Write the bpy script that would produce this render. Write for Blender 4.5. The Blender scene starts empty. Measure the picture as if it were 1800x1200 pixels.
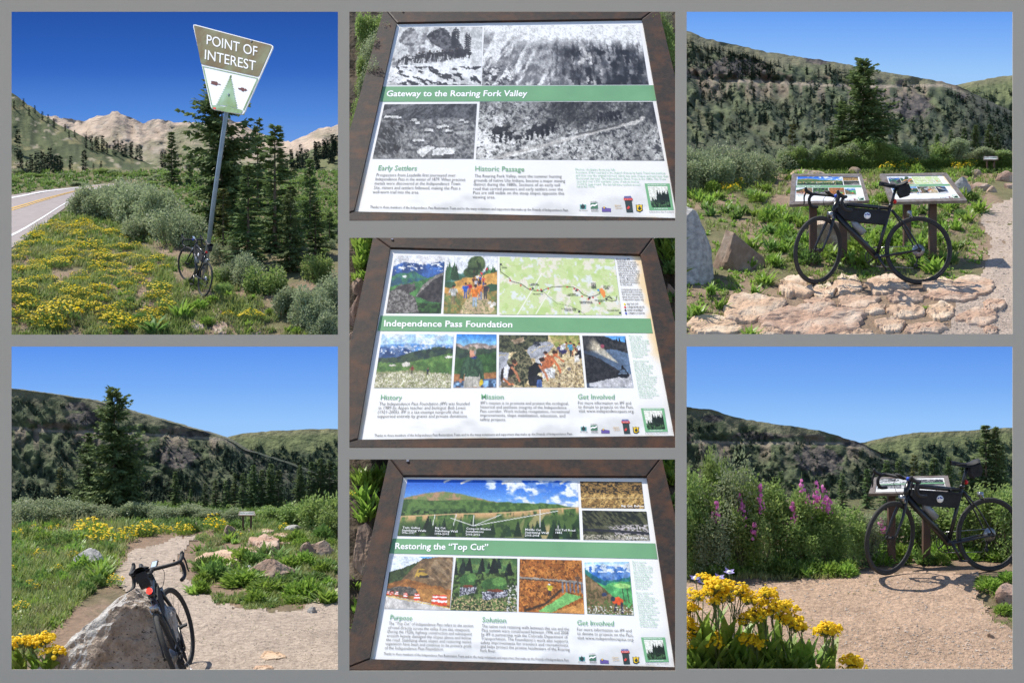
import bpy, bmesh, math, random
import numpy as np
from mathutils import Vector, Matrix

SC = bpy.context.scene
COL = SC.collection
K = 0.0004                      # metres per photo pixel and metre of depth (50 mm lens)

# ------------------------------------------------------------------ camera, world, sun, exposure
cam_d = bpy.data.cameras.new('camera'); cam = bpy.data.objects.new('camera', cam_d); COL.objects.link(cam)
cam.location = (0, 0, 0); cam.rotation_euler = (math.radians(90), 0, 0)
cam_d.lens = 50; cam_d.sensor_width = 36; cam_d.clip_start = 0.1; cam_d.clip_end = 2000
SC.camera = cam
S = Vector((-0.45, 0.28, 0.85)).normalized()          # towards the sun
world = bpy.data.worlds.new('World'); SC.world = world; world.use_nodes = True
wn = world.node_tree.nodes; wl = world.node_tree.links
bg = wn['Background']; sky = wn.new('ShaderNodeTexSky'); sky.sky_type = 'NISHITA'; sky.sun_disc = False
sky.sun_elevation = math.asin(S.z); sky.sun_rotation = math.atan2(S.x, S.y)
sky.altitude = 3000; sky.air_density = 1.0; sky.dust_density = 1.6; sky.ozone_density = 0.5
wl.new(sky.outputs[0], bg.inputs[0]); bg.inputs[1].default_value = 0.15
sun_d = bpy.data.lights.new('sun', 'SUN'); sun_d.energy = 4.4; sun_d.angle = math.radians(0.5); sun_d.color = (1, 0.945, 0.85)
sun = bpy.data.objects.new('sun', sun_d); COL.objects.link(sun); sun.location = (-20, 5, 40)
sun.rotation_euler = (-S).to_track_quat('-Z', 'Y').to_euler()
SC.view_settings.view_transform = 'Standard'; SC.view_settings.look = 'None'
SC.view_settings.exposure = 0.65; SC.view_settings.gamma = 1; SC.view_settings.use_curve_mapping = False
SC.render.engine = 'CYCLES'
SC.cycles.max_bounces = 6; SC.cycles.diffuse_bounces = 3; SC.cycles.transparent_max_bounces = 4
SC.cycles.use_denoising = True

rng = np.random.default_rng(7)
random.seed(7)

# ------------------------------------------------------------------ small maths
def P(px, py, Y):
    px = np.asarray(px, float); py = np.asarray(py, float); Y = np.asarray(Y, float) + px * 0
    return np.stack([(px - 900) * K * Y, Y, (600 - py) * K * Y], -1)

def lin(c):
    c = np.asarray(c, float) / 255.0
    return np.where(c <= 0.04045, c / 12.92, ((c + 0.055) / 1.055) ** 2.4)

def _h(ix, iy, seed):
    n = (ix.astype(np.int64) * 374761393 + iy.astype(np.int64) * 668265263 + seed * 2147483647 // 7) & 0xffffffff
    n = ((n ^ (n >> 13)) * 1274126177) & 0xffffffff
    n = (n ^ (n >> 16)) & 0xffffffff
    return n / 4294967295.0

def vnoise(x, y, seed=0):
    x = np.asarray(x, float); y = np.asarray(y, float)
    ix = np.floor(x); iy = np.floor(y); fx = x - ix; fy = y - iy
    fx = fx * fx * (3 - 2 * fx); fy = fy * fy * (3 - 2 * fy)
    ix = ix.astype(np.int64); iy = iy.astype(np.int64)
    a = _h(ix, iy, seed); b = _h(ix + 1, iy, seed); c = _h(ix, iy + 1, seed); d = _h(ix + 1, iy + 1, seed)
    return (a * (1 - fx) + b * fx) * (1 - fy) + (c * (1 - fx) + d * fx) * fy

def fbm(x, y, octv=4, seed=0, gain=0.5):
    s = 0; a = 1; t = 0
    for o in range(octv):
        s = s + a * vnoise(np.asarray(x) * 2 ** o + 17.3 * o, np.asarray(y) * 2 ** o - 9.1 * o, seed + o * 13); t += a; a *= gain
    return s / t

def fbm3(p, sc, octv=3, seed=0):
    return (fbm(p[:, 0] * sc, p[:, 1] * sc, octv, seed) + fbm(p[:, 1] * sc + 5, p[:, 2] * sc, octv, seed + 3) + fbm(p[:, 2] * sc - 7, p[:, 0] * sc, octv, seed + 5)) / 3

def smooth(a, b, x):
    t = np.clip((np.asarray(x, float) - a) / (b - a), 0, 1); return t * t * (3 - 2 * t)

def rows(a):
    a = np.asarray(a, float); return a[None] if a.ndim == 1 else a

def unit(v):
    v = np.asarray(v, float); return v / np.maximum(np.linalg.norm(v, axis=-1, keepdims=True), 1e-9)

# ------------------------------------------------------------------ mesh building
class MB:
    """collects pieces (verts, faces, material slot) and links them as one mesh"""
    def __init__(s): s.p = []; s.c = []
    def add(s, V, F, m=0, col=None):
        V = np.asarray(V, float).reshape(-1, 3)
        s.p.append((V, np.asarray(F, int), m)); s.c.append(col)
        return s
    def mesh(s, name, mats, smooth_shade=False):
        me = bpy.data.meshes.new(name)
        nv = sum(len(v) for v, f, m in s.p)
        co = np.concatenate([v for v, f, m in s.p]).astype(np.float32)
        loops = []; starts = []; mi = []; off = 0; ls = 0
        for v, f, m in s.p:
            k = f.shape[1]
            loops.append((f + off).ravel()); starts.append(ls + np.arange(len(f)) * k); mi.append(np.full(len(f), m))
            ls += f.size; off += len(v)
        loops = np.concatenate(loops).astype(np.int32); starts = np.concatenate(starts).astype(np.int32); mi = np.concatenate(mi).astype(np.int32)
        me.vertices.add(nv); me.vertices.foreach_set('co', co.ravel())
        me.loops.add(len(loops)); me.loops.foreach_set('vertex_index', loops)
        me.polygons.add(len(starts)); me.polygons.foreach_set('loop_start', starts)
        for m in (mats if isinstance(mats, (list, tuple)) else [mats]): me.materials.append(m)
        me.polygons.foreach_set('material_index', mi)
        if any(c is not None for c in s.c):
            cc = np.concatenate([np.ones((len(v), 4)) * np.append(np.asarray(c if c is not None and np.ndim(c) == 1 else (1, 1, 1)), 1) if (c is None or np.ndim(c) == 1) else np.concatenate([c, np.ones((len(v), 1))], 1) for (v, f, m), c in zip(s.p, s.c)])
            at = me.color_attributes.new('Col', 'FLOAT_COLOR', 'POINT'); at.data.foreach_set('color', cc.astype(np.float32).ravel())
        me.update(calc_edges=True); me.validate()
        me.polygons.foreach_set('use_smooth', np.full(len(me.polygons), bool(smooth_shade)))
        return me
    def build(s, name, mats, parent=None, smooth_shade=False, **tags):
        o = bpy.data.objects.new(name, s.mesh(name, mats, smooth_shade)); COL.objects.link(o)
        if parent is not None: o.parent = parent
        return tag(o, **tags)

def tag(o, label=None, cat=None, group=None, kind=None):
    if label: o['label'] = label
    if cat: o['category'] = cat
    if group: o['group'] = group
    if kind: o['kind'] = kind
    return o

def empty(name, loc=(0, 0, 0), **tags):
    o = bpy.data.objects.new(name, None); COL.objects.link(o); o.location = loc; o.empty_display_size = 0.1
    return tag(o, **tags)

def copy_tree(o, parent=None, kids=True):
    c = o.copy(); COL.objects.link(c)
    if parent is not None: c.parent = parent
    if kids:
        for ch in list(o.children): copy_tree(ch, c)
    return c

def box(c, s, R=None):
    c = np.asarray(c, float); h = np.asarray(s, float) / 2
    V = np.array([[x, y, z] for x in (-1, 1) for y in (-1, 1) for z in (-1, 1)], float) * h
    if R is not None: V = V @ np.asarray(R).T
    return V + c, [[0, 1, 3, 2], [4, 6, 7, 5], [0, 4, 5, 1], [2, 3, 7, 6], [0, 2, 6, 4], [1, 5, 7, 3]]

def frames_along(pts):
    pts = np.asarray(pts, float); t = unit(np.gradient(pts, axis=0)); n = np.zeros_like(t)
    a = np.array([0, 0, 1.0]) if abs(t[0][2]) < 0.9 else np.array([1.0, 0, 0])
    v = unit(np.cross(t[0], a))
    for i in range(len(t)):
        v = v - t[i] * np.dot(v, t[i]); v = unit(v); n[i] = v
    return t, n, np.cross(t, n)

def tube(pts, r, n=8, caps=True, flat=1.0):
    pts = np.asarray(pts, float); m = len(pts); r = np.broadcast_to(np.asarray(r, float), (m,))
    t, a, b = frames_along(pts); th = np.arange(n) * 2 * np.pi / n
    V = pts[:, None] + r[:, None, None] * (np.cos(th)[None, :, None] * a[:, None] + flat * np.sin(th)[None, :, None] * b[:, None])
    V = V.reshape(-1, 3); i = np.arange(m - 1)[:, None] * n; j = np.arange(n)[None]; j2 = (j + 1) % n
    F = np.stack([i + j, i + j2, i + n + j2, i + n + j], -1).reshape(-1, 4)
    if caps:
        V = np.concatenate([V, pts[:1], pts[-1:]]); q = np.arange(0, n, 2)
        c0 = len(V) - 2; c1 = len(V) - 1
        F = np.concatenate([F, np.stack([q * 0 + c0, (q + 2) % n, (q + 1) % n, q], -1), np.stack([q * 0 + c1, (m - 1) * n + q, (m - 1) * n + (q + 1) % n, (m - 1) * n + (q + 2) % n], -1)])
    return V, F

def spline(pts, n=24):
    """Catmull-Rom through the points"""
    p = np.asarray(pts, float); p = np.concatenate([[2 * p[0] - p[1]], p, [2 * p[-1] - p[-2]]])
    out = []; k = len(p) - 3
    for u in np.linspace(0, k - 1e-6, n):
        i = int(u); f = u - i; a, b, c, d = p[i:i + 4]
        out.append(0.5 * ((2 * b) + (c - a) * f + (2 * a - 5 * b + 4 * c - d) * f ** 2 + (3 * b - a - 3 * c + d) * f ** 3))
    return np.array(out)

def torus(R, r, n=48, m=10, axis='y', c=(0, 0, 0), flat=1.0):
    th = np.arange(n) * 2 * np.pi / n; ph = np.arange(m) * 2 * np.pi / m
    rr = R + r * np.cos(ph)[None]; X = rr * np.cos(th)[:, None]; Z = rr * np.sin(th)[:, None]; Y = (r * flat * np.sin(ph))[None] + 0 * X
    V = np.stack([X, Y, Z], -1).reshape(-1, 3)
    i = np.arange(n)[:, None]; j = np.arange(m)[None]; i2 = (i + 1) % n; j2 = (j + 1) % m
    return V + np.asarray(c), np.stack([i * m + j, i * m + j2, i2 * m + j2, i2 * m + j], -1).reshape(-1, 4)

def cyl(c, r, w, n=24, axis='y', r2=None):
    c = np.asarray(c, float); d = {'x': (1, 0, 0), 'y': (0, 1, 0), 'z': (0, 0, 1)}[axis] if isinstance(axis, str) else axis
    d = np.asarray(d, float); return tube([c - d * w / 2, c + d * w / 2], [r, r if r2 is None else r2], n)

def extrude(poly, depth, plane='xz', off=0.0):
    """closed outline given in 2-D, extruded by depth; fan-free n-gon is split by bmesh triangulation"""
    bm = bmesh.new(); vs = [bm.verts.new((a, 0, b)) for a, b in poly]; f = bm.faces.new(vs)
    r = bmesh.ops.extrude_face_region(bm, geom=[f]); bmesh.ops.translate(bm, vec=(0, depth, 0), verts=[v for v in r['geom'] if isinstance(v, bmesh.types.BMVert)])
    bmesh.ops.triangulate(bm, faces=bm.faces[:]); bmesh.ops.recalc_face_normals(bm, faces=bm.faces[:])
    bm.verts.ensure_lookup_table(); bm.verts.index_update()
    V = np.array([v.co for v in bm.verts]); F = np.array([[v.index for v in f.verts] for f in bm.faces]); bm.free()
    V[:, 1] += off
    return V, F

def tri2d(poly):
    bm = bmesh.new(); vs = [bm.verts.new((a, b, 0)) for a, b in poly]; bm.faces.new(vs)
    bmesh.ops.triangulate(bm, faces=bm.faces[:]); bm.verts.index_update()
    V = np.array([v.co for v in bm.verts]); F = np.array([[v.index for v in f.verts] for f in bm.faces]); bm.free()
    return V[:, :2], F

def grid_faces(nu, nv):
    i = np.arange(nv - 1)[:, None] * nu; j = np.arange(nu - 1)[None]
    return np.stack([i + j, i + j + 1, i + nu + j + 1, i + nu + j], -1).reshape(-1, 4)

def kites(base, d, L, w, nrm, bend=0.0):
    """leaf-shaped quads: base points, unit directions, lengths, half-widths, approximate normals"""
    base = rows(base); d = unit(rows(d)); side = unit(np.cross(d, nrm)); up = np.cross(side, d)
    L = np.broadcast_to(L, (len(base),))[:, None]; w = np.broadcast_to(w, (len(base),))[:, None]
    V = np.stack([base, base + d * L * .45 + side * w, base + d * L - up * bend * L, base + d * L * .45 - side * w], 1).reshape(-1, 3)
    return V, np.arange(len(base) * 4).reshape(-1, 4)

def blades(base, az, lean, L, w, curve=0.6, nseg=3, wide=0.45):
    """bent leaf blades; arrays per blade"""
    base = rows(base); N = len(base); az = np.broadcast_to(az, (N,)); lean = np.broadcast_to(lean, (N,)); L = np.broadcast_to(L, (N,)); w = np.broadcast_to(w, (N,))
    h = np.stack([np.cos(az), np.sin(az), 0 * az], -1); sd = np.stack([-np.sin(az), np.cos(az), 0 * az], -1)
    out = []; p = base.copy(); ang = lean.copy().astype(float)
    for k in range(nseg + 1):
        t = k / nseg; prof = (np.sin(np.pi * np.clip(0.12 + 0.88 * t, 0, 1) ** (1.0 if wide >= .5 else 0.85))) if k < nseg else 0.02
        prof = max(prof, 0.02) * w[:, None]
        out.append(p - sd * prof); out.append(p + sd * prof)
        step = (L / nseg)[:, None]
        p = p + step * (np.sin(ang)[:, None] * h + np.cos(ang)[:, None] * np.array([0, 0, 1.0])); ang = ang + curve / nseg
    V = np.stack(out, 1).reshape(-1, 3); q = 2 * (nseg + 1); b = np.arange(N)[:, None, None] * q; k = np.arange(nseg)[None, :, None] * 2
    F = (b + k + np.array([0, 1, 3, 2])[None, None]).reshape(-1, 4)
    return V, F

def discs(c, nrm, r, n=6, dome=0.25):
    c = rows(c); nrm = unit(rows(nrm) + np.zeros_like(c)); N = len(c)
    a = unit(np.cross(nrm, np.array([0.31, 0.87, 0.2]))); b = np.cross(nrm, a); r = np.broadcast_to(r, (N,))[:, None]
    th = np.arange(n) * 2 * np.pi / n
    ring = c[:, None] + r[:, :, None] * (np.cos(th)[None, :, None] * a[:, None] + np.sin(th)[None, :, None] * b[:, None])
    V = np.concatenate([(c + nrm * r * dome)[:, None], ring], 1).reshape(-1, 3)
    bs = np.arange(N)[:, None, None] * (n + 1); k = np.arange(n)
    F = (bs + np.stack([k * 0, 1 + k, 1 + (k + 1) % n], -1)[None]).reshape(-1, 3)
    return V, F

def rdir(n, g=rng):
    return unit(g.normal(size=(n, 3)))

# ------------------------------------------------------------------ materials (procedural)
MATS = {}
def mat(name, c1, c2=None, scale=8.0, detail=4.0, rough=0.85, bump=0.0, bscale=None, metal=0.0, rand=0.0, attr=False, c3=None, scale3=1.5, transl=0.0, spec=0.3, emit=None, coord='Object', bdist=0.02, speck=None):
    """noise-mixed base colour, optional third large-scale tone, specks, colour attribute, object variation, bump, leaf translucency"""
    m = bpy.data.materials.new(name); m.use_nodes = True; N = m.node_tree.nodes; L = m.node_tree.links
    b = N['Principled BSDF']; out = N['Material Output']
    b.inputs['Roughness'].default_value = rough; b.inputs['Metallic'].default_value = metal; b.inputs['Specular IOR Level'].default_value = spec
    tc = N.new('ShaderNodeTexCoord')
    def noise(sc, det=detail):
        n = N.new('ShaderNodeTexNoise'); n.inputs['Scale'].default_value = sc; n.inputs['Detail'].default_value = det; n.inputs['Roughness'].default_value = 0.6
        L.new(tc.outputs[coord], n.inputs['Vector']); return n
    def mix(fac, a, bb, mode='MIX'):
        x = N.new('ShaderNodeMix'); x.data_type = 'RGBA'; x.blend_type = mode
        for sock, v in ((x.inputs[0], fac), (x.inputs[6], a), (x.inputs[7], bb)):
            if hasattr(v, 'is_output'): L.new(v, sock)
            elif isinstance(v, (int, float)): sock.default_value = v
            else: sock.default_value = (*v[:3], 1)
        return x.outputs[2]
    def ramp(src, lo, hi):
        r = N.new('ShaderNodeMapRange'); r.inputs[1].default_value = lo; r.inputs[2].default_value = hi; r.clamp = True; L.new(src, r.inputs[0]); return r.outputs[0]
    col = tuple(c1)
    if attr:
        a = N.new('ShaderNodeAttribute'); a.attribute_name = 'Col'
        col = a.outputs['Color']
        if c2 is not None: col = mix(ramp(noise(scale).outputs[0], .3, .7), mix(1.0, col, c1, 'MULTIPLY'), mix(1.0, col, c2, 'MULTIPLY'))
    elif c2 is not None:
        col = mix(ramp(noise(scale).outputs[0], .32, .68), c1, c2)
    if c3 is not None: col = mix(ramp(noise(scale3, 3).outputs[0], .45, .72), col, c3)
    if speck is not None: col = mix(ramp(noise(speck[1], 2).outputs[0], speck[2], speck[2] + .06), col, speck[0])
    if rand:
        oi = N.new('ShaderNodeObjectInfo'); hs = N.new('ShaderNodeHueSaturation')
        r1 = N.new('ShaderNodeMapRange'); r1.inputs[3].default_value = 1 - rand; r1.inputs[4].default_value = 1 + rand; L.new(oi.outputs['Random'], r1.inputs[0])
        r2 = N.new('ShaderNodeMapRange'); r2.inputs[3].default_value = .5 - rand * .06; r2.inputs[4].default_value = .5 + rand * .06; L.new(oi.outputs['Random'], r2.inputs[0])
        L.new(r1.outputs[0], hs.inputs['Value']); L.new(r2.outputs[0], hs.inputs['Hue'])
        if hasattr(col, 'is_output'): L.new(col, hs.inputs['Color'])
        else: hs.inputs['Color'].default_value = (*col, 1)
        col = hs.outputs[0]
    if hasattr(col, 'is_output'): L.new(col, b.inputs['Base Color'])
    else: b.inputs['Base Color'].default_value = (*col, 1)
    if bump:
        bn = N.new('ShaderNodeBump'); bn.inputs['Strength'].default_value = bump; bn.inputs['Distance'].default_value = bdist
        L.new(noise(bscale or scale * 2, 6).outputs[0], bn.inputs['Height']); L.new(bn.outputs[0], b.inputs['Normal'])
    if emit is not None:
        b.inputs['Emission Color'].default_value = (*emit[0], 1); b.inputs['Emission Strength'].default_value = emit[1]
    if transl:
        tr = N.new('ShaderNodeBsdfTranslucent'); ms = N.new('ShaderNodeMixShader'); ms.inputs[0].default_value = transl
        if hasattr(col, 'is_output'): L.new(col, tr.inputs[0])
        else: tr.inputs[0].default_value = (*col, 1)
        L.new(b.outputs[0], ms.inputs[1]); L.new(tr.outputs[0], ms.inputs[2]); L.new(ms.outputs[0], out.inputs[0])
    MATS[name] = m; return m

M = MATS
mat('board_grey', (.585, .525, .425), (.575, .515, .415), scale=3, rough=.8)
mat('soil', (.92, .88, .85), (.60, .57, .54), scale=5.0, detail=9, rough=.95, bump=.9, bscale=16, attr=True, bdist=.06)
mat('gravel', (1.25, 1.22, 1.18), (.62, .60, .58), scale=16, detail=6, rough=.95, bump=1.0, bscale=22, attr=True, bdist=.04)
mat('hill', (1.12, 1.12, 1.1), (.78, .8, .78), scale=2.2, detail=9, rough=.95, bump=.8, bscale=2.4, attr=True, bdist=.3)
mat('hill_low', (1.15, 1.15, 1.1), (.72, .76, .74), scale=6, detail=9, rough=.95, bump=.9, bscale=7, attr=True, bdist=.12)
mat('asphalt', (.30, .26, .25), (.26, .225, .22), scale=3, rough=.9, bump=.2, bscale=30)
mat('road_yellow', (.62, .36, .05), (.55, .33, .07), scale=4, rough=.8)
mat('road_white', (.75, .75, .74), (.66, .66, .66), scale=4, rough=.8)
mat('needle', (.085, .135, .05), (.19, .25, .095), scale=3.5, rough=.7, rand=.2, transl=.24, spec=.15)
mat('needle_far', (.026, .046, .032), (.052, .080, .050), scale=2.0, rough=.85, rand=.25, spec=.1)
mat('needle_pale', (.085, .105, .035), (.16, .16, .055), scale=3.5, rough=.8, rand=.15, transl=.18, spec=.15)
mat('bark', (.10, .075, .055), (.17, .14, .11), scale=10, rough=.95, bump=.5)
mat('willow', (.21, .27, .13), (.36, .40, .235), scale=7, rough=.5, rand=.12, transl=.42, spec=.35)
mat('willow_green', (.16, .26, .06), (.34, .43, .14), scale=7, rough=.5, rand=.12, transl=.44, spec=.3)
mat('herb', (.15, .27, .035), (.31, .44, .085), scale=6, rough=.45, rand=.16, transl=.45, spec=.4)
mat('herb_dark', (.10, .19, .04), (.21, .31, .085), scale=6, rough=.55, rand=.18, transl=.38, spec=.3)
mat('grass', (.19, .26, .055), (.34, .39, .13), scale=2.2, rough=.6, transl=.3, c3=(.30, .27, .13), scale3=.9, spec=.3)
mat('stem', (.16, .21, .07), (.22, .26, .11), scale=6, rough=.7, transl=.2)
mat('petal_yellow', (.90, .66, .012), (.92, .74, .03), scale=12, rough=.6, transl=.4, rand=.05)
mat('petal_gold', (.92, .60, .008), (.95, .74, .03), scale=14, rough=.6, transl=.42)
mat('petal_pink', (.70, .13, .46), (.82, .30, .62), scale=14, rough=.6, transl=.35)
mat('petal_lilac', (.30, .25, .66), (.46, .42, .78), scale=14, rough=.6, transl=.3)
mat('petal_white', (.8, .8, .74), rough=.6, transl=.2)
mat('rock_pink', (.42, .29, .21), (.27, .185, .135), scale=6, detail=12, rough=.95, bump=1.0, bscale=7, bdist=.05, rand=.2, c3=(.50, .42, .34), scale3=2.2, speck=((.13, .10, .085), 24, .62))
mat('rock_grey', (.48, .46, .43), (.22, .215, .21), scale=7, detail=12, rough=.92, bump=1.0, bscale=6, bdist=.06, rand=.08, speck=((.11, .11, .11), 50, .64))
mat('rock_granite', (.60, .58, .55), (.30, .28, .26), scale=13, detail=14, rough=.95, bump=1.0, bscale=15, bdist=.06, c3=(.35, .26, .19), scale3=1.1, speck=((.12, .11, .10), 55, .66))
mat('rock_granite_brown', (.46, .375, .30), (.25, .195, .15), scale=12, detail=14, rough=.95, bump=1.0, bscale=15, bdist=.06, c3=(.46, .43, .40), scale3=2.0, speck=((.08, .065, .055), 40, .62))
mat('rock_brown', (.30, .21, .15), (.20, .14, .10), scale=5, detail=8, rough=.95, bump=.7, bscale=12, rand=.1, c3=(.36, .29, .23), scale3=2)
mat('pebble', (.46, .39, .33), (.27, .22, .185), scale=3.0, rough=.95, coord='Object')
mat('rust_steel', (.040, .025, .018), (.012, .011, .012), scale=26, detail=14, rough=.62, bump=.6, bscale=70, c3=(.078, .032, .015), scale3=6, spec=.25, bdist=.003)
mat('frame_sky_sheen', (.26, .235, .215), (.16, .13, .115), scale=9, detail=8, rough=.5, c3=(.13, .085, .06), scale3=3, spec=.5)  # rusty board frames, with the sky's reflection painted in as paler grey
mat('slab_pink', (.52, .345, .235), (.36, .24, .165), scale=5, detail=12, rough=.95, bump=1.0, bscale=7, bdist=.05, rand=.16, c3=(.56, .45, .345), scale3=1.6, speck=((.17, .12, .09), 20, .63))
mat('post_rust', (.115, .062, .040), (.07, .045, .035), scale=5, rough=.7, bump=.3, spec=.4)
mat('sheet_white', (.86, .86, .85), (.80, .80, .80), scale=1.2, rough=.32, spec=.5)
mat('print', (.86, .86, .85), (.84, .84, .84), attr=True, rough=.35, spec=.45)
mat('ink_black', (.045, .045, .05), rough=.4)
mat('ink_green', (.17, .40, .21), rough=.4)
mat('ink_pale', (.36, .58, .42), rough=.4)
mat('ink_white', (.88, .88, .87), rough=.4)
mat('ink_gold', (.55, .33, .10), rough=.4)
mat('band_green', (.17, .37, .185), (.145, .325, .165), scale=3, rough=.35, spec=.45)
mat('sign_brown', (.155, .105, .032), (.115, .082, .028), scale=2.5, rough=.5, c3=(.20, .23, .12), scale3=1.3)
mat('sign_white', (.84, .84, .83), (.80, .80, .80), scale=4, rough=.5)
mat('sign_green', (.22, .36, .17), (.16, .24, .075), scale=2.2, rough=.5, c3=(.34, .52, .38), scale3=1.6)
mat('sign_maroon', (.13, .022, .020), (.10, .02, .018), scale=5, rough=.5)
mat('sticker_red', (.7, .05, .03), rough=.5)
mat('galvanised', (.26, .31, .35), (.20, .245, .28), scale=6, rough=.45, metal=.4, spec=.5)
mat('bike_black', (.016, .016, .018), (.011, .011, .012), scale=6, rough=.30, spec=.5)
mat('bike_matt', (.026, .026, .028), rough=.65)
mat('rubber', (.032, .031, .030), (.05, .048, .045), scale=30, rough=.85, bump=.3, bscale=60, bdist=.003)
mat('cloth_black', (.020, .020, .021), (.032, .032, .034), scale=14, rough=.9, bump=.5, bscale=22, bdist=.01)
mat('steel', (.42, .42, .43), (.30, .30, .31), scale=20, rough=.3, metal=.9)
mat('bottle', (.22, .23, .24), rough=.25, spec=.6)
mat('badge_blue', (.06, .06, .30), rough=.5)
mat('blue_tape', (.03, .07, .45), rough=.5)
mat('screen', (.28, .36, .45), rough=.15, emit=((.35, .42, .5), .25))
mat('lamp_red', (.7, .02, .02), rough=.3, emit=((1, .03, .02), 2.2))
mat('lens_red', (.55, .02, .02), rough=.3)
# ------------------------------------------------------------------ terrain: two terraces described by how deep each picture row lies
TOP = ([300, 340, 390, 450, 520, 587, 615, 660], [55, 50, 45, 40, 36, 34, 33.2, 32])
BL_ = ([855, 880, 900, 950, 1000, 1100, 1200, 1260], [28.2, 26.6, 24.8, 21.3, 18.6, 14.9, 12.4, 11.3])
BR_ = ([855, 900, 960, 1015, 1100, 1200, 1260], [28.2, 24.2, 20.9, 18.5, 16.9, 15.7, 15.4])

def bump(x, y, amp): return (fbm(x * 1.3, y * 1.3, 3, 5) - .5) * amp + (fbm(x * 6, y * 6, 2, 9) - .5) * amp * .3

def gt(px, py, dz=0.0):
    p = P(px, py, np.interp(py, *TOP)); p[..., 2] += bump(p[..., 0], p[..., 1], .16) * (.02 + .98 * smooth(240, 330, px)) + dz; return p
def gb(px, py, dz=0.0):
    w = smooth(620, 1180, px); p = P(px, py, np.interp(py, *BL_) * (1 - w) + np.interp(py, *BR_) * w)
    p[..., 2] += bump(p[..., 0], p[..., 1], .07) + dz; return p

def in_poly(px, py, poly):
    poly = np.asarray(poly, float); r = np.zeros(np.shape(px), bool); j = len(poly) - 1
    for i in range(len(poly)):
        xi, yi = poly[i]; xj, yj = poly[j]
        r ^= ((yi > py) != (yj > py)) & (px < (xj - xi) * (py - yi) / (yj - yi + 1e-9) + xi); j = i
    return r

# base ground: one sheet to the horizon, below everything, in front of the display board too
b = MB(); g = np.linspace(-1, 1, 41); gx, gy = np.meshgrid(np.sign(g) * np.abs(g) ** 3 * 900, np.sign(g) * np.abs(g) ** 3 * 900)
b.add(np.stack([gx, gy, gx * 0 - 3.75], -1), grid_faces(41, 41), col=np.tile([.38, .33, .28], (41 * 41, 1)))
b.build('ground', M['soil'], kind='structure')

PATH_B = [[(250, 1300), (236, 1176), (262, 1100), (215, 1040), (196, 1005), (214, 985), (236, 966), (282, 955), (305, 947), (352, 940), (352, 947), (322, 962), (308, 985), (322, 1010), (352, 1040), (392, 1062), (430, 1072), (520, 1078), (570, 1048), (620, 1020), (800, 1010), (800, 1300)],
          [(415, 935), (470, 930), (484, 948), (470, 975), (436, 972), (428, 950)],
          [(1100, 1300), (1100, 1030), (1300, 1024), (1385, 1022), (1430, 1012), (1520, 1003), (1640, 1005), (1720, 1008), (1722, 1045), (1745, 1090), (1800, 1120), (1900, 1300)]]
PATH_T = [[(1630, 640), (1655, 590), (1680, 540), (1722, 480), (1745, 440), (1732, 400), (1722, 380), (1762, 352), (1900, 330), (1900, 640)]]

def sheet(fn, xs, ys, colf, name, m, **tags):
    X, Y = np.meshgrid(xs, ys); b = MB(); b.add(fn(X, Y), grid_faces(len(xs), len(ys)), col=colf(X, Y).reshape(-1, 3)); return b.build(name, m, smooth_shade=True, **tags)

def lerp3(a, b, t): return np.asarray(a)[None, None] * (1 - t[..., None]) + np.asarray(b)[None, None] * t[..., None]

def col_low(X, Y):
    n = fbm(X / 60, Y / 22, 4, 3); n2 = fbm(X / 14, Y / 6, 3, 8)
    c = lerp3((.33, .24, .17), (.24, .17, .12), n2); g = smooth(.50, .62, n)
    g = np.maximum(g * .55, smooth(935, 900, Y) * .9)
    c = c * (1 - g[..., None]) + np.array([.11, .125, .05]) * g[..., None]
    return c
sheet(gb, np.arange(-260, 2080, 9.0), np.concatenate([np.arange(852, 960, 2.5), np.arange(960, 1262, 5)]), col_low, 'lower_ground', M['soil'], kind='structure')

def col_top(X, Y):
    n = fbm(X / 60, Y / 22, 4, 13); n2 = fbm(X / 14, Y / 6, 3, 18)
    c = lerp3((.36, .27, .19), (.27, .195, .135), n2); g = smooth(.40, .58, n + (500 - Y) / 700 * (X < 620))
    g = g * np.where(X > 1190, smooth(520, 480, Y), 1)
    far = smooth(420, 330, Y) * smooth(900, 700, X); g = np.maximum(g, far)
    gc = lerp3((.12, .14, .05), (.17, .175, .075), n2)
    return c * (1 - g[..., None] * .8) + gc * g[..., None] * .8
sheet(gt, np.arange(-260, 2080, 9.0), np.concatenate([np.arange(300, 420, 2.5), np.arange(420, 663, 5)]), col_top, 'upper_ground', M['soil'], kind='structure')

def path(fn, polys, xs, ys, base, name):
    X, Y = np.meshgrid(xs, ys); V = fn(X, Y, .012).reshape(-1, 3)
    jx = X + (fbm(X / 12, Y / 7, 3, 4) - .5) * 34; jy = Y + (fbm(X / 12 + 9, Y / 7, 3, 6) - .5) * 16
    ins = np.zeros(X.shape, bool)
    for p in polys: ins |= in_poly(jx, jy, p)
    F = grid_faces(len(xs), len(ys)); k = ins.ravel()[F].sum(1) >= 3; F = F[k]
    used, inv = np.unique(F, return_inverse=True); n2 = np.clip(fbm(X / 9, Y / 5, 3, 2).ravel()[used] * .8 + (fbm(X / 70, Y / 16, 4, 12).ravel()[used] - .35) * 1.1, 0, 1.3)
    c = np.asarray(base[0])[None] * (1 - n2[:, None]) + np.asarray(base[1])[None] * n2[:, None]
    if len(base) > 2:
        w = smooth(700, 1100, X).ravel()[used][:, None]; c = c * (1 - w) + (np.asarray(base[2])[None] * (1 - n2[:, None]) + np.asarray(base[3])[None] * n2[:, None]) * w
    b = MB(); b.add(V[used], inv.reshape(-1, 4), col=c); return b.build(name, M['gravel'], smooth_shade=True, kind='structure')
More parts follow.
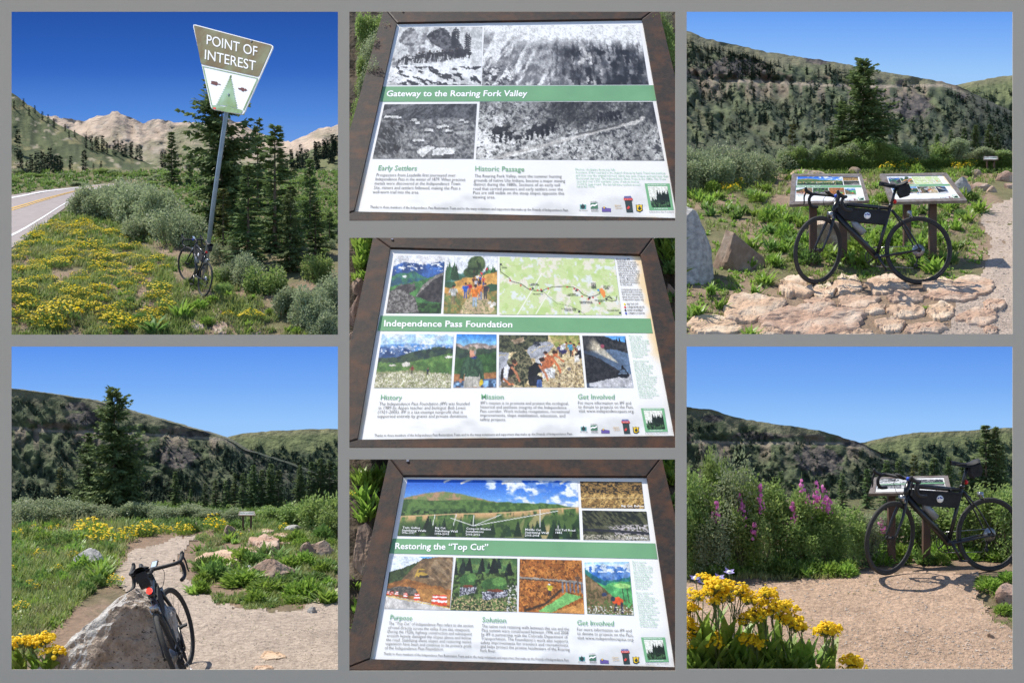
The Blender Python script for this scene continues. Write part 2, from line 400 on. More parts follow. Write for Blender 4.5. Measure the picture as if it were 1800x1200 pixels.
path(gb, PATH_B, np.arange(180, 1960, 4.0), np.arange(926, 1262, 3.0), [(.44, .365, .30), (.34, .28, .23), (.46, .33, .24), (.35, .25, .18)], 'gravel_path')
path(gt, PATH_T, np.arange(1600, 1960, 4.0), np.arange(340, 640, 3.0), [(.46, .38, .32), (.36, .29, .24)], 'gravel_path')

# loose stones of the gravel: nobody could count them
OCT_V = np.array([[1, 0, 0], [-1, 0, 0], [0, 1, 0], [0, -1, 0], [0, 0, 1], [0, 0, -1]], float)
OCT_F = np.array([[0, 2, 4], [2, 1, 4], [1, 3, 4], [3, 0, 4], [2, 0, 5], [1, 2, 5], [3, 1, 5], [0, 3, 5]])
def pebbles(fn, polys, n, box_, smin, smax, name, seed):
    g = np.random.default_rng(seed); px = g.uniform(box_[0], box_[2], n * 3); py = box_[1] + (box_[3] - box_[1]) * g.uniform(0, 1, n * 3) ** .7
    ins = np.zeros(len(px), bool)
    for p in polys: ins |= in_poly(px, py, p)
    px = px[ins][:n]; py = py[ins][:n]; c = fn(px, py, .012); N = len(px)
    s = (smin + (smax - smin) * g.uniform(0, 1, N) ** 3) * K * c[:, 1]
    V = OCT_V[None] * (s[:, None] * g.uniform(.6, 1.3, (N, 3)))[:, None] * g.uniform(.75, 1.25, (N, 6, 1)); th = g.uniform(0, 6.28, N)
    R = np.zeros((N, 3, 3)); R[:, 0, 0] = np.cos(th); R[:, 0, 1] = -np.sin(th); R[:, 1, 0] = np.sin(th); R[:, 1, 1] = np.cos(th); R[:, 2, 2] = .6
    V = np.einsum('nij,nkj->nki', R, V) + c[:, None]; b = MB()
    b.add(V.reshape(-1, 3), (np.arange(N)[:, None, None] * 6 + OCT_F[None]).reshape(-1, 3)); return b.build(name, M['pebble'], kind='stuff')
pebbles(gb, [PATH_B[0]], 5200, (200, 940, 620, 1190), .7, 2.6, 'loose_gravel', 1)
pebbles(gb, [PATH_B[2]], 4200, (1190, 1000, 1800, 1190), .7, 3.4, 'loose_gravel', 2)
pebbles(gt, PATH_T, 2600, (1630, 340, 1800, 600), .6, 2.2, 'loose_gravel', 3)
pebbles(gt, [[(20, 460), (330, 500), (480, 600), (0, 600)]], 1300, (0, 450, 480, 600), .6, 2.6, 'loose_gravel', 4)

# ---- hills and mountains: folded sheets between a foot line and a ridge line, with a back slope
def ridge(name, rp, foot, Y0, Y1, x0, x1, colf, m, amp=1.0, rough=4.0, nx=260, ny=70, fold=55.0, seed=0, ledge=None, kind='structure', back=True):
    xs = np.linspace(x0, x1, nx); rp = np.asarray(rp, float)
    r = np.interp(xs, rp[:, 0], rp[:, 1]) + (fbm(xs / 9, xs * 0, 4, seed) - .5) * rough
    ft = np.interp(xs, *np.asarray(foot, float).T) if np.ndim(foot) else xs * 0 + foot
    v = np.linspace(0, 1, ny)[:, None]; py = ft[None] * (1 - v) + r[None] * v; X = np.broadcast_to(xs, py.shape)
    gul = .8 - np.abs(fbm((X + (ft[None] - py) * .8) / fold, v * 1.3 + 3, 5, seed + 1) - .5) * 1.7 if ledge is not None else fbm(X / fold + v * .8, v * 1.2 + 3, 4, seed + 1); gul2 = fbm(X / (fold * .22), py / 18, 4, seed + 2)
    Yd = Y0 + (Y1 - Y0) * v ** 1.0 + ((gul - .5) * 2.6 + (gul2 - .5) * 1.1) * amp * np.sin(np.pi * np.clip(v, 0, 1)) ** .6
    if ledge is not None:                       # a road cut: a bench notched into the slope
        lp = np.interp(xs, *np.asarray(ledge[0], float).T)[None]
        Yd = Yd + ledge[1] * smooth(lp + 7, lp + 1, py) * smooth(lp - 16, lp - 2, py)
    V = P(X, py, Yd).reshape(-1, 3); c = colf(X, py, v + 0 * X, gul, gul2).reshape(-1, 3); b = MB(); b.add(V, grid_faces(nx, ny), col=c)
    if back:
        last = P(X[-1], py[-1], Yd[-1]); bk = [last + np.array([0, 0.4, -.02]), last + np.array([0, 1.2, -.6]), last + np.array([0, 2.2, -2.5])]
        b.add(np.concatenate([last] + bk), grid_faces(nx, 4), col=np.tile(c[-nx:], (4, 1)))
    o = b.build(name, m, smooth_shade=True, kind=kind)
    def at(px, t):                              # point on the slope at picture column px and height share t
        i = np.clip(np.searchsorted(xs, px), 0, nx - 1); k = np.clip((np.asarray(t) * (ny - 1)).astype(int), 0, ny - 1)
        return V.reshape(ny, nx, 3)[k, i]
    def t_of(px, pyy):
        f_ = np.interp(px, xs, ft); r_ = np.interp(px, xs, r); return np.clip((f_ - pyy) / (f_ - r_), 0, 1)
    o_at = lambda px, pyy: at(px, t_of(px, pyy))
    return o, o_at

def mixc(c, d, w): return c * (1 - w[..., None]) + np.asarray(d) * w[..., None]

# TOP LEFT: bushy slope on the left, wooded slope on the right, bare peaks behind
def col_lh(X, py, v, g, g2):
    c = lerp3((.105, .122, .050), (.055, .072, .028), smooth(.35, .65, g2)); n = fbm(X / 26, py / 10, 4, 31)
    c = mixc(c, (.20, .18, .085), smooth(.52, .68, n)); c = mixc(c, (.40, .33, .25), smooth(.70, .76, fbm(X / 16, py / 7, 3, 37)) * .7)
    return c
def col_pk(X, py, v, g, g2):
    c = lerp3((.50, .385, .30), (.36, .28, .225), smooth(.35, .7, g2)); n = fbm(X / 34, py / 14, 4, 41)
    low = smooth(.85, .45, v + (n - .5) * .9 + np.where(X > 280, .12 * smooth(280, 330, X) * smooth(420, 380, X), 0) * -2)
    c = mixc(c, (.15, .155, .085), low * .9); c = mixc(c, (.36, .31, .26), smooth(.62, .7, fbm(X / 12, py / 6, 3, 44)) * .6)
    return c
LH, lh_at = ridge('hillside', [(-300, 30), (20, 163), (60, 192), (100, 218), (150, 243), (200, 264), (260, 287), (330, 303), (430, 314), (560, 330)], 352, 51, 63, -300, 560, col_lh, M['hill_low'], amp=.7, rough=5, seed=3)
def col_rh(X, py, v, g, g2):
    c = lerp3((.15, .155, .07), (.09, .105, .045), smooth(.35, .65, g2)); n = fbm(X / 22, py / 12, 4, 51)
    return mixc(c, (.30, .26, .19), smooth(.66, .74, n) * .8)
RH, rh_at = ridge('hillside', [(330, 330), (430, 318), (500, 288), (530, 272), (560, 258), (594, 248), (700, 225), (860, 240)], 362, 52, 66, 330, 860, col_rh, M['hill_low'], amp=.6, rough=4, seed=8)
PK, pk_at = ridge('mountain', [(-300, 190), (0, 215), (80, 207), (95, 205), (130, 212), (150, 213), (175, 205), (203, 196), (228, 207), (255, 217), (270, 211), (300, 214), (330, 217), (400, 210), (425, 215), (450, 232), (480, 243), (510, 249), (540, 236), (565, 224), (594, 219), (680, 205), (860, 240)], 325, 70, 80, -300, 860, col_pk, M['hill'], amp=2.1, rough=9, seed=5)

# TOP RIGHT and BOTTOM: the valley side with its old road cut
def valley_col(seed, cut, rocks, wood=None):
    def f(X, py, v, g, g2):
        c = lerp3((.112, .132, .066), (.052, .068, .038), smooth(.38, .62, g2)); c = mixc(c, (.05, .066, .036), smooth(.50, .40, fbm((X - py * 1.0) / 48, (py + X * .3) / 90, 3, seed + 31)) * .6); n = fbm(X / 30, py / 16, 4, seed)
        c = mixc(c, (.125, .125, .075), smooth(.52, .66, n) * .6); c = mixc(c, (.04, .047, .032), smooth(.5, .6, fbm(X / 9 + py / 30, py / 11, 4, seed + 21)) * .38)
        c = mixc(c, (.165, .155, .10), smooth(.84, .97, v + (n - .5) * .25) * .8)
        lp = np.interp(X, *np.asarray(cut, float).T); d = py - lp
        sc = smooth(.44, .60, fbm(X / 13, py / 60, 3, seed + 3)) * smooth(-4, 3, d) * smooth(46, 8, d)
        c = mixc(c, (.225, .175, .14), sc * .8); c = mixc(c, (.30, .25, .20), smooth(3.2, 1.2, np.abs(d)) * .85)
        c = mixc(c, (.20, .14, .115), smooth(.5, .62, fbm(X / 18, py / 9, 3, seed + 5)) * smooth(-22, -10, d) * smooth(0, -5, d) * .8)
        if wood: c = mixc(c, (.030, .042, .030), smooth(wood[0], wood[1], X + (n - .5) * 40) * .85)
        for rx, ry, rw, rh in rocks:
            q = ((X - rx) / rw) ** 2 + ((py - ry) / rh) ** 2 + (fbm(X / 8, py / 6, 3, seed + 7) - .5) * 1.6
            k = smooth(1.1, .7, q); rc = lerp3((.125, .105, .095), (.055, .05, .05), smooth(.4, .6, fbm(X / 5, py / 5, 3, seed + 9)))
            c = c * (1 - k[..., None]) + rc * k[..., None]
        return c
    return f
CUT_T = [(900, 120), (1207, 134), (1260, 142), (1350, 144), (1450, 150), (1560, 152), (1660, 150), (1760, 190), (2100, 260)]
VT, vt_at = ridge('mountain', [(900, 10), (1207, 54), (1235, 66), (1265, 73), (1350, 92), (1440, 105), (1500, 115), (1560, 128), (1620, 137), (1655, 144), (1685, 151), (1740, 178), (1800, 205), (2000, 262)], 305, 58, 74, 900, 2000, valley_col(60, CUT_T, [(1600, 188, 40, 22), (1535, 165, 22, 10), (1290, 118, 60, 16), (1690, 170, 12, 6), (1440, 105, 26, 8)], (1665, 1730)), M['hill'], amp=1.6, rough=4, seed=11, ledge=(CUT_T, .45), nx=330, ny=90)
def col_back(X, py, v, g, g2):
    c = lerp3((.15, .17, .075), (.11, .13, .06), smooth(.4, .65, g2)); n = fbm(X / 22, py / 9, 4, 71)
    c = mixc(c, (.045, .062, .034), smooth(.78, .55, v + (n - .5) * .5)); return mixc(c, (.24, .20, .13), smooth(.9, 1, v) * .5)
VB, vb_at = ridge('hill', [(1600, 170), (1680, 150), (1720, 141), (1780, 132), (1900, 122), (2100, 135)], 305, 76, 84, 1600, 2100, col_back, M['hill'], amp=1.0, rough=3, seed=14)

CUT_B = [(-300, 742), (20, 752), (80, 757), (150, 759), (240, 762), (320, 767), (395, 772), (480, 830), (900, 790), (1207, 776), (1300, 778), (1400, 779), (1480, 779), (1520, 786), (1600, 830), (2100, 860)]
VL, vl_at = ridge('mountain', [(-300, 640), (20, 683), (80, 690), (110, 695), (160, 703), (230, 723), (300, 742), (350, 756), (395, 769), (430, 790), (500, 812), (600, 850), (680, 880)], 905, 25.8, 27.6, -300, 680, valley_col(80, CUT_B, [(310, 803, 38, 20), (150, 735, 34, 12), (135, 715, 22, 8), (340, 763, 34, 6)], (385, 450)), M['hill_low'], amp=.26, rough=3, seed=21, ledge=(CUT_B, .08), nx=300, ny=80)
LB, lb_at = ridge('hill', [(360, 778), (395, 769), (430, 761), (480, 757), (540, 754), (594, 753), (700, 756), (860, 780)], 905, 27.5, 29.3, 360, 860, col_back, M['hill_low'], amp=.08, rough=2, seed=24, back=False)
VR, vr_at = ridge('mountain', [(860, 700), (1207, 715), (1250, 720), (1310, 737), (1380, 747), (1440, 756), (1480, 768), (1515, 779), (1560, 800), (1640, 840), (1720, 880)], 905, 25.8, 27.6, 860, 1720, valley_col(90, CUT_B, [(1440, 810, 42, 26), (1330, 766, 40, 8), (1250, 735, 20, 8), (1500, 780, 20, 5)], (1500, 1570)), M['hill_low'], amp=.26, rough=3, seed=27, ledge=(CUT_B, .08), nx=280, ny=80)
RB, rb_at = ridge('hill', [(1480, 790), (1515, 778), (1560, 768), (1605, 760), (1660, 758), (1700, 757), (1740, 753), (1780, 751), (1900, 755), (2080, 765)], 905, 27.5, 29.3, 1480, 2080, col_back, M['hill_low'], amp=.08, rough=2, seed=29, back=False)

# ---- skies: two luminous backdrops, each goes on the same way outside the frame
def sky_sheet(name, Y, pxr, py_top, py_bot, sl, sr):
    m = bpy.data.materials.new(name); m.use_nodes = True; N = m.node_tree.nodes; L = m.node_tree.links; N.remove(N['Principled BSDF'])
    at = N.new('ShaderNodeAttribute'); at.attribute_name = 'Col'; e = N.new('ShaderNodeEmission'); L.new(at.outputs['Color'], e.inputs[0]); L.new(e.outputs[0], N['Material Output'].inputs[0])
    e.inputs[1].default_value = 2 ** -SC.view_settings.exposure
    xs = np.linspace(*pxr, 60); ys = np.linspace(py_top, py_bot, 60); X, Yp = np.meshgrid(xs, ys); c = np.zeros((*X.shape, 3))
    for k in range(3):
        l = np.interp(Yp, sl[0], [lin(a)[k] for a in sl[1]]); r = np.interp(Yp, sr[0], [lin(a)[k] for a in sr[1]])
        w = smooth(600, 1200, X); c[..., k] = l * (1 - w) + r * w
    b = MB(); b.add(P(X, Yp, Y), grid_faces(60, 60), col=c.reshape(-1, 3)); return b.build(name, m, smooth_shade=True, kind='structure')
sky_sheet('sky', 92, (-500, 2300), -160, 420,
          ([20, 120, 200, 260], [(38, 84, 168), (52, 104, 194), (84, 138, 220), (112, 160, 230)]),
          ([20, 80, 130, 200], [(103, 160, 243), (132, 182, 248), (156, 201, 250), (170, 208, 250)]))
sky_sheet('sky', 30.6, (-500, 2300), 606, 1000,
          ([609, 680, 740, 800], [(92, 150, 240), (122, 175, 247), (150, 198, 252), (165, 206, 252)]),
          ([609, 680, 740, 800], [(96, 152, 238), (122, 175, 246), (150, 198, 252), (165, 206, 252)]))
# ---- the road at the far left of the upper scene
def strip(a, b_, name, m, t0, t1, dz, parent=None, n=60, **tags):
    A = spline(np.asarray(a, float), n); B = spline(np.asarray(b_, float), n); ts = np.linspace(t0, t1, 9)
    G = A[:, None] * (1 - ts[None, :, None]) + B[:, None] * ts[None, :, None]; V = gt(G[..., 0], G[..., 1], dz)
    b = MB(); b.add(V.reshape(-1, 3), grid_faces(9, n)); return b.build(name, m, parent, smooth_shade=True, **tags)
RL = [(-260, 392), (-100, 362), (20, 344), (75, 335), (120, 331), (170, 326), (230, 321)]
RR = [(-260, 610), (-100, 505), (20, 437), (68, 403), (112, 368), (165, 336), (230, 323)]
road = strip(RL, RR, 'road', M['asphalt'], 0, 1, .02, kind='structure')
strip(RL, RR, 'centre_line', M['road_yellow'], .240, .258, .03, road); strip(RL, RR, 'centre_line', M['road_yellow'], .280, .296, .03, road)
strip(RL, RR, 'edge_line', M['road_white'], .745, .785, .03, road); strip(RL, RR, 'edge_line', M['road_white'], .045, .065, .03, road)
# ------------------------------------------------------------------ the grey display board with its seven openings (10 m away)
OPEN = [(20, 21, 594, 588), (614, 21, 1187, 388), (614, 418, 1187, 787), (614, 807, 1187, 1178), (1207, 21, 1780, 587), (20, 609, 594, 1176), (1207, 609, 1780, 1175)]
def display_board():
    yb = 10.0; th = .004; X0, X1, Y0_, Y1_ = -420, 2220, -260, 1530
    bm = bmesh.new()
    xs = sorted({X0, X1, *[o[0] for o in OPEN], *[o[2] for o in OPEN]}); ys = sorted({Y0_, Y1_, *[o[1] for o in OPEN], *[o[3] for o in OPEN]})
    vv = {}
    def vert(i, j):
        if (i, j) not in vv: vv[i, j] = bm.verts.new(P(xs[i], ys[j], yb))
        return vv[i, j]
    for i in range(len(xs) - 1):
        for j in range(len(ys) - 1):
            cx = (xs[i] + xs[i + 1]) / 2; cy = (ys[j] + ys[j + 1]) / 2
            if any(o[0] < cx < o[2] and o[1] < cy < o[3] for o in OPEN): continue
            bm.faces.new([vert(i, j), vert(i, j + 1), vert(i + 1, j + 1), vert(i + 1, j)])
    r = bmesh.ops.extrude_face_region(bm, geom=bm.faces[:]); bmesh.ops.translate(bm, vec=(0, th, 0), verts=[v for v in r['geom'] if isinstance(v, bmesh.types.BMVert)])
    bmesh.ops.recalc_face_normals(bm, faces=bm.faces[:])
    me = bpy.data.meshes.new('display_board'); bm.to_mesh(me); bm.free(); me.materials.append(M['board_grey'])
    o = bpy.data.objects.new('display_board', me); COL.objects.link(o)
    return tag(o, 'plain grey display board with seven rectangular openings onto mountain scenes and panels', 'display board')
display_board()

# ------------------------------------------------------------------ rocks
def rock_mesh(name, seed, m, s=(1, 1, 1), facets=14, rough=.10, sub=4, flat=.35, planes=None):
    """angular boulder: cut by random planes, then weathered by noise; base at z = 0, about 2 units across before scaling"""
    g = np.random.default_rng(seed); bm = bmesh.new(); bmesh.ops.create_icosphere(bm, subdivisions=sub, radius=1)
    bm.verts.index_update(); V = np.array([v.co for v in bm.verts]); F = np.array([[v.index for v in f.verts] for f in bm.faces]); bm.free()
    n = rdir(facets, g); n[:, 2] *= .8; n = unit(n); d = g.uniform(.55, .92, facets)
    if planes is not None: n = unit(np.array([q[:3] for q in planes], float)); d = np.array([q[3] for q in planes]); facets = len(d)
    r = np.ones(len(V)) * 1.12
    for k in range(facets):
        c = V @ n[k]; q = np.where(c > .05, d[k] / np.maximum(c, .05), 9); r = np.minimum(r, q)
    V = V * r[:, None] * (1 + (fbm3(V + seed, 2.2, 4, seed)[:, None] - .5) * rough * 2.2 + (fbm3(V + seed, 7, 4, seed + 2)[:, None] - .5) * rough * 1.3 - np.abs(fbm3(V + seed, 3.5, 3, seed + 4)[:, None] - .5) * rough * 1.2 - np.maximum(0, .035 - np.abs(fbm3(V * [1, 1, .6] + seed, 1.6, 4, seed + 8)[:, None] - .5)) * rough * 14)
    V[:, 2] = np.maximum(V[:, 2], -flat); V[:, 2] += flat; V = V * np.asarray(s)
    b = MB(); b.add(V, F); me = b.mesh(name, m); 
    return me
def put_rock(fn, cx, py0, py1, w, seed, m, label, name='rock', group=None, depth=.8, rotz=None, facets=14, rough=.08, sub=4, cat='rock', sink=.12, tilt=(0, 0), planes=None):
    """a rock whose foot shows at picture row py1 and whose top at py0, w pixels wide"""
    c = fn(float(cx), float(py1)); s = K * c[1]; W = w * s / 2; H = max((py1 - py0) * s, .02); D = W * depth
    me = rock_mesh(name, seed, m, (W, D, H * (1 + sink) / 1.28), facets, rough, sub, planes=planes)
    o = bpy.data.objects.new(name, me); COL.objects.link(o); o.location = (c[0], c[1] + D * .6, c[2] - H * sink)
    o.rotation_euler = (math.radians(tilt[0]), math.radians(tilt[1]), rotz if rotz is not None else 0.0)
    return tag(o, label, cat, group)

def slab(fn, cx, cy, w, h, seed, m, label, thick=7.0, name='paving_stone', cat='stone', group=None):
    """flat stone bedded in the ground: irregular angular outline, nearly level top, rough broken edge"""
    g = np.random.default_rng(seed); k = int(g.integers(6, 9)); a0 = np.sort(g.uniform(0, 2 * np.pi, k)) if False else np.arange(k) * 2 * np.pi / k + g.uniform(-.3, .3, k); d = g.uniform(.78, 1.0, k)
    n = 72; th = np.arange(n) * 2 * np.pi / n; r = np.full(n, 1.12)
    for a, q in zip(a0, d): c_ = np.cos(th - a); r = np.minimum(r, np.where(c_ > .2, q / np.maximum(c_, .2), 9))
    r = r * (1 + (fbm(np.cos(th) * 3 + seed, np.sin(th) * 3, 3, seed) - .5) * .42 + (fbm(np.cos(th) * 9 + seed, np.sin(th) * 9, 2, seed + 3) - .5) * .10)
    fr = np.array([0, .15, .3, .45, .6, .72, .84, .93, .98, 1.0, 1.01]); hh = np.array([1, 1, 1, .99, .98, .97, .95, .90, .74, .2, -.8]); tilt_ = g.uniform(-.25, .25, 2)
    U = fr[:, None] * (r * np.cos(th))[None]; W = fr[:, None] * (r * np.sin(th))[None]; s = K * fn(float(cx), float(cy))[1]
    hz = hh[:, None] * (1 + tilt_[0] * U + tilt_[1] * W) + (fbm(U * 3 + seed, W * 3, 4, seed) - .5) * .42 * smooth(1.0, .9, fr)[:, None] + (fbm(U * 9 + seed, W * 9, 3, seed) - .5) * .22 - np.maximum(0, .03 - np.abs(fbm(U * 1.3 + seed, W * 1.3, 4, seed + 5) - .5)) * 14 * smooth(1.0, .9, fr)[:, None]
    p0 = fn(float(cx), float(cy)); V = fn(cx + U * w / 2, cy - W * h / 2); V[..., 2] += hz * thick * s; V = V.reshape(-1, 3) - p0
    i = np.arange(len(fr) - 1)[:, None] * n; j = np.arange(n)[None]; F = np.stack([i + j, i + (j + 1) % n, i + n + (j + 1) % n, i + n + j], -1).reshape(-1, 4)
    b = MB(); b.add(V, F); o = b.build(name, m, label=label, cat=cat, group=group); o.location = p0; return o

# ------------------------------------------------------------------ conifers
def conifer(h, R, layers, per, seed, needle, step=.09, kw=.055, base=.05, ragged=.25, top=.85, dens=3):
    """returns trunk and crown meshes of a spruce h tall and R in radius; kites of needles along drooping branches"""
    g = np.random.default_rng(seed); B = []; D = []; Ls = []; Ws = []; Nn = []
    bt = []; a0 = g.uniform(0, 6.28, 3)
    for i in range(layers):
        t = (i + g.uniform(-.3, .3)) / layers; t = min(max(t, 0), .985); z = h * (base + (1 - base) * t)
        L0 = R * ((1 - t) ** top) * (1 - .25 * math.exp(-t * 14)) + R * .03
        for k in range(per):
            az = g.uniform(0, 2 * np.pi)
            if g.uniform() < .16: continue
            L = L0 * (1 + .16 * math.cos(az - a0[0] + t * 3) + .14 * math.cos(2 * az - a0[1] - t * 9) + .16 * math.sin(t * 21 + a0[2] + az)) * g.uniform(1 - ragged * 1.6, 1 + ragged); zz = z + g.uniform(-.5, .5) * h / layers
            dr = -.30 * (1 - t) + .35 * t + g.uniform(-.12, .12); d = np.array([math.cos(az) * math.cos(dr), math.sin(az) * math.cos(dr), math.sin(dr)])
            m = max(3, int(L / (step * R))); u = (np.arange(m) + .6) / m
            p = np.array([0, 0, zz]) + d[None] * (u * L)[:, None]; p[:, 2] += .10 * L * u ** 2.2 - .04 * L * u
            if i % 4 == 0 and k == 0: bt.append((zz, d, L))
            for sgn in range(dens):
                a2 = az + (g.uniform(.45, 1.0, m) * (1 if sgn % 2 else -1) if sgn < dens - 1 or dens < 3 else g.uniform(-.25, .25, m))
                ez = dr + g.uniform(-.45, .25, m)
                B.append(p + g.normal(size=p.shape) * .012 * R); D.append(np.stack([np.cos(a2) * np.cos(ez), np.sin(a2) * np.cos(ez), np.sin(ez)], -1))
                Ls.append(R * step * g.uniform(1.5, 3.0, m) * (1.15 - .5 * u)); Ws.append(R * kw * g.uniform(.6, 1.2, m)); nn = g.normal(size=(m, 3)) * .5; nn[:, 2] += 1; Nn.append(nn)
    V, F = kites(np.concatenate(B), np.concatenate(D), np.concatenate(Ls), np.concatenate(Ws), np.concatenate(Nn), bend=.12)
    cb = MB(); cb.add(V, F)
    tb = MB(); zs = np.linspace(-.03 * h, h * .97, 7); tb.add(*tube(np.stack([zs * 0, zs * 0, zs], -1), np.linspace(h * .016, h * .002, 7), 6))
    for zz, d, L in bt: tb.add(*tube(np.array([[0, 0, zz], [0, 0, zz] + d * L * .7]), [h * .0035, h * .001], 4, caps=False))
    return tb.mesh('trunk', M['bark']), cb.mesh('crown', needle)

def tree_proto(meshes, name, label, cat='tree', group=None):
    e = empty(name, (0, 0, -500), label=label, cat=cat, group=group)
    for me, nm in zip(meshes, ('trunk', 'crown')):
        o = bpy.data.objects.new(nm, me); COL.objects.link(o); o.parent = e
    return e
_used = set()
def plant_copy(proto, loc, h, rz, label=None, group=None, widen=1.0, kids=True):
    """first placement moves the prototype itself, later ones copy it with its parts; prototypes are 1 unit tall"""
    if id(proto) not in _used: _used.add(id(proto)); o = proto
    else: o = copy_tree(proto, kids=kids)
    o.location = loc; o.scale = (h * widen, h * widen, h); o.rotation_euler = (0, 0, rz)
    if label: o['label'] = label
    if group: o['group'] = group
    return o

BIG = [tree_proto(conifer(1, .235, 38, 9, 11 + k, M['needle'], step=.085, kw=.05, ragged=.34, top=.72), 'spruce_tree', 'x') for k in range(2)]
BUSHY = [tree_proto(conifer(1, .30, 36, 10, 21, M['needle'], step=.08, kw=.05, ragged=.38, top=.58), 'spruce_tree', 'x')]
SLIM = [tree_proto(conifer(1, .15, 36, 6, 31 + k, M['needle'], step=.13, kw=.08, ragged=.3, top=.8), 'spruce_tree', 'x') for k in range(3)]
PALE = [tree_proto(conifer(1, .20, 22, 6, 41, M['needle_pale'], step=.13, kw=.07, ragged=.35, top=.8), 'spruce_tree', 'x')]
FAR = [tree_proto(conifer(1, .17, 15, 5, 51 + k, M['needle_far'], step=.3, kw=.17, ragged=.3, top=.8, dens=2), 'distant_conifer', 'x') for k in range(4)]

def put_tree(proto, fn, px, py_base, py_top, label, group=None, widen=1.0, dz=0.0, back=0.0):
    c = np.asarray(fn(float(px), float(py_base)), float).copy(); c[1] += back
    h = (py_base - py_top) * K * c[1]; return plant_copy(proto, c + np.array([0, 0, dz - .02 * h]), h * 1.02, random.uniform(0, 6.28), label, group, widen)

def forest(at, spots, name, seed):
    """hundreds of tiny far conifers that read as one wood"""
    g = np.random.default_rng(seed); B = []; D = []; L = []; W = []; Nn = []
    for px, py, hpx in spots:
        c = np.asarray(at(px, py), float).reshape(-1)[:3]; h = hpx * K * c[1]; n = 11; t = np.linspace(0, .93, n)
        az = g.uniform(0, 6.28, n); r = h * .16 * (1 - t) + h * .02
        for q in (0, 2.2, 4.3):
            B.append(np.stack([c[0] + 0 * t, c[1] + 0 * t, c[2] + h * (t * .98 + .08)], -1)); a = az + q
            D.append(np.stack([np.cos(a), np.sin(a), -.55 + 1.0 * t], -1)); L.append(r * 1.9); W.append(r * .55 + h * .012); Nn.append(g.normal(size=(n, 3)) * .4 + np.array([0, 0, 1]))
    V, F = kites(np.concatenate(B), np.concatenate(D), np.concatenate(L), np.concatenate(W), np.concatenate(Nn)); b = MB(); b.add(V, F)
    return b.build(name, M['needle_far'], kind='stuff')

# ------------------------------------------------------------------ shrubs and herbs (unit-size prototypes, copied)
def shrub_mesh(seed, leafmat, n=4200, lumps=9, leaf=.075, wl=.26, upright=.2, w=.62, d=.5, zs=1.0):
    g = np.random.default_rng(seed); C = g.uniform(-1, 1, (lumps, 3)) * np.array([w * .75, d * .75, 0]); C[:, 2] = g.uniform(.32, .68, lumps); r = g.uniform(.2, .34, lumps)
    k = g.integers(0, lumps, n); q = rdir(n, g) * (g.uniform(0, 1, n) ** .38)[:, None]; p = C[k] + q * r[k][:, None] * np.array([1, 1, .95])
    tw = g.uniform(0, 1, n) < .16; p[tw] += (rdir(tw.sum(), g) * .5 + np.array([0, 0, .8])) * (r[k][tw] * .45)[:, None] * g.uniform(.2, 1, (tw.sum(), 1))
    low = g.uniform(0, 1, n) < .15; p[low, 2] *= g.uniform(.1, .7, low.sum()); p[:, 2] = np.maximum(p[:, 2], .02)
    p[:, 2] *= zs; C = C * [1, 1, zs]
    dd = unit(q * .7 + rdir(n, g) * .8 + np.array([0, 0, upright])); V, F = kites(p, dd, leaf * g.uniform(.6, 1.3, n), leaf * wl * g.uniform(.7, 1.2, n), rdir(n, g) + np.array([-.3, .1, 1.0]), bend=.1)
    b = MB(); b.add(V, F, 0)
    st = MB()
    for i in range(lumps * 2):
        e = C[i % lumps] + g.normal(size=3) * .1; bp = np.array([e[0] * .35, e[1] * .35, -.04]); mid = (bp + e) / 2 + g.normal(size=3) * .04
        st.add(*tube(spline([bp, mid, e], 6), np.linspace(.013, .004, 6), 4, caps=False))
    return b.mesh('foliage', leafmat), st.mesh('stems', M['bark'])
def shrub_proto(seed, leafmat, name='willow_shrub', **k):
    f, s_ = shrub_mesh(seed, leafmat, **k); e = empty(name, (0, 0, -500), label='x', cat='shrub')
    for me, nm in ((f, 'foliage'), (s_, 'branches')):
        o = bpy.data.objects.new(nm, me); COL.objects.link(o); o.parent = e
    ZS[id(e)] = k.get('zs', 1.0); return e
ZS = {}
WIL = [shrub_proto(100 + k, M['willow'], n=3600, leaf=.085) for k in range(3)]
WILG = [shrub_proto(110 + k, M['willow_green'], n=2900, leaf=.105, wl=.24) for k in range(3)]
FINE = [shrub_proto(120 + k, M['willow'], n=6200, leaf=.064) for k in range(2)]
TALLW = [shrub_proto(130 + k, M['willow'], n=5200, leaf=.085, zs=2.0) for k in range(2)]
TALLG = [shrub_proto(140 + k, M['willow_green'], n=4600, leaf=.10, wl=.26, zs=2.0) for k in range(3)]
def put_shrub(proto, fn, px, py_base, py_top, wpx, label, group=None, dz=0.0, deep=.75):
    if 1.53 * (py_base - py_top) / wpx > 1.45: k_ = int(px) ; proto = TALLG[k_ % 3] if proto in WILG else TALLW[k_ % 2]
    c = np.asarray(fn(float(px), float(py_base)), float); s = K * c[1]; o = plant_copy(proto, c + np.array([0, wpx * s * .3, dz - .03]), 1, random.uniform(-.5, .5), label, group)
    o.scale = (wpx * s / 1.5, wpx * s * deep / 1.2, (py_base - py_top) * s / .98 / ZS.get(id(proto), 1.0)); return o

def mesh_obj(name, me, **t):
    o = bpy.data.objects.new(name, me); COL.objects.link(o); o.location = (0, 0, -500); return tag(o, **t)

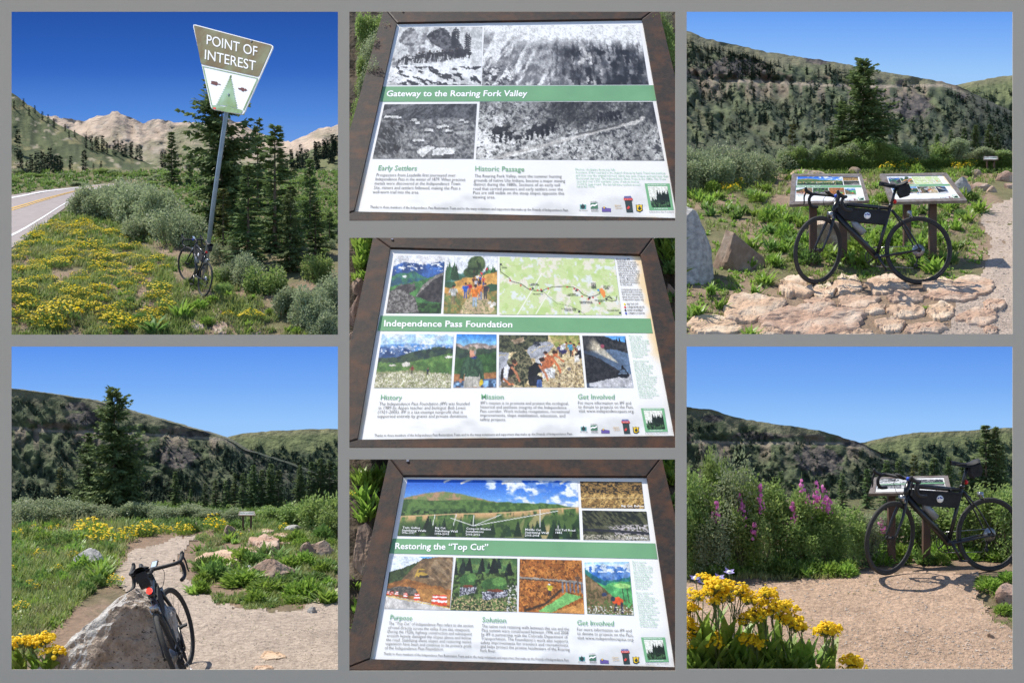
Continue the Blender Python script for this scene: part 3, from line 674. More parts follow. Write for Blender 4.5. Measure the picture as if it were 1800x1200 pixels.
def herb_mesh(seed, m, n=26, L=1.0, w=.10, lean=(.1, .95), curve=.7):
    g = np.random.default_rng(seed); ln = g.uniform(*lean, n); b = MB()
    b.add(*blades(g.normal(size=(n, 3)) * np.array([.12, .12, 0]), g.uniform(0, 6.28, n), ln, L * g.uniform(.5, 1.0, n), w * g.uniform(.6, 1.2, n), curve, 3)); return b.mesh('leafy_plant', m)
HERB = [mesh_obj('long_leaved_plant', herb_mesh(200 + k, M['herb'], n=30 + 6 * k, w=.085), cat='plant', label='x') for k in range(3)]
HERBD = [mesh_obj('dark_leaved_plant', herb_mesh(210 + k, M['herb_dark'], n=34, w=.09, lean=(.2, 1.1)), cat='plant', label='x') for k in range(2)]
def bush_herb(seed, m, n=420):
    g = np.random.default_rng(seed); q = rdir(n, g); q[:, 2] = np.abs(q[:, 2]); p = q * (g.uniform(.15, 1, n) ** .5)[:, None] * np.array([.55, .5, .7]); b = MB()
    b.add(*kites(p, unit(q + rdir(n, g) * .7 + np.array([0, 0, .5])), g.uniform(.16, .34, n), g.uniform(.035, .07, n), rdir(n, g) + np.array([-.3, .1, .9]), bend=.15)); return b.mesh('leafy_plant', m)
HERBB = [mesh_obj('bushy_herb', bush_herb(220 + k, M['herb' if k < 2 else 'herb_dark']), cat='plant', label='x') for k in range(3)]

def clump_mesh(seed, nf=46, nl=160, petal='petal_yellow', fr=.052, flatness=.35, leafm='herb_dark', hgt=.55):
    """mound of small leaves and stems carrying many little yellow heads"""
    g = np.random.default_rng(seed); a = g.uniform(0, 6.28, nf); r = .62 * np.sqrt(g.uniform(0, 1, nf)); z = hgt * (1 - .55 * (r / .62) ** 2) * g.uniform(.75, 1.1, nf)
    top = np.stack([r * np.cos(a), r * np.sin(a), z], -1); bs = top * np.array([.5, .5, 0]); b = MB()
    q = rdir(nl, g); q[:, 2] = np.abs(q[:, 2]); p = q * (g.uniform(.1, 1, nl) ** .5)[:, None] * np.array([.62, .62, hgt * .8])
    b.add(*kites(p, unit(q * .6 + rdir(nl, g) * .6 + np.array([0, 0, .8])), g.uniform(.10, .22, nl), g.uniform(.016, .032, nl), rdir(nl, g)), 0)
    sd = unit(np.cross(top - bs, [0, 1, 0.01])) * .006; SV = np.stack([bs - sd, bs + sd, top + sd, top - sd], 1).reshape(-1, 3); b.add(SV, np.arange(nf * 4).reshape(-1, 4), 1)
    nr = np.stack([np.cos(a) * r * flatness * 2, np.sin(a) * r * flatness * 2 - .25, 0 * r + 1], -1) + g.normal(size=(nf, 3)) * .25
    b.add(*discs(top, nr, fr * g.uniform(.7, 1.25, nf), 7, .3), 2)
    return b.mesh('yellow_flower_clump', [M[leafm], M['stem'], M[petal]])
CLUMP = [mesh_obj('yellow_flower_clump', clump_mesh(300 + k, nf=[60, 90, 30, 150][k], fr=[.045, .042, .05, .036][k]), cat='flowers', label='x') for k in range(4)]
GOLD = [mesh_obj('golden_flower_clump', clump_mesh(310 + k, nf=[50, 36][k], petal='petal_gold', fr=.06, nl=220, leafm='herb', hgt=.85, flatness=.15), cat='flowers', label='x') for k in range(2)]

def put_plant(protos, fn, px, py, size_px, label, group=None, tall=1.0, dz=0.0):
    p = protos[random.randrange(len(protos))]; c = np.asarray(fn(float(px), float(py)), float); s = size_px * K * c[1]
    o = plant_copy(p, c + np.array([0, 0, dz - .01]), s, random.uniform(0, 6.28), label, group); o.scale = (s, s, s * tall); return o

def grass(fn, n, box_, hpx, name, seed, m='grass', dens=None, wpx=.9, polys=None, avoid=None, lean=.5, tuft=7):
    """ground cover: bent blades in tufts; too many to count"""
    g = np.random.default_rng(seed); px = g.uniform(box_[0], box_[2], n); py = g.uniform(box_[1], box_[3], n)
    k = np.ones(n, bool)
    if dens is not None: k &= g.uniform(0, 1, n) < dens(px, py)
    if polys is not None: k &= np.any([in_poly(px, py, p) for p in polys], 0)
    if avoid is not None: k &= ~np.any([in_poly(px, py, p) for p in avoid], 0)
    px = np.repeat(px[k], tuft) + g.normal(size=k.sum() * tuft) * hpx * .22; py = np.repeat(py[k], tuft) + g.normal(size=k.sum() * tuft) * hpx * .06
    c = fn(px, py); s = K * c[:, 1]; b = MB(); N = len(px)
    b.add(*blades(c - np.array([0, 0, .01]), g.uniform(0, 6.28, N), g.uniform(.05, lean, N), hpx * s * g.uniform(.45, 1.15, N), wpx * s * g.uniform(.6, 1.3, N), .7, 2)); return b.build(name, M[m], kind='stuff')
# ------------------------------------------------------------------ bicycle (rear hub above the origin, facing -x, left side towards -y)
WR = .335
def build_bike(label, loc, rotz, lean=0.0, steer=0.0, scale=1.0, group=None, pitch=0.0, tail='lens_red', device=True, bags=True, crank_ang=-62):
    root = empty('bicycle', loc, label=label, cat='bicycle', group=group)
    root.rotation_mode = 'QUATERNION'
    root.rotation_quaternion = (Matrix.Rotation(rotz, 4, 'Z') @ Matrix.Rotation(pitch, 4, 'Y') @ Matrix.Rotation(lean, 4, 'X')).to_quaternion(); root.scale = (scale,) * 3
    RH = np.array([0, 0, WR]); FH = np.array([-1.005, 0, WR]); BB = np.array([-.415, 0, .272])
    sa = np.array([.310, 0, .951]); A = FH + np.array([.951, 0, -.310]) * .047; CR = A + sa * .385; HT = CR + sa * .145; ST = HT + sa * .035
    SEAT = np.array([-.268, 0, .775]); SP = np.array([-.212, 0, .955])
    def part(name, pieces, m, parent=root, sm=True, label=None):
        b = MB()
        for p in pieces: b.add(p[0], p[1], p[2] if len(p) > 2 else 0)
        return b.build(name, m, parent, smooth_shade=sm, label=label)
    # steering: everything in front turns about the head axis
    q = Matrix.Rotation(steer, 3, Vector(sa)); q = np.array(q)
    def turn(piece): V = (np.asarray(piece[0]) - A) @ q.T + A; return (V, *piece[1:])
    # frame
    fr = [tube([HT - sa * .165, HT + sa * .01], [.025, .023], 14),
          tube([HT - sa * .03, SEAT + np.array([-.01, 0, -.03])], [.020, .015], 12, flat=1.15),
          tube([HT - sa * .125, HT - sa * .125 + (BB - HT + sa * .125) * .5, BB], [.027, .029, .030], 14),
          tube([BB, SEAT + (SEAT - BB) * .03], [.019, .0165], 12), cyl(BB, .026, .075, 18)]
    for s in (-1, 1):
        fr += [tube(spline([BB + [.02, s * .028, -.004], [-.25, s * .042, .292], RH + [0, s * .062, 0]], 10), np.linspace(.014, .009, 10), 8),
               tube(spline([SEAT + [0.01, s * .012, -.045], [-.13, s * .045, .56], RH + [0, s * .062, 0]], 10), np.linspace(.009, .0075, 10), 8),
               cyl(RH + [0, s * .064, 0], .016, .006, 12)]
    part('frame', fr, M['bike_black'])
    # fork
    fk = [tube([CR - sa * .0, HT - sa * .12], [.026, .026], 12)]
    for s in (-1, 1): fk.append(tube(spline([CR + [0, s * .022, 0], CR * .55 + FH * .45 + np.array([.006, s * .05, 0]), FH + [0, s * .052, 0]], 12), np.linspace(.018, .0095, 12), 10))
    part('fork', [turn(p) for p in fk], M['bike_black'])
    # wheels
    for H, tf, hw in ((RH, lambda p: p, .065), (FH, turn, .052)):
        w = empty('wheel'); w.parent = root
        rim = [torus(WR - .036, .011, 64, 8, c=H, flat=1.0), torus(WR - .026, .0125, 64, 8, c=H, flat=.9)]
        part('tyre', [tf(torus(WR - .017, .0175, 72, 12, c=H))], M['rubber'], w)
        part('rim', [tf(p) for p in rim], M['bike_matt'], w)
        part('hub', [tf(cyl(H, .013, hw * 2 * .86, 14)), tf(cyl(H + [0, hw * .5, 0], .024, .004, 18)), tf(cyl(H - [0, hw * .5, 0], .024, .004, 18))], M['bike_matt'], w)
        sp = []
        for i in range(24):
            a = i * 2 * np.pi / 24; s = 1 if i % 2 else -1; a2 = a + (.32 if (i // 2) % 2 else -.32)
            sp.append(tf(tube([H + [math.cos(a2) * .022, s * hw * .5, math.sin(a2) * .022], H + [math.cos(a) * (WR - .04), 0, math.sin(a) * (WR - .04)]], .0011, 4, caps=False)))
        o = part('spokes', sp, M['bike_matt'], w); o['kind'] = 'stuff'
    # brakes
    part('brake_caliper', [turn(box(CR + np.array([-.035, 0, .0]), (.03, .06, .05))), turn(tube([CR + [-.03, -.03, -.01], CR + [-.03, -.032, -.05]], .007, 6)), turn(tube([CR + [-.03, .03, -.01], CR + [-.03, .032, -.05]], .007, 6))], M['steel'])
    bc = np.array([-.085, 0, .70]); part('brake_caliper', [box(bc, (.03, .06, .045)), tube([bc + [.0, -.03, 0], bc + [.02, -.03, -.05]], .007, 6), tube([bc + [0, .03, 0], bc + [.02, .03, -.05]], .007, 6)], M['steel'])
    # cockpit
    bar = ST + np.array([-.088, 0, .012])
    part('stem', [turn(tube([ST - sa * .03, ST + sa * .012], .021, 12)), turn(tube([ST, bar], [.019, .017], 12))], M['bike_matt'])
    bp = []
    for s in (-1, 1):
        bp.append(spline([bar, bar + [0, s * .10, .0], bar + [-.012, s * .185, .0], bar + [-.055, s * .205, -.004], bar + [-.088, s * .21, -.035], bar + [-.082, s * .214, -.085], bar + [-.035, s * .218, -.122], bar + [.045, s * .222, -.128]], 34))
    part('handlebar', [turn(tube(p, .0155, 10)) for p in bp], M['bike_matt'])
    for s in (-1, 1):
        h0 = bar + [-.07, s * .208, .0]
        lv = [turn(tube(spline([h0 + [.02, 0, -.004], h0 + [-.045, 0, .016], h0 + [-.078, 0, .034], h0 + [-.088, 0, .062]], 12), [.015] * 3 + [.017] * 5 + [.016, .015, .013, .009], 10)),
              turn(tube(spline([h0 + [-.072, s * .004, .02], h0 + [-.092, s * .006, -.03], h0 + [-.080, s * .01, -.085], h0 + [-.088, s * .012, -.112]], 12), np.linspace(.008, .005, 12), 8, flat=1.3))]
        part('brake_lever', lv, M['bike_matt'])
    cab = []
    for s in (-1, 1): cab.append(turn(tube(spline([bar + [-.015, s * .07, -.01], bar + [-.055, s * .06, -.06], bar + [-.02, s * .035, -.15], HT + [-.0, s * .02, -.10]], 14), .0026, 5)))
    part('brake_cable', cab, M['rubber'])
    if device: 
        dv = part('bike_computer', [turn(box(bar + [-.055, 0, .022], (.085, .052, .014), np.array(Matrix.Rotation(math.radians(28), 3, 'Y'))))], M['bike_matt'], sm=False)
        part('screen', [turn(box(bar + [-.055 + .0037, 0, .0295], (.066, .042, .003), np.array(Matrix.Rotation(math.radians(28), 3, 'Y'))))], M['screen'], dv, sm=False)
        part('grip_tape', [turn(cyl(bar + [0, -.055, 0], .0175, .03, 12))], M['blue_tape'])
    # saddle, post
    part('seatpost', [tube([SEAT - (SP - SEAT) * .12, SP], .0136, 12), cyl(SEAT, .021, .03, 14, axis=unit(SP - SEAT))], M['bike_black'])
    us = np.linspace(0, 1, 15); vs = np.linspace(-1, 1, 9); U, Vv = np.meshgrid(us, vs); half = .018 + .056 * smooth(.38, .95, U) - .03 * smooth(.93, 1.0, U)
    X = SP[0] - .165 + .275 * U; Z = SP[2] + .045 + .012 * np.cos(U * 6.0) - .022 * np.abs(Vv) ** 3 + .012 * smooth(.7, 1, U); top = np.stack([X, half * Vv, Z], -1).reshape(-1, 3); botm = top - np.array([0, 0, .018])
    part('saddle', [(top, grid_faces(15, 9)), (botm, grid_faces(15, 9)[:, ::-1]), tube([SP + [-.12, .02, .022], SP + [.08, .02, .022]], .0035, 6), tube([SP + [-.12, -.02, .022], SP + [.08, -.02, .022]], .0035, 6)], M['bike_matt'])
    if bags:
        bm_ = [(.02, .02), (.115, .028), (.135, -.02), (.12, -.085), (.045, -.105), (.015, -.055)]
        V, F = extrude([(SP[0] + a, SP[2] + b_) for a, b_ in bm_], .075, off=-.0375); part('saddle_bag', [(V, F), box((SP[0] + .11, 0, SP[2] - .055), (.045, .078, .012))], M['cloth_black'], sm=False)
        # frame bag hung under the top tube, deeper in front
        t0 = HT - sa * .05 + np.array([.022, 0, -.012]); t1 = SEAT + np.array([-.022, 0, -.055])
        V, F = extrude([tuple(t0[[0, 2]]), tuple(t1[[0, 2]]), (t1[0] - .018, t1[2] - .085), (t1[0] - .045, t1[2] - .135), (t0[0] + .16, t0[2] - .155), (t0[0] + .055, t0[2] - .125), (t0[0] - .012, t0[2] - .05)], .062, off=-.031)
        fb = part('frame_bag', [(V, F), tube([t0 + [.02, -.033, -.018], t1 + [-.02, -.033, -.018]], .003, 5)], M['cloth_black'], sm=False)
        c = (t0 + t1) / 2 + np.array([.03, -.0345, -.072])
        bd = part('emblem', [cyl(c, .033, .004, 28)], M['ink_white'], fb)
        mt = [(-.028, .004), (-.018, .018), (-.010, .010), (0, .024), (.010, .012), (.018, .019), (.028, .004), (.018, .004), (.008, .002), (-.004, .012), (-.014, .002)]
        V, F = tri2d(mt); V3 = np.stack([c[0] + V[:, 0], np.full(len(V), c[1] - .0036), c[2] + V[:, 1]], -1); V4 = V3.copy(); part('emblem_mountain', [(V4, F)], M['badge_blue'], bd, sm=False)
        part('strap', [box(t0 * .85 + t1 * .15 + np.array([0, 0, .008]), (.02, .05, .045)), box(t0 * .2 + t1 * .8 + np.array([0, 0, .006]), (.02, .05, .04))], M['cloth_black'], fb)
    # bottle on the down tube
    d0 = HT - sa * .125; dd = unit(BB - d0); nn = np.array([-dd[2], 0, dd[0]]); nn = nn if nn[2] > 0 else -nn; m0 = d0 + dd * .20 + nn * .072
    part('bottle', [tube([m0 - dd * .02, m0 + dd * .0, m0 + dd * .02, m0 + dd * .155], [.014, .02, .035, .035], 16)], M['bottle'])
    part('bottle_cage', [tube([m0 - nn * .04 + dd * .03, m0 - nn * .04 + dd * .17, m0 + nn * .034 + dd * .16], .0035, 6), torus(.038, .003, 20, 6, c=(0, 0, 0))[0:2]] if False else [tube([m0 - nn * .04 + dd * .03, m0 - nn * .04 + dd * .17, m0 + nn * .036 + dd * .162], .0035, 6)], M['bike_matt'])
    # drive train on the right-hand side
    y = .047
    part('chainring', [torus(.094, .0045, 40, 6, c=BB + [0, y, 0]), torus(.07, .0035, 36, 6, c=BB + [0, y - .008, 0])] + [tube([BB + [0, y, 0], BB + [math.cos(a) * .092, y, math.sin(a) * .092]], .007, 6) for a in np.arange(5) * 1.2566], M['bike_matt'])
    ca = math.radians(crank_ang); cd = np.array([math.cos(ca), 0, math.sin(ca)])
    for s in (-1, 1):
        e = BB + np.array([0, s * .075, 0]) - s * cd * .1725; cr = part('crank', [tube([BB + [0, s * .062, 0], e], [.015, .010], 10), cyl(BB + [0, s * .06, 0], .017, .02, 14)], M['bike_black'])
        part('pedal', [box(e + [0, s * .04, 0], (.07, .055, .014)), cyl(e + [0, s * .02, 0], .006, .05, 8)], M['bike_matt'], cr, sm=False)
    part('cassette', [cyl(RH + [0, .030 - k * .0042 + .012, 0], .062 - .0052 * (10 - k), .0022, 30) for k in range(11)], M['steel'])
    dr = RH + np.array([.012, .05, -.062]); pl = RH + np.array([-.012, .05, -.145])
    part('derailleur', [tube([RH + [.004, .066, -.01], dr], .010, 8), box(dr, (.04, .03, .03)), tube([dr, pl], .008, 8), cyl(dr + [0, -.012, 0], .021, .004, 18), cyl(pl + [0, -.012, 0], .021, .004, 18)], M['bike_matt'])
    part('chain', [tube([BB + [.0, y - .004, .093], RH + [0, .038, .046]], .0032, 5), tube([BB + [.01, y - .004, -.092], pl + [-.01, .038, -.021]], .0032, 5)], M['steel'])
    # tail light on the seat post
    tl = SEAT + (SP - SEAT) * .22 + np.array([.03, 0, 0]); tw = part('tail_light', [tube([tl + [-.012, 0, 0], tl + [.006, 0, 0], tl + [.014, 0, 0]], [.022, .022, .014], 16)], M[tail])
    return root
# ------------------------------------------------------------------ print painter: small rasters become coloured grid meshes (flat print)
class Pic:
    def __init__(s, w, h, bgc=(255, 255, 255), seed=0):
        s.raw_ = False; w = int(w * 1.5); h = int(h * 1.5); s.w, s.h, s.seed = w, h, seed; u = np.linspace(0, 1, w); v = np.linspace(0, 1, h); s.u, s.v = np.meshgrid(u, v); s.asp = w / h
        s.a = np.ones((h, w, 3)) * np.asarray(bgc, float); s.g = np.random.default_rng(seed)
    def put(s, mask, c): m = np.clip(mask, 0, 1)[..., None]; s.a = s.a * (1 - m) + np.asarray(c, float) * m; return s
    def grad(s, c0, c1, v0=0, v1=1): t = np.clip((s.v - v0) / (v1 - v0), 0, 1)[..., None]; s.a = np.asarray(c0, float) * (1 - t) + np.asarray(c1, float) * t; return s
    def n(s, fx, fy=None, o=4, k=0): fy = fy or fx; return fbm(s.u * fx * 1.4 * s.asp, s.v * fy * 1.4, o, s.seed + k)
    def land(s, pts, c, c2=None, rough=.04, f=8, lo=.35, hi=.65, k=1, sharp=60):
        p = np.asarray(pts, float); l = np.interp(s.u, p[:, 0], p[:, 1]) + (fbm(s.u * 14 * s.asp / 2, s.u * 0, 4, s.seed + k) - .5) * rough * 2
        m = np.clip((s.v - l) * sharp, 0, 1); col = np.asarray(c, float) * np.ones((s.h, s.w, 1))
        if c2 is not None: t = smooth(lo, hi, s.n(f, f, 5, k + 20))[..., None]; col = col * (1 - t) + np.asarray(c2, float) * t
        s.a = s.a * (1 - m[..., None]) + col * m[..., None]; return s
    def poly(s, pts, c, c2=None, f=12, k=2):
        m = in_poly(s.u, s.v, pts).astype(float)
        if c2 is None: return s.put(m, c)
        t = smooth(.35, .65, s.n(f, f, 4, k))[..., None]; col = np.asarray(c, float) * (1 - t) + np.asarray(c2, float) * t; s.a = s.a * (1 - m[..., None]) + col * m[..., None]; return s
    def ell(s, x, y, rx, ry, c): return s.put(np.clip((1 - ((s.u - x) / rx) ** 2 - ((s.v - y) / ry) ** 2) * 4, 0, 1), c)
    def line(s, pts, w, c):
        d = np.full(s.u.shape, 9.0); p = np.asarray(pts, float)
        for (x0, y0), (x1, y1) in zip(p[:-1], p[1:]):
            dx, dy = (x1 - x0) * s.asp, y1 - y0; t = np.clip((((s.u - x0) * s.asp) * dx + (s.v - y0) * dy) / (dx * dx + dy * dy + 1e-9), 0, 1); d = np.minimum(d, np.hypot((s.u - x0) * s.asp - t * dx, s.v - y0 - t * dy))
        return s.put(np.clip((w - d) / w * 2, 0, 1), c)
    def man(s, x, y, h, shirt, pants, skin=(190, 130, 100), hair=(60, 46, 38)):
        k = h / s.asp
        for d in (-1, 1): s.line([(x + d * .07 * k, y), (x + d * .05 * k, y - h * .48)], .058 * h, pants)
        s.poly([(x - .13 * k, y - .42 * h), (x - .17 * k, y - .80 * h), (x + .17 * k, y - .80 * h), (x + .13 * k, y - .42 * h)], shirt, np.asarray(shirt) * .8, 40)
        for d in (-1, 1): s.line([(x + d * .17 * k, y - .77 * h), (x + d * .24 * k, y - .58 * h)], .045 * h, shirt); s.line([(x + d * .24 * k, y - .58 * h), (x + d * .21 * k, y - .42 * h)], .036 * h, skin)
        s.ell(x, y - h * .90, k * .085, h * .095, skin); return s.ell(x, y - h * .945, k * .088, h * .06, hair)
    def squat(s, x, y, h, shirt, pants, face=1, skin=(196, 128, 92), hair=(66, 46, 36)):
        """crouching worker bent towards face (+1 right, -1 left)"""
        k = h / s.asp; f = face
        s.poly([(x - f * .30 * k, y), (x - f * .34 * k, y - .32 * h), (x - f * .1 * k, y - .42 * h), (x + f * .16 * k, y - .30 * h), (x + f * .12 * k, y)], pants, np.asarray(pants) * .75, 30)
        s.poly([(x - f * .34 * k, y - .30 * h), (x - f * .30 * k, y - .62 * h), (x - f * .08 * k, y - .82 * h), (x + f * .14 * k, y - .78 * h), (x + f * .12 * k, y - .50 * h), (x - f * .06 * k, y - .34 * h)], shirt, np.asarray(shirt) * .78, 30)
        s.line([(x + f * .08 * k, y - .70 * h), (x + f * .26 * k, y - .44 * h), (x + f * .34 * k, y - .22 * h)], .05 * h, skin); s.ell(x + f * .20 * k, y - .86 * h, k * .10, h * .10, skin); return s.ell(x + f * .17 * k, y - .92 * h, k * .11, h * .075, hair)
    def firs(s, n, v0, v1, h0, h1, c, u0=0, u1=1, k=0):
        g = np.random.default_rng(s.seed + 90 + k)
        for x, y, h in sorted(zip(g.uniform(u0, u1, n), g.uniform(v0, v1, n), g.uniform(h0, h1, n)), key=lambda t: t[1]):
            s.poly([(x, y - h), (x - h * .24 / s.asp, y), (x + h * .24 / s.asp, y)], np.asarray(c) * g.uniform(.6, 1.25))
        return s
    def grain(s, a, f=60): s.a = s.a * (1 + (s.n(f, f, 2, 77) - .5)[..., None] * a + s.g.normal(size=(s.h, s.w, 1)) * a * .12); return s
    def warp(s):
        # soften the drawn edges: small random shifts, then broad tonal unevenness
        du = (fbm(s.u * s.asp * 26, s.v * 26, 3, s.seed + 61) - .5) * .018; dv = (fbm(s.u * s.asp * 26, s.v * 26, 3, s.seed + 67) - .5) * .03
        i = np.clip(((s.v + dv) * (s.h - 1)).round().astype(int), 0, s.h - 1); j = np.clip(((s.u + du / 1) * (s.w - 1)).round().astype(int), 0, s.w - 1); a = s.a[i, j]
        return a * (1 + (fbm(s.u * s.asp * 14, s.v * 14, 5, s.seed + 71, .7) - .5)[..., None] * .7)
    def grey(s, amp, f=24, k=3): s.a = s.a + ((s.n(f, f, 5, k) - .5) * amp)[..., None]; return s

def pic_gate_a():
    p = Pic(90, 60, (205, 205, 203), 1); p.land([(0, .55), (.2, .05), (.45, .1), (.6, .3), (1, .62)], (222, 222, 220), (120, 120, 122), .06, 9); p.poly([(.34, .16), (.38, .08), (.44, .05), (.5, 0), (.58, .06), (.63, .16), (.72, .22), (.80, .38), (.88, .44), (.93, .54), (.8, .60), (.66, .52), (.52, .36), (.42, .28)], (45, 46, 50), (104, 104, 107), 18)
    p.poly([(.02, .24), (.05, .08), (.12, 0), (.2, .06), (.24, .16), (.28, .3), (.2, .34), (.1, .30)], (96, 96, 98), (170, 170, 170), 14)
    for x, y0, y1 in ((.68, 0, .3), (.71, .04, .34), (.66, .06, .28), (.82, .1, .42), (.85, .14, .44)):
        p.line([(x, y0), (x, y1)], .012, (40, 40, 44))
        for q in np.linspace(.1, .95, 9): yy = y0 + (y1 - y0) * q; p.line([(x - .022 * (1 - q * .4), yy + .02), (x, yy), (x + .022 * (1 - q * .4), yy + .018)], .012, (44, 45, 49))
    p.land([(0, .66), (.3, .62), (.6, .58), (.85, .48), (1, .42)], (246, 246, 245), (215, 215, 213), .03, 6); p.put(smooth(.56, .6, fbm((p.u + p.v * .7) * 9, p.v * 22 - p.u * 14, 3, 5)) * (p.v > .68), (55, 56, 60))
    for i in range(22): p.man(.08 + i * .037 + p.g.uniform(-.01, .01), .655 - .006 * i + p.g.uniform(-.01, .02), p.g.uniform(.12, .2), (50, 50, 54), (40, 40, 44), (70, 70, 72))
    return p.grain(.25)
def pic_gate_b():
    p = Pic(170, 62, (244, 243, 240), 2); p.land([(0, .02), (.12, .1), (.3, .18), (.6, .22), (1, .3)], (70, 71, 76), (150, 150, 150), .03, 8, .3, .75, sharp=5)
    d = p.u * 1.5 - p.v; st = smooth(.42, .6, fbm((p.u * p.asp + p.v * .55) * 16, p.v * 5, 4, 8)); p.put((1 - smooth(.1, .42, p.u - .25 * p.v)) * (.25 + .75 * st) * smooth(.0, .1, p.v), (232, 231, 228))
    p.put(smooth(.5, .62, fbm(p.u * p.asp * 14, p.v * 9, 4, 12)) * smooth(.45, .6, p.u) * smooth(.3, .45, p.v), (38, 39, 44)); p.put(smooth(.58, .68, fbm(p.u * p.asp * 12, p.v * 8, 4, 44)) * smooth(.5, .6, p.u) * smooth(.78, .7, p.u) * smooth(.3, .45, p.v), (206, 204, 200))
    p.put(smooth(.55, .62, fbm(p.u * p.asp * 22, p.v * 4, 3, 14)) * smooth(.3, .5, p.u) * (.6 * smooth(.16, .4, p.v)), (32, 33, 38)); p.put(smooth(.48, .6, p.n(20, 26, 4, 5)) * (1 - smooth(.1, .3, p.u)) * smooth(.6, .75, p.v), (62, 62, 66)); return p.grain(.4)
def pic_gate_c():
    p = Pic(110, 62, (96, 97, 99), 3); p.grey(90, 26, 8); p.poly([(0, 0), (1, 0), (1, .26), (.6, .25), (.3, .3), (0, .24)], (44, 46, 50), (82, 84, 88), 16); p.put(smooth(.5, .6, fbm((p.u * p.asp + p.v) * 24, (p.v - p.u) * 6, 3, 6)) * (p.v < .27) * .5, (120, 122, 124)); p.poly([(0, .12), (.2, 0), (.34, 0), (0, .2)], (128, 128, 130), (104, 104, 106))
    p.land([(0, .26), (.3, .3), (.5, .27), (1, .22)], (140, 140, 139), (70, 71, 74), .02, 18, .3, .7, sharp=20); p.put((1 - smooth(.12, .3, p.u + (p.n(7, 7, 3, 9) - .5) * .2)) * smooth(.3, .36, p.v) * (1 - smooth(.9, .96, p.v)) * .75, (46, 47, 50)); p.firs(30, .45, .98, .1, .24, (34, 35, 38), .04, .24); p.put(smooth(.52, .64, fbm(p.u * 30, p.v * 26 - p.u * 20, 3, 15)) * (p.v > .3) * .5, (178, 178, 176)); p.put(smooth(.62, .7, fbm((p.u - .3) * 4, p.v * 3, 3, 25)) * (p.u > .45) * (p.v > .5) * .7, (196, 196, 193))
    for x, y, w in [(.06, .23, .04), (.13, .235, .03), (.18, .24, .035), (.35, .29, .035), (.39, .345, .03), (.52, .48, .05), (.68, .41, .05), (.73, .49, .045), (.62, .42, .03), (.9, .33, .03), (.85, .3, .03), (.43, .66, .06)]: p.poly([(x - w, y + .02), (x - w * .8, y - .025), (x + w * .7, y - .02), (x + w, y + .02)], (214, 214, 211)); p.poly([(x - w * .9, y + .055), (x - w * .9, y + .02), (x + w * .92, y + .02), (x + w * .92, y + .055)], (58, 58, 61), (90, 90, 92))
    p.poly([(.42, .86), (.53, .75), (.60, .79), (.49, .98)], (240, 240, 237), (214, 214, 211)); p.poly([(.59, .86), (.64, .80), (.80, .80), (.81, .91), (.58, .94)], (238, 238, 235), (210, 210, 208)); p.poly([(.58, .94), (.81, .91), (.81, 1), (.58, 1)], (66, 66, 68), (98, 98, 99)); return p.grain(.4)
def pic_gate_d():
    p = Pic(190, 70, (150, 149, 147), 4); w = p.u * p.asp; base = 148 + 120 * (fbm((w + p.v * .7) * 7, (p.v - p.u) * 4, 5, 21, .65) - .5) + 150 * (fbm((w + p.v * .5) * 40, p.v * 16 - w * 6, 4, 22, .7) - .5); base = base + 46 * smooth(.25, .05, p.u) * smooth(.1, .3, p.v) - 90 * smooth(.25, .5, p.u) * smooth(.45, .1, p.v - .1) * smooth(1, .5, p.u) - 60 * smooth(.75, .9, p.u) * smooth(.5, .2, p.v) + 34 * smooth(.4, .7, p.v) * smooth(.95, .5, p.u)
    p.a = np.clip(base, 34, 246)[..., None] * np.array([1, 1, .985]); p.put(smooth(.56, .66, fbm(w * 30, p.v * 24, 3, 31)) * .8, (50, 51, 54)); p.line([(.12, .97), (.24, .86), (.36, .76), (.55, .60), (.72, .46), (.88, .36), (.93, .27)], .035, (190, 188, 183)); p.line([(.2, .93), (.28, .86), (.36, .79)], .022, (232, 231, 226)); p.line([(.54, .56), (.7, .46), (.9, .29)], .02, (92, 91, 90)); p.put(smooth(.93, 1, p.u) * (p.v < .35) * .7, (64, 65, 68))
    g = np.random.default_rng(6)
    for x, y, h in [(.11, .70, .30), (.145, .62, .24), (.17, .68, .2), (.225, .72, .17), (.285, .66, .20), (.315, .60, .22), (.345, .62, .2), (.375, .58, .24), (.40, .54, .26), (.68, .36, .16), (.70, .34, .2), (.735, .33, .15), (.76, .32, .2), (.79, .30, .17)]:
        k = h / p.asp
        for dx in (-.22, -.12, .12, .2): p.line([(x + dx * k, y), (x + dx * k * .9, y - .5 * h)], .05 * h, (22, 23, 26))
        p.poly([(x - .3 * k, y - .42 * h), (x - .26 * k, y - .78 * h), (x - .05 * k, y - .9 * h), (x + .26 * k, y - .74 * h), (x + .3 * k, y - .42 * h)], (26, 27, 30), (58, 58, 60), 40); p.line([(x + .24 * k, y - .68 * h), (x + .4 * k, y - .80 * h)], .09 * h, (24, 25, 28)); p.ell(x, y - .86 * h, .1 * k, .1 * h, (120, 119, 116) if g.uniform() < .4 else (40, 40, 43))
    return p.grain(.45)
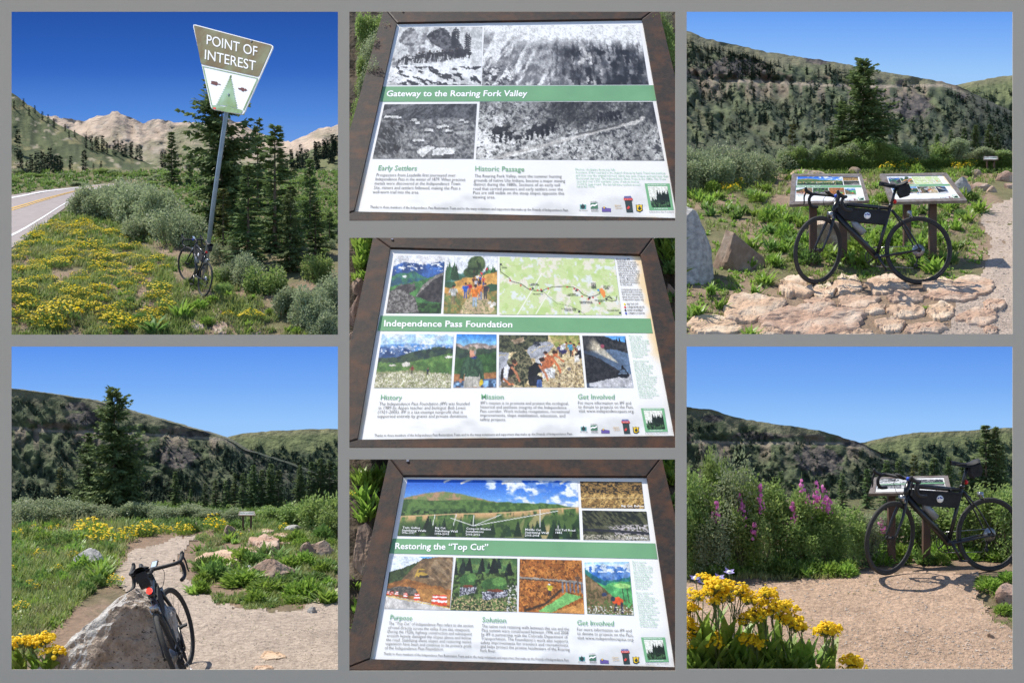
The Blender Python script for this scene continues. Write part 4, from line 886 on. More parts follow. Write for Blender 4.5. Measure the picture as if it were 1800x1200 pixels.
def pic_ipf_a():
    p = Pic(66, 70, (222, 222, 226), 11); p.land([(0, .17), (.3, .1), (.5, .15), (1, .1)], (62, 106, 178), (36, 72, 128), .03, 6); p.put(smooth(.58, .64, p.n(12, 30, 3, 4)) * (p.v < .26), (226, 232, 240)); p.land([(0, .34), (.4, .26), (.7, .38), (1, .3)], (44, 88, 110), (62, 122, 92), .03, 6)
    p.ell(.25, .36, .05, .02, (220, 225, 225)); p.land([(0, .52), (.5, .44), (1, .3)], (84, 138, 74), (56, 104, 62), .02, 8); p.poly([(.02, .62), (.2, .5), (.45, .48), (.5, .58), (.35, .68), (.1, .66)], (58, 56, 56), (96, 92, 90), 18); p.poly([(.5, .72), (.62, .5), (.85, .34), (1, .27), (1, .82), (.8, .8), (.55, .72)], (46, 44, 47), (70, 66, 66), 14); p.poly([(.5, .72), (.62, .5), (.85, .34), (1, .27), (1, .32), (.8, .42), (.6, .62)], (150, 145, 140), (112, 106, 100), 20)
    p.land([(0, .95), (.4, .98), (.55, .8), (1, .85)], (54, 92, 44), (30, 52, 28), .05, 16); p.poly([(0, .62), (.2, .58), (.5, .72), (.6, 1), (0, 1)], (142, 138, 134), (82, 78, 76), 26); return p.grain(.3)
def pic_ipf_b():
    p = Pic(66, 70, (232, 236, 242), 12); p.land([(0, .25), (.3, .3), (.6, .26), (1, .24)], (86, 128, 118), (62, 104, 84), .04, 9); p.firs(6, .38, .42, .2, .3, (62, 100, 66), 0, .25); p.firs(6, .3, .33, .1, .16, (70, 118, 70), .75, 1)
    p.land([(0, .52), (.4, .36), (.7, .32), (1, .26)], (222, 172, 92), (198, 146, 76), .02, 8); p.ell(.6, .15, .18, .17, (72, 92, 56)); p.ell(.5, .28, .16, .1, (66, 86, 52)); p.ell(.66, .1, .1, .1, (92, 110, 66)); p.line([(.56, .2), (.55, .4)], .02, (70, 54, 40)); p.put(smooth(.5, .6, p.n(16, 16, 3, 5)) * smooth(.2, .1, np.hypot((p.u - .57), p.v - .2)), (38, 56, 34))
    p.land([(0, .66), (.2, .6), (.4, .72), (.7, .6), (1, .5)], (106, 124, 70), (158, 134, 78), .05, 14); p.poly([(.28, 1), (.42, .75), (.7, .62), (.9, .8), (1, 1)], (204, 180, 142)); p.ell(.1, .5, .12, .06, (60, 96, 66)); p.ell(.9, .54, .14, .07, (58, 92, 66)); p.put(smooth(.5, .62, p.n(22, 22, 3, 8)) * (p.v > .75) * .7, (112, 122, 70))
    for x, y, h, a, b in [(.75, .3, .09, (230, 230, 230), (90, 90, 120)), (.7, .36, .1, (220, 60, 60), (70, 70, 90)), (.8, .28, .09, (210, 40, 70), (80, 80, 80)), (.62, .44, .12, (240, 240, 240), (60, 60, 80)), (.68, .46, .13, (60, 90, 170), (50, 50, 60)), (.55, .5, .14, (90, 60, 50), (60, 60, 60)), (.74, .5, .15, (210, 80, 60), (60, 70, 120)), (.6, .54, .14, (200, 200, 210), (60, 60, 70)), (.66, .56, .16, (44, 44, 60), (70, 70, 120)), (.47, .66, .2, (215, 40, 50), (80, 80, 100)), (.4, .72, .26, (40, 96, 190), (44, 80, 150)), (.68, .74, .28, (236, 132, 58), (110, 130, 170)), (.78, .72, .26, (70, 60, 70), (60, 60, 70)), (.58, .86, .36, (240, 132, 50), (150, 170, 190)), (.17, .82, .32, (200, 200, 195), (120, 110, 84))]: p.man(x, y, h, a, b)
    for x, y in ((.86, .8), (.9, .86), (.95, .82)): p.ell(x, y, .04, .03, (226, 220, 210))
    return p.grain(.25)
def pic_map():
    p = Pic(150, 74, (206, 222, 160), 13); p.raw_ = True; p.put(smooth(.50, .58, p.n(5, 5, 5, 2) + (p.u - .5) * .22 - .02), (233, 228, 210)); p.put(smooth(.62, .7, p.n(9, 9, 4, 5)), (226, 232, 226)); p.put(smooth(.015, .0, np.abs(p.n(8, 8, 4, 6) - .5)) * .35, (176, 150, 110)); p.put(smooth(.55, .7, p.n(7, 7, 3, 9)) * .5, (176, 206, 118))
    p.line([(.14, 1.02), (.36, .28)], .012, (242, 242, 230)); p.line([(.30, .98), (.42, .58)], .01, (242, 242, 230)); p.line([(.0, .45), (.1, .33)], .006, (242, 242, 230))
    rd = [(.0, .14), (.01, .26), (.08, .36), (.1, .42), (.18, .46), (.25, .56), (.3, .58), (.36, .58), (.40, .54), (.45, .51), (.55, .50), (.62, .51), (.66, .55), (.70, .64), (.75, .68), (.80, .66), (.84, .62), (.845, .55), (.86, .57), (.87, .66), (.91, .68), (.94, .72), (.92, .66), (.89, .72), (.93, .75), (.97, .74), (.98, .66)]
    p.line(rd, .008, (70, 72, 66)); p.line([(.37, .6), (.42, .70), (.48, .80), (.58, .84), (.66, .92), (.7, .99)], .004, (90, 96, 90)); p.poly([(.835, .54), (.865, .52), (.885, .58), (.885, .66), (.868, .70), (.85, .62)], (243, 150, 78)); p.ell(.832, .56, .012, .022, (70, 150, 214))
    for x, y in [(.09, .41), (.18, .49), (.26, .55), (.32, .57), (.35, .56), (.41, .54), (.57, .51), (.63, .54), (.655, .56), (.69, .67), (.74, .72), (.78, .69), (.83, .79)]: p.ell(x, y, .008, .016, (214, 66, 62))
    for x, y in [(.28, .54), (.355, .59), (.645, .57), (.75, .70), (.89, .71), (.655, .94), (.99, .96), (.01, .13)]: p.ell(x, y, .011, .02, (60, 62, 66))
    return p
def pic_ipf_c():
    p = Pic(100, 70, (226, 238, 250), 14); p.put(smooth(.4, .62, p.n(5, 7, 4, 3)), (176, 212, 244)); p.land([(0, .2), (.4, .16), (1, .2)], (96, 146, 206), (150, 180, 216), .02, 8); p.land([(0, .24), (.2, .22), (.5, .32), (1, .24)], (42, 74, 126), (96, 124, 168), .04, 10); p.put(smooth(.6, .66, p.n(18, 30, 3, 6)) * (p.v < .36) * (p.v > .22), (216, 224, 236)); p.land([(0, .44), (.25, .42), (.5, .3), (.8, .22), (1, .26)], (64, 84, 62), (38, 58, 58), .02, 9)
    p.land([(0, .52), (.4, .52), (.7, .42), (1, .34)], (104, 138, 72), (74, 110, 56), .02, 9); p.ell(.38, .56, .06, .045, (228, 222, 210)); p.ell(.2, .58, .05, .02, (216, 210, 196)); p.ell(.96, .42, .08, .02, (226, 220, 208)); p.land([(0, .7), (.5, .66), (1, .74)], (178, 174, 142), (138, 142, 96), .02, 26); p.put(smooth(.55, .62, p.n(40, 40, 2, 9)) * (p.v > .72), (222, 216, 196))
    p.man(.47, .74, .16, (160, 44, 60), (50, 46, 52)); p.man(.68, .76, .14, (50, 50, 80), (44, 44, 56)); return p.grain(.25)
def pic_ipf_d():
    p = Pic(58, 70, (60, 140, 222), 15); p.grad((52, 130, 216), (150, 206, 244), 0, .2); p.land([(0, .17), (.2, .2), (.5, .16), (.8, .18), (1, .2)], (196, 176, 166), (128, 118, 116), .03, 9); p.land([(0, .22), (.3, .28), (1, .25)], (62, 82, 62), (46, 64, 56), .03, 7); p.land([(0, .45), (.5, .4), (1, .32)], (70, 108, 56), (50, 84, 46), .02, 9); p.land([(0, .74), (1, .7)], (176, 124, 78), (150, 102, 64), .01, 12); p.poly([(0, .92), (1, .84), (1, 1), (0, 1)], (50, 70, 96), (150, 190, 230), 8)
    p.line([(0, .9), (1, .84)], .02, (80, 104, 136)); p.poly([(.24, 1), (.25, .74), (.62, .74), (.64, 1)], (200, 196, 186), (176, 172, 162), 14); p.line([(.44, .8), (.45, 1)], .008, (140, 136, 128))
    p.poly([(.13, .84), (.16, .62), (.22, .48), (.34, .42), (.42, .45), (.52, .42), (.64, .5), (.69, .66), (.72, .84), (.63, .86), (.59, .68), (.60, .79), (.25, .79), (.27, .66), (.22, .84)], (68, 100, 72), (46, 72, 54), 16); p.line([(.27, .62), (.27, .76)], .01, (40, 62, 46)); p.line([(.59, .6), (.59, .76)], .01, (40, 62, 46)); p.ell(.16, .87, .035, .045, (200, 140, 112)); p.ell(.65, .90, .05, .055, (226, 196, 50)); p.line([(.66, .9), (.62, .96)], .02, (216, 186, 50))
    p.poly([(.36, .43), (.36, .30), (.47, .29), (.49, .42)], (204, 146, 120), (176, 118, 96), 20); p.ell(.41, .34, .07, .075, (206, 150, 124)); p.poly([(.31, .30), (.33, .24), (.42, .22), (.50, .25), (.51, .30)], (152, 152, 122), (120, 120, 94), 20); p.ell(.48, .34, .03, .05, (150, 146, 142)); p.poly([(.38, .44), (.45, .41), (.54, .42), (.50, .47)], (40, 62, 128)); p.line([(.34, .37), (.29, .38)], .012, (50, 36, 30)); return p.grain(.2)
def pic_ipf_e():
    p = Pic(120, 74, (206, 182, 140), 16); p.put(smooth(.3, .7, p.n(18, 18, 5, 3)), (228, 210, 172)); p.put(smooth(.55, .68, p.n(26, 26, 3, 4)) * .8, (150, 132, 84)); p.poly([(0, 0), (.62, 0), (.6, .14), (.3, .3), (.1, .35), (0, .32)], (40, 46, 34), (98, 100, 72), 20); p.poly([(.14, .1), (.3, .04), (.32, .12), (.2, .18)], (190, 168, 140), (140, 120, 96), 14); p.poly([(.62, 0), (1, 0), (1, .3), (.7, .25)], (140, 150, 78), (178, 164, 104), 14); p.poly([(.3, .42), (.36, .24), (.48, .14), (.62, .13), (.68, .2), (.62, .3), (.5, .46)], (176, 178, 186), (164, 166, 174), 6); p.line([(.38, .34), (.5, .23), (.64, .18)], .006, (216, 190, 110)); p.poly([(0, .32), (.12, .34), (.1, .9), (0, 1)], (176, 178, 186), (160, 162, 170), 6); p.line([(.0, .4), (.09, .38)], .006, (220, 196, 110))
    p.poly([(.41, .20), (.42, .15), (.44, .12), (.48, .12), (.51, .16), (.51, .2), (.46, .22)], (34, 36, 44), (66, 70, 80), 30); p.line([(.42, .185), (.47, .195)], .008, (150, 156, 168)); p.poly([(.1, .5), (.18, .36), (.3, .25), (.38, .4), (.40, .55), (.36, .8), (.3, 1), (.1, .9)], (40, 46, 32), (128, 122, 92), 26); p.put(smooth(.58, .66, p.n(30, 30, 3, 8)) * (p.u > .6) * (p.v > .55), (120, 104, 84))
    p.man(.75, .42, .24, (62, 54, 108), (40, 40, 52)); p.squat(.80, .36, .24, (238, 238, 240), (60, 56, 96), 1); p.man(.88, .40, .28, (96, 170, 206), (32, 32, 38)); p.squat(.95, .44, .28, (30, 30, 34), (36, 36, 40), -1); p.man(.985, .40, .26, (230, 230, 232), (40, 40, 44)); p.poly([(.91, .40), (.965, .38), (.975, .5), (.915, .52)], (238, 234, 226), (206, 200, 190), 20)
    p.squat(.52, .72, .42, (240, 240, 242), (90, 96, 120), 1); p.squat(.62, .82, .54, (206, 118, 74), (236, 234, 232), 1, (206, 118, 74)); p.line([(.66, .40), (.72, .42), (.78, .50)], .022, (206, 118, 74)); p.squat(.46, .98, .56, (26, 28, 30), (40, 42, 48), 1); p.poly([(.44, 1), (.45, .86), (.50, .84), (.51, 1)], (88, 116, 172), (66, 92, 146), 20); p.squat(.13, 1.0, .54, (52, 46, 46), (126, 112, 92), 1); p.poly([(.06, .62), (.1, .56), (.13, .62), (.1, .86), (.05, .9)], (236, 236, 238), (206, 206, 212), 20); p.line([(.06, .84), (.12, .93), (.17, .95)], .022, (208, 126, 84)); p.ell(.84, .65, .028, .03, (140, 130, 128)); return p.grain(.4)
def pic_ipf_f():
    p = Pic(70, 76, (52, 60, 74), 17); t = np.clip(.25 + .7 * p.u + .3 * (p.n(3, 3, 4, 2) - .5), 0, 1)[..., None]; p.a = np.array([44, 50, 62]) * (1 - t) + np.array([104, 128, 158]) * t; p.poly([(.5, 0), (1, 0), (1, .14), (.75, .08)], (96, 162, 228)); p.poly([(0, 0), (.5, 0), (.62, .05), (.75, .08), (1, .13), (1, .34), (.7, .26), (0, .3)], (34, 36, 40), (62, 62, 62), 16); p.firs(14, .1, .16, .06, .14, (26, 28, 32), .2, 1)
    d = (p.u - .78) * .62 + (p.v - .55); r = np.hypot(p.u - .78, p.v - .55); a = np.arctan2(p.v - .55, p.u - .78); fan = smooth(.24, .10, np.abs(a + 2.55)) * smooth(.0, .1, r) * smooth(.85, .6, r); p.put(fan * (.65 + .5 * (p.n(9, 9, 4, 5) - .3)), (232, 218, 190)); p.poly([(0, .34), (.3, .42), (.55, .56), (.76, .68), (.7, .82), (.06, .92), (0, .92)], (28, 30, 34), (52, 52, 54), 20); p.ell(.44, .2, .05, .045, (160, 80, 98)); p.poly([(.06, .92), (.72, .8), (1, .74), (1, 1), (.06, 1)], (206, 206, 210), (188, 188, 194), 8)
    p.poly([(.70, .80), (.72, .70), (.76, .64), (.88, .63), (.93, .70), (.96, .78), (.9, .82)], (24, 28, 36), (46, 52, 62), 30); p.poly([(.74, .70), (.77, .66), (.87, .655), (.89, .70)], (96, 116, 142)); p.line([(.73, .73), (.9, .725)], .012, (150, 172, 200)); p.poly([(.8, .63), (.81, .57), (.85, .57), (.86, .63)], (18, 18, 20)); return p.grain(.35)
def pic_top_a():
    p = Pic(180, 62, (36, 96, 200), 21); p.raw_ = True; p.grad((30, 92, 204), (120, 176, 238), 0, .4); p.put(smooth(.50, .66, p.n(4, 7, 5, 4) + (p.u - .45) * .35) * smooth(.3, .55, p.u), (236, 242, 250)); p.put(smooth(.56, .64, p.n(7, 12, 4, 9)) * (p.u > .6) * .6, (120, 156, 214)); p.land([(0, .32), (.12, .24), (.22, .2), (.32, .24), (.5, .36), (1, .5)], (176, 142, 112), (122, 138, 84), .012, 8, .4, .6)
    p.land([(0, .34), (.15, .37), (.4, .34), (.55, .38), (.8, .38), (1, .44)], (96, 128, 66), (62, 92, 48), .02, 12); p.put(smooth(.5, .6, fbm(p.u * p.asp * 26, p.v * 26, 3, 30)) * smooth(.5, .55, p.v) * smooth(.68, .6, p.v), (36, 58, 34)); l = np.interp(p.u, [0, .2, .3, .5, .7, .8, 1], [.66, .62, .6, .58, .54, .5, .46]); d = p.v - l; p.put(smooth(-.02, .0, d) * smooth(.16, .02, d) * smooth(.38, .56, fbm(p.u * p.asp * 10, p.v * 3, 3, 33)), (206, 166, 116)); p.put(smooth(.018, .0, np.abs(d)), (216, 180, 134)); p.put(smooth(.05, .2, d) * .9, (82, 108, 56)); p.put(smooth(.47, .58, fbm(p.u * p.asp * 12, p.v * 8, 4, 36)) * smooth(.06, .3, d), (42, 66, 38)); p.put(smooth(.6, .7, fbm(p.u * p.asp * 6 + p.v * 2, p.v * 2, 3, 38)) * smooth(.02, .1, d) * smooth(.5, .9, p.u), (190, 170, 120)); p.firs(34, .92, 1.05, .16, .36, (34, 56, 36))
    for pts in ([(.19, .62), (.185, .8)], [(.31, .6), (.3, .8)], [(.28, .67), (.41, .8), (.56, .6)], [(.41, .62), (.41, .8), (.88, .52)], [(.78, .5), (.78, .8)], [(.88, .77), (.88, .82)]): p.line(pts, .007, (236, 236, 232))
    for a, b_ in (((.22, .04), (.26, -.02)), ((.32, .06), (.38, -.02)), ((.56, .06), (.63, -.02)), ((.9, .05), (.94, -.02))): p.line([a, b_], .022, (232, 226, 214))
    return p.grain(.2)
def pic_top_b(k=0):
    p = Pic(64, 36, (150, 118, 68), 22 + k); 
    if k == 0: p.put(smooth(.45, .6, p.n(18, 18, 4, 2)) * smooth(.6, .4, p.v), (40, 36, 28)); p.put(smooth(.42, .58, fbm((p.u * p.asp + p.v * .6) * 16, p.v * 5, 3, 5)) * smooth(.4, .5, p.v), (206, 170, 104)); p.put(smooth(.55, .65, p.n(22, 22, 3, 6)) * smooth(.5, .6, p.v), (84, 66, 44)); p.line([(0, .62), (1, .6)], .015, (212, 184, 130))
    else: p.put(p.u * 0 + 1, (84, 86, 62)); p.put(smooth(.45, .58, fbm((p.u * p.asp - p.v * .7) * 16, p.v * 9, 3, 2)), (38, 42, 34)); p.put(smooth(.42, .6, p.n(18, 18, 3, 4)) * smooth(.5, .58, p.v - p.u * -.1) * smooth(.3, .5, p.u), (190, 182, 182)); p.line([(0, .66), (.5, .69), (1, .76)], .06, (46, 48, 54)); p.put(smooth(.4, .6, p.n(30, 30, 3, 7)) * smooth(.8, .84, p.v), (186, 178, 160))
    return p.grain(.4)
def pic_top_d():
    p = Pic(86, 70, (226, 236, 246), 24); p.poly([(.45, 0), (.75, 0), (.55, .1)], (110, 176, 236)); p.poly([(0, .5), (.1, .36), (.5, .05), (.75, 0), (1, 0), (1, .6), (.5, .6)], (142, 114, 82), (104, 84, 62), 10); p.poly([(0, .3), (.2, .22), (.62, 0), (.5, .04), (.2, .45), (0, .55)], (66, 84, 48), (44, 58, 36), 14); p.put(.7 * smooth(.35, .7, fbm((p.u - p.v) * 18, p.v * 5, 3, 4)) * in_poly(p.u, p.v, [(.55, .4), (.7, .05), (1, .02), (1, .5)]), (172, 148, 118)); p.land([(0, .5), (.3, .42), (.6, .5), (1, .6)], (168, 112, 60), (132, 86, 48), .03, 10); p.poly([(0, .62), (.2, .56), (.45, .6), (.5, .75), (0, .72)], (120, 112, 102), (70, 66, 62), 22); p.ell(.52, .34, .1, .05, (196, 160, 72)); p.line([(.42, .38), (.46, .24), (.56, .24)], .018, (196, 160, 72)); p.line([(.5, .38), (.62, .38)], .03, (60, 54, 50)); p.poly([(.45, .62), (.75, .6), (1, .75), (1, .92), (.6, .84)], (186, 132, 74)); p.land([(0, .74), (.3, .79), (.7, .87), (1, .95)], (206, 202, 198), None, .0); p.line([(0, .76), (1, .96)], .01, (230, 190, 90))
    for x, y, h in ((.03, .73, .07), (.09, .74, .07), (.16, .75, .08), (.3, .79, .1), (.48, .83, .13), (.77, .9, .18), (.88, .92, .2)): w = h * .34; p.poly([(x - w, y), (x - w * .8, y - h), (x + w * .8, y - h), (x + w, y)], (226, 82, 52)); p.poly([(x - w, y - h * .3), (x + w, y - h * .3), (x + w, y - h * .5), (x - w, y - h * .5)], (246, 240, 236)); p.poly([(x - w * .8, y - h * .72), (x + w * .8, y - h * .72), (x + w * .8, y - h * .86), (x - w * .8, y - h * .86)], (246, 240, 236))
    return p.grain(.25)
def pic_top_e():
    p = Pic(86, 70, (92, 118, 62), 25); p.put(smooth(.42, .58, p.n(18, 18, 4, 2)), (44, 60, 34)); p.poly([(0, 0), (1, 0), (1, .26), (0, .3)], (70, 104, 62), (110, 136, 76), 8); p.firs(26, .2, .36, .14, .3, (28, 40, 34)); p.put(smooth(.54, .62, p.n(34, 34, 3, 5)) * smooth(.7, .8, p.v), (186, 168, 124)); p.put(smooth(.5, .6, p.n(26, 26, 3, 8)) * (p.u > .85) * (p.v > .5), (216, 212, 206))
    for cx, cy, w in ((.24, .45, .13), (.66, .52, .2)): p.poly([(cx - w, cy + .12), (cx + w, cy + .08), (cx + w * .95, cy + .2), (cx - w * .9, cy + .28)], (206, 206, 214), (60, 60, 72), 34); p.ell(cx - .02, cy - .02, w * 1.05, .13, (62, 100, 52)); p.ell(cx + w * .3, cy - .08, w * .6, .09, (96, 138, 72)); p.ell(cx, cy + .09, w * .7, .03, (120, 66, 46))
    return p.grain(.4)
def pic_top_f():
    p = Pic(86, 70, (196, 128, 62), 26); p.put(smooth(.42, .6, p.n(14, 14, 4, 2)), (160, 96, 44)); p.put(smooth(.58, .64, p.n(26, 26, 3, 6)), (110, 66, 34)); p.line([(0, .35), (.6, .38), (1, .42)], .02, (150, 146, 140)); p.line([(0, .375), (.6, .41), (1, .45)], .012, (74, 64, 60)); p.poly([(.3, .98), (.74, .62), (.98, .68), (.5, 1)], (126, 188, 108)); p.line([(.1, .97), (.4, .84), (.66, .56)], .03, (70, 54, 40)); p.poly([(.5, 1), (1, .78), (1, 1)], (206, 146, 80))
    for x in (.68, .74, .8, .86, .92, .98): p.line([(x, .42), (x + .005, .6)], .02, (110, 118, 130))
    p.man(.48, .68, .24, (222, 206, 60), (50, 46, 50)); p.ell(.47, .47, .02, .02, (240, 240, 240)); p.man(.92, .46, .2, (120, 90, 70), (70, 60, 56)); return p.grain(.3)
def pic_top_g():
    p = Pic(66, 70, (206, 230, 246), 27); p.grad((150, 206, 244), (240, 246, 250), 0, .08); p.land([(0, .08), (.3, .03), (.6, .08), (1, .1)], (52, 104, 178), (110, 150, 206), .03, 6); p.put(smooth(.5, .6, p.n(12, 14, 3, 4)) * (p.v < .2), (216, 230, 242)); p.land([(0, .1), (.3, .3), (.6, .36), (1, .26)], (36, 96, 116), (52, 128, 112), .03, 6); p.land([(0, .3), (.4, .42), (1, .34)], (96, 178, 106), (72, 150, 90), .03, 7); p.ell(.8, .45, .2, .05, (160, 214, 126)); p.poly([(0, .22), (.4, .5), (.7, .76), (1, .9), (1, 1), (0, 1)], (142, 116, 84), (94, 86, 54), 18); p.put(smooth(.5, .6, p.n(24, 24, 3, 7)) * (p.v > .72), (96, 112, 60)); p.line([(.8, .5), (.82, .72)], .012, (60, 76, 54)); p.line([(.9, .5), (.93, .76)], .012, (60, 76, 54))
    p.ell(.68, .74, .13, .08, (236, 94, 46)); p.ell(.58, .7, .05, .05, (40, 60, 70)); p.line([(.76, .78), (.76, .96)], .03, (54, 56, 72)); p.line([(.64, .8), (.6, .92)], .025, (54, 56, 72)); p.ell(.4, .62, .06, .04, (54, 66, 96)); p.put(smooth(.58, .64, p.n(30, 30, 2, 9)) * (p.v > .85), (220, 214, 202)); return p.grain(.25)
def pic_logo():
    p = Pic(30, 30, (238, 240, 228), 28); p.firs(9, .95, 1.05, .35, .55, (34, 52, 36), .02, .5); p.firs(16, 1.0, 1.1, .6, .95, (30, 46, 32), .4, 1.0); p.put(smooth(.5, .6, p.n(12, 12, 3, 5)) * smooth(.6, .8, p.v), (70, 104, 66)); return p

# ------------------------------------------------------------------ information panels
def homography(a, b):
    A = []
    for (x, y), (u, v) in zip(a, b): A += [[x, y, 1, 0, 0, 0, -u * x, -u * y, -u], [0, 0, 0, x, y, 1, -v * x, -v * y, -v]]
    return np.linalg.svd(np.array(A))[2][-1].reshape(3, 3)
class Plane:
    """a tilted plane met by the sight lines of the photograph; optional re-mapping of the artwork onto a smaller board"""
    def __init__(s, p0, tilt, H=None, yaw=0.0):
        s.p0 = np.asarray(p0, float); t = math.radians(tilt); y = math.radians(yaw)
        s.n = np.array([math.sin(t) * math.sin(y), -math.sin(t) * math.cos(y), math.cos(t)]); s.H = H
    def raw(s, pts, off=0.0):
        pts = np.asarray(pts, float).reshape(-1, 2); d = np.stack([(pts[:, 0] - 900) * K, np.ones(len(pts)), (600 - pts[:, 1]) * K], 1)
        return d * ((s.p0 @ s.n) / (d @ s.n))[:, None] + s.n * off
    def at(s, pts, off=0.0):
        pts = np.asarray(pts, float).reshape(-1, 2)
        if s.H is not None: q = np.c_[pts, np.ones(len(pts))] @ s.H.T; pts = q[:, :2] / q[:, 2:]
        return s.raw(pts, off)
TEXTS = []
def text_obj(s, shear=0.0, bold=0.0, res=2):
    cu = bpy.data.curves.new('lettering', 'FONT'); cu.body = s; cu.resolution_u = res; cu.shear = shear; cu.offset = bold; cu.size = 1
    o = bpy.data.objects.new('lettering', cu); COL.objects.link(o); return o
def queue_text(plane, parent, name, lines, size, m, shear=0.0, bold=0.012, off=.003, res=2, up=None):
    """lines: (text, x0, y0, x1, y1) give the base line of each line in artwork coordinates"""
    TEXTS.append((plane, parent, name, [(text_obj(t[0], shear, bold, res), *t[1:]) for t in lines], size, m, off, up))
def flush_text():
    bpy.context.view_layer.update(); dg = bpy.context.evaluated_depsgraph_get()
    for plane, parent, name, lines, size, m, off, up in TEXTS:
        b = MB()
        for o, x0, y0, x1, y1 in lines:
            me = bpy.data.meshes.new_from_object(o.evaluated_get(dg)); V = np.zeros(len(me.vertices) * 3); me.vertices.foreach_get('co', V); V = V.reshape(-1, 3)
            if len(V):
                me.calc_loop_triangles(); F = np.zeros(len(me.loop_triangles) * 3, int); me.loop_triangles.foreach_get('vertices', F)
                w = V[:, 0].max(); e = np.array([x1 - x0, y1 - y0]) / w; u = np.array(up) if up is not None else np.array([e[1], -e[0]]) / np.linalg.norm(e)
                q = np.array([x0, y0]) + V[:, :1] * e + V[:, 1:2] * u * size; b.add(plane.at(q, off), F.reshape(-1, 3))
            bpy.data.meshes.remove(me); cu = o.data; bpy.data.objects.remove(o); bpy.data.curves.remove(cu)
        o = b.build(name, m, parent)
    TEXTS.clear()
def flat(plane, poly, name, m, parent, off):
    V, F = tri2d(poly); b = MB(); b.add(plane.at(V, off), F); return b.build(name, m, parent)
def print_pic(plane, quad, pic, parent, off=.002, name='photo_print', step=1, label=None):
    a = (pic.a if pic.raw_ else pic.warp())[::step, ::step]; h, w = a.shape[:2]; u, v = np.meshgrid(np.linspace(0, 1, w), np.linspace(0, 1, h)); q = np.asarray(quad, float)
    p = (q[0] * (1 - u[..., None]) + q[1] * u[..., None]) * (1 - v[..., None]) + (q[3] * (1 - u[..., None]) + q[2] * u[..., None]) * v[..., None]
    b = MB(); b.add(plane.at(p.reshape(-1, 2), off), grid_faces(w, h), col=lin(np.clip(a, 3, 250)).reshape(-1, 3)); return b.build(name, M['print'], parent, smooth_shade=True, label=label)
def clip_x(q, x, keep_right):
    out = []
    for k in range(len(q)):
        a, b_ = q[k - 1], q[k]; ia = (a[0] > x) == keep_right; ib = (b_[0] > x) == keep_right
        if ia != ib: t = (x - a[0]) / (b_[0] - a[0]); out.append(a + (b_ - a) * t)
        if ib: out.append(b_)
    return np.array(out)
def frame_bars(pl, outer, inner, parent, h0, h1, m, clip=None):
    """four mitred bars between an outer and an inner outline (both in photo pixels)"""
    o = np.asarray(outer, float); i = np.asarray(inner, float)
    for k in range(4):
        j = (k + 1) % 4; q = np.array([o[k], o[j], i[j], i[k]]); c = q.mean(0)
        # mitre: a hair of daylight between neighbouring bars
        a = q + (c - q) * np.array([[.002, .005]])
        if clip: a = clip_x(clip_x(a, clip[0], True), clip[1], False)
        n_ = len(a); r_ = np.arange(n_); r2 = (r_ + 1) % n_
        lo = pl.raw(a, h0); hi = pl.raw(a, h0) + pl.n * (h1 - h0); hi2 = hi + (hi.mean(0) - hi) * np.array([.010])
        V = np.concatenate([lo, hi - pl.n * .006, hi2, hi2.mean(0, keepdims=True)]); b = MB(); b.add(V, np.concatenate([np.stack([r_, r2, n_ + r2, n_ + r_], -1), np.stack([n_ + r_, n_ + r2, 2 * n_ + r2, 2 * n_ + r_], -1)])); b.add(V, np.stack([2 * n_ + r_, 2 * n_ + r2, r_ * 0 + 3 * n_], -1)); b.build('frame_bar', m, parent)
D2 = lambda pts, s, ox, oy: [(x / s + ox, y / s + oy) for x, y in pts]
T1 = lambda pts: D2(pts, 2.927, 600, 0)
T2 = lambda pts: D2(pts, 3.0, 600, 400)
T3 = lambda pts: D2(pts, 2.927, 600, 790)
def L1(x0, y0, x1, y1, s=2.927, ox=600, oy=0): return (x0 / s + ox, y0 / s + oy, x1 / s + ox, y1 / s + oy)
ART = {}
ART['gate'] = dict(sheet=[(697.4, 42.7), (1129, 35.9), (1191, 388), (622, 376.5)], band=T1([(214, 447), (1609, 440), (1625, 520), (199, 525)]),
    pics=[(pic_gate_a, T1([(302, 142), (725, 140), (718, 438), (226, 440)]), 'snow shovelling crew'), (pic_gate_b, T1([(735, 133), (1532, 132), (1582, 437), (722, 441)]), 'x'), (pic_gate_c, T1([(222, 538), (698, 535), (680, 818), (160, 818)]), 'x'), (pic_gate_d, T1([(712, 525), (1602, 525), (1662, 828), (692, 820)]), 'x')])
ART['ipf'] = dict(sheet=[(686, 438), (1126, 450), (1186, 770), (628, 777)], band=T2([(207, 465), (1630, 480), (1642, 557), (190, 545)]),
    pics=[(pic_ipf_a, T2([(283, 148), (547, 150), (525, 453), (235, 452)]), ''), (pic_ipf_b, T2([(553, 150), (822, 152), (820, 458), (538, 455)]), ''), (pic_map, T2([(835, 155), (1440, 165), (1478, 463), (833, 460)]), 'map'), (pic_ipf_c, T2([(215, 562), (593, 563), (577, 846), (172, 845)]), ''), (pic_ipf_d, T2([(608, 562), (818, 564), (817, 843), (590, 844)]), ''), (pic_ipf_e, T2([(832, 566), (1255, 568), (1283, 843), (830, 842)]), ''), (pic_ipf_f, T2([(1270, 570), (1497, 572), (1540, 843), (1295, 843)]), '')])
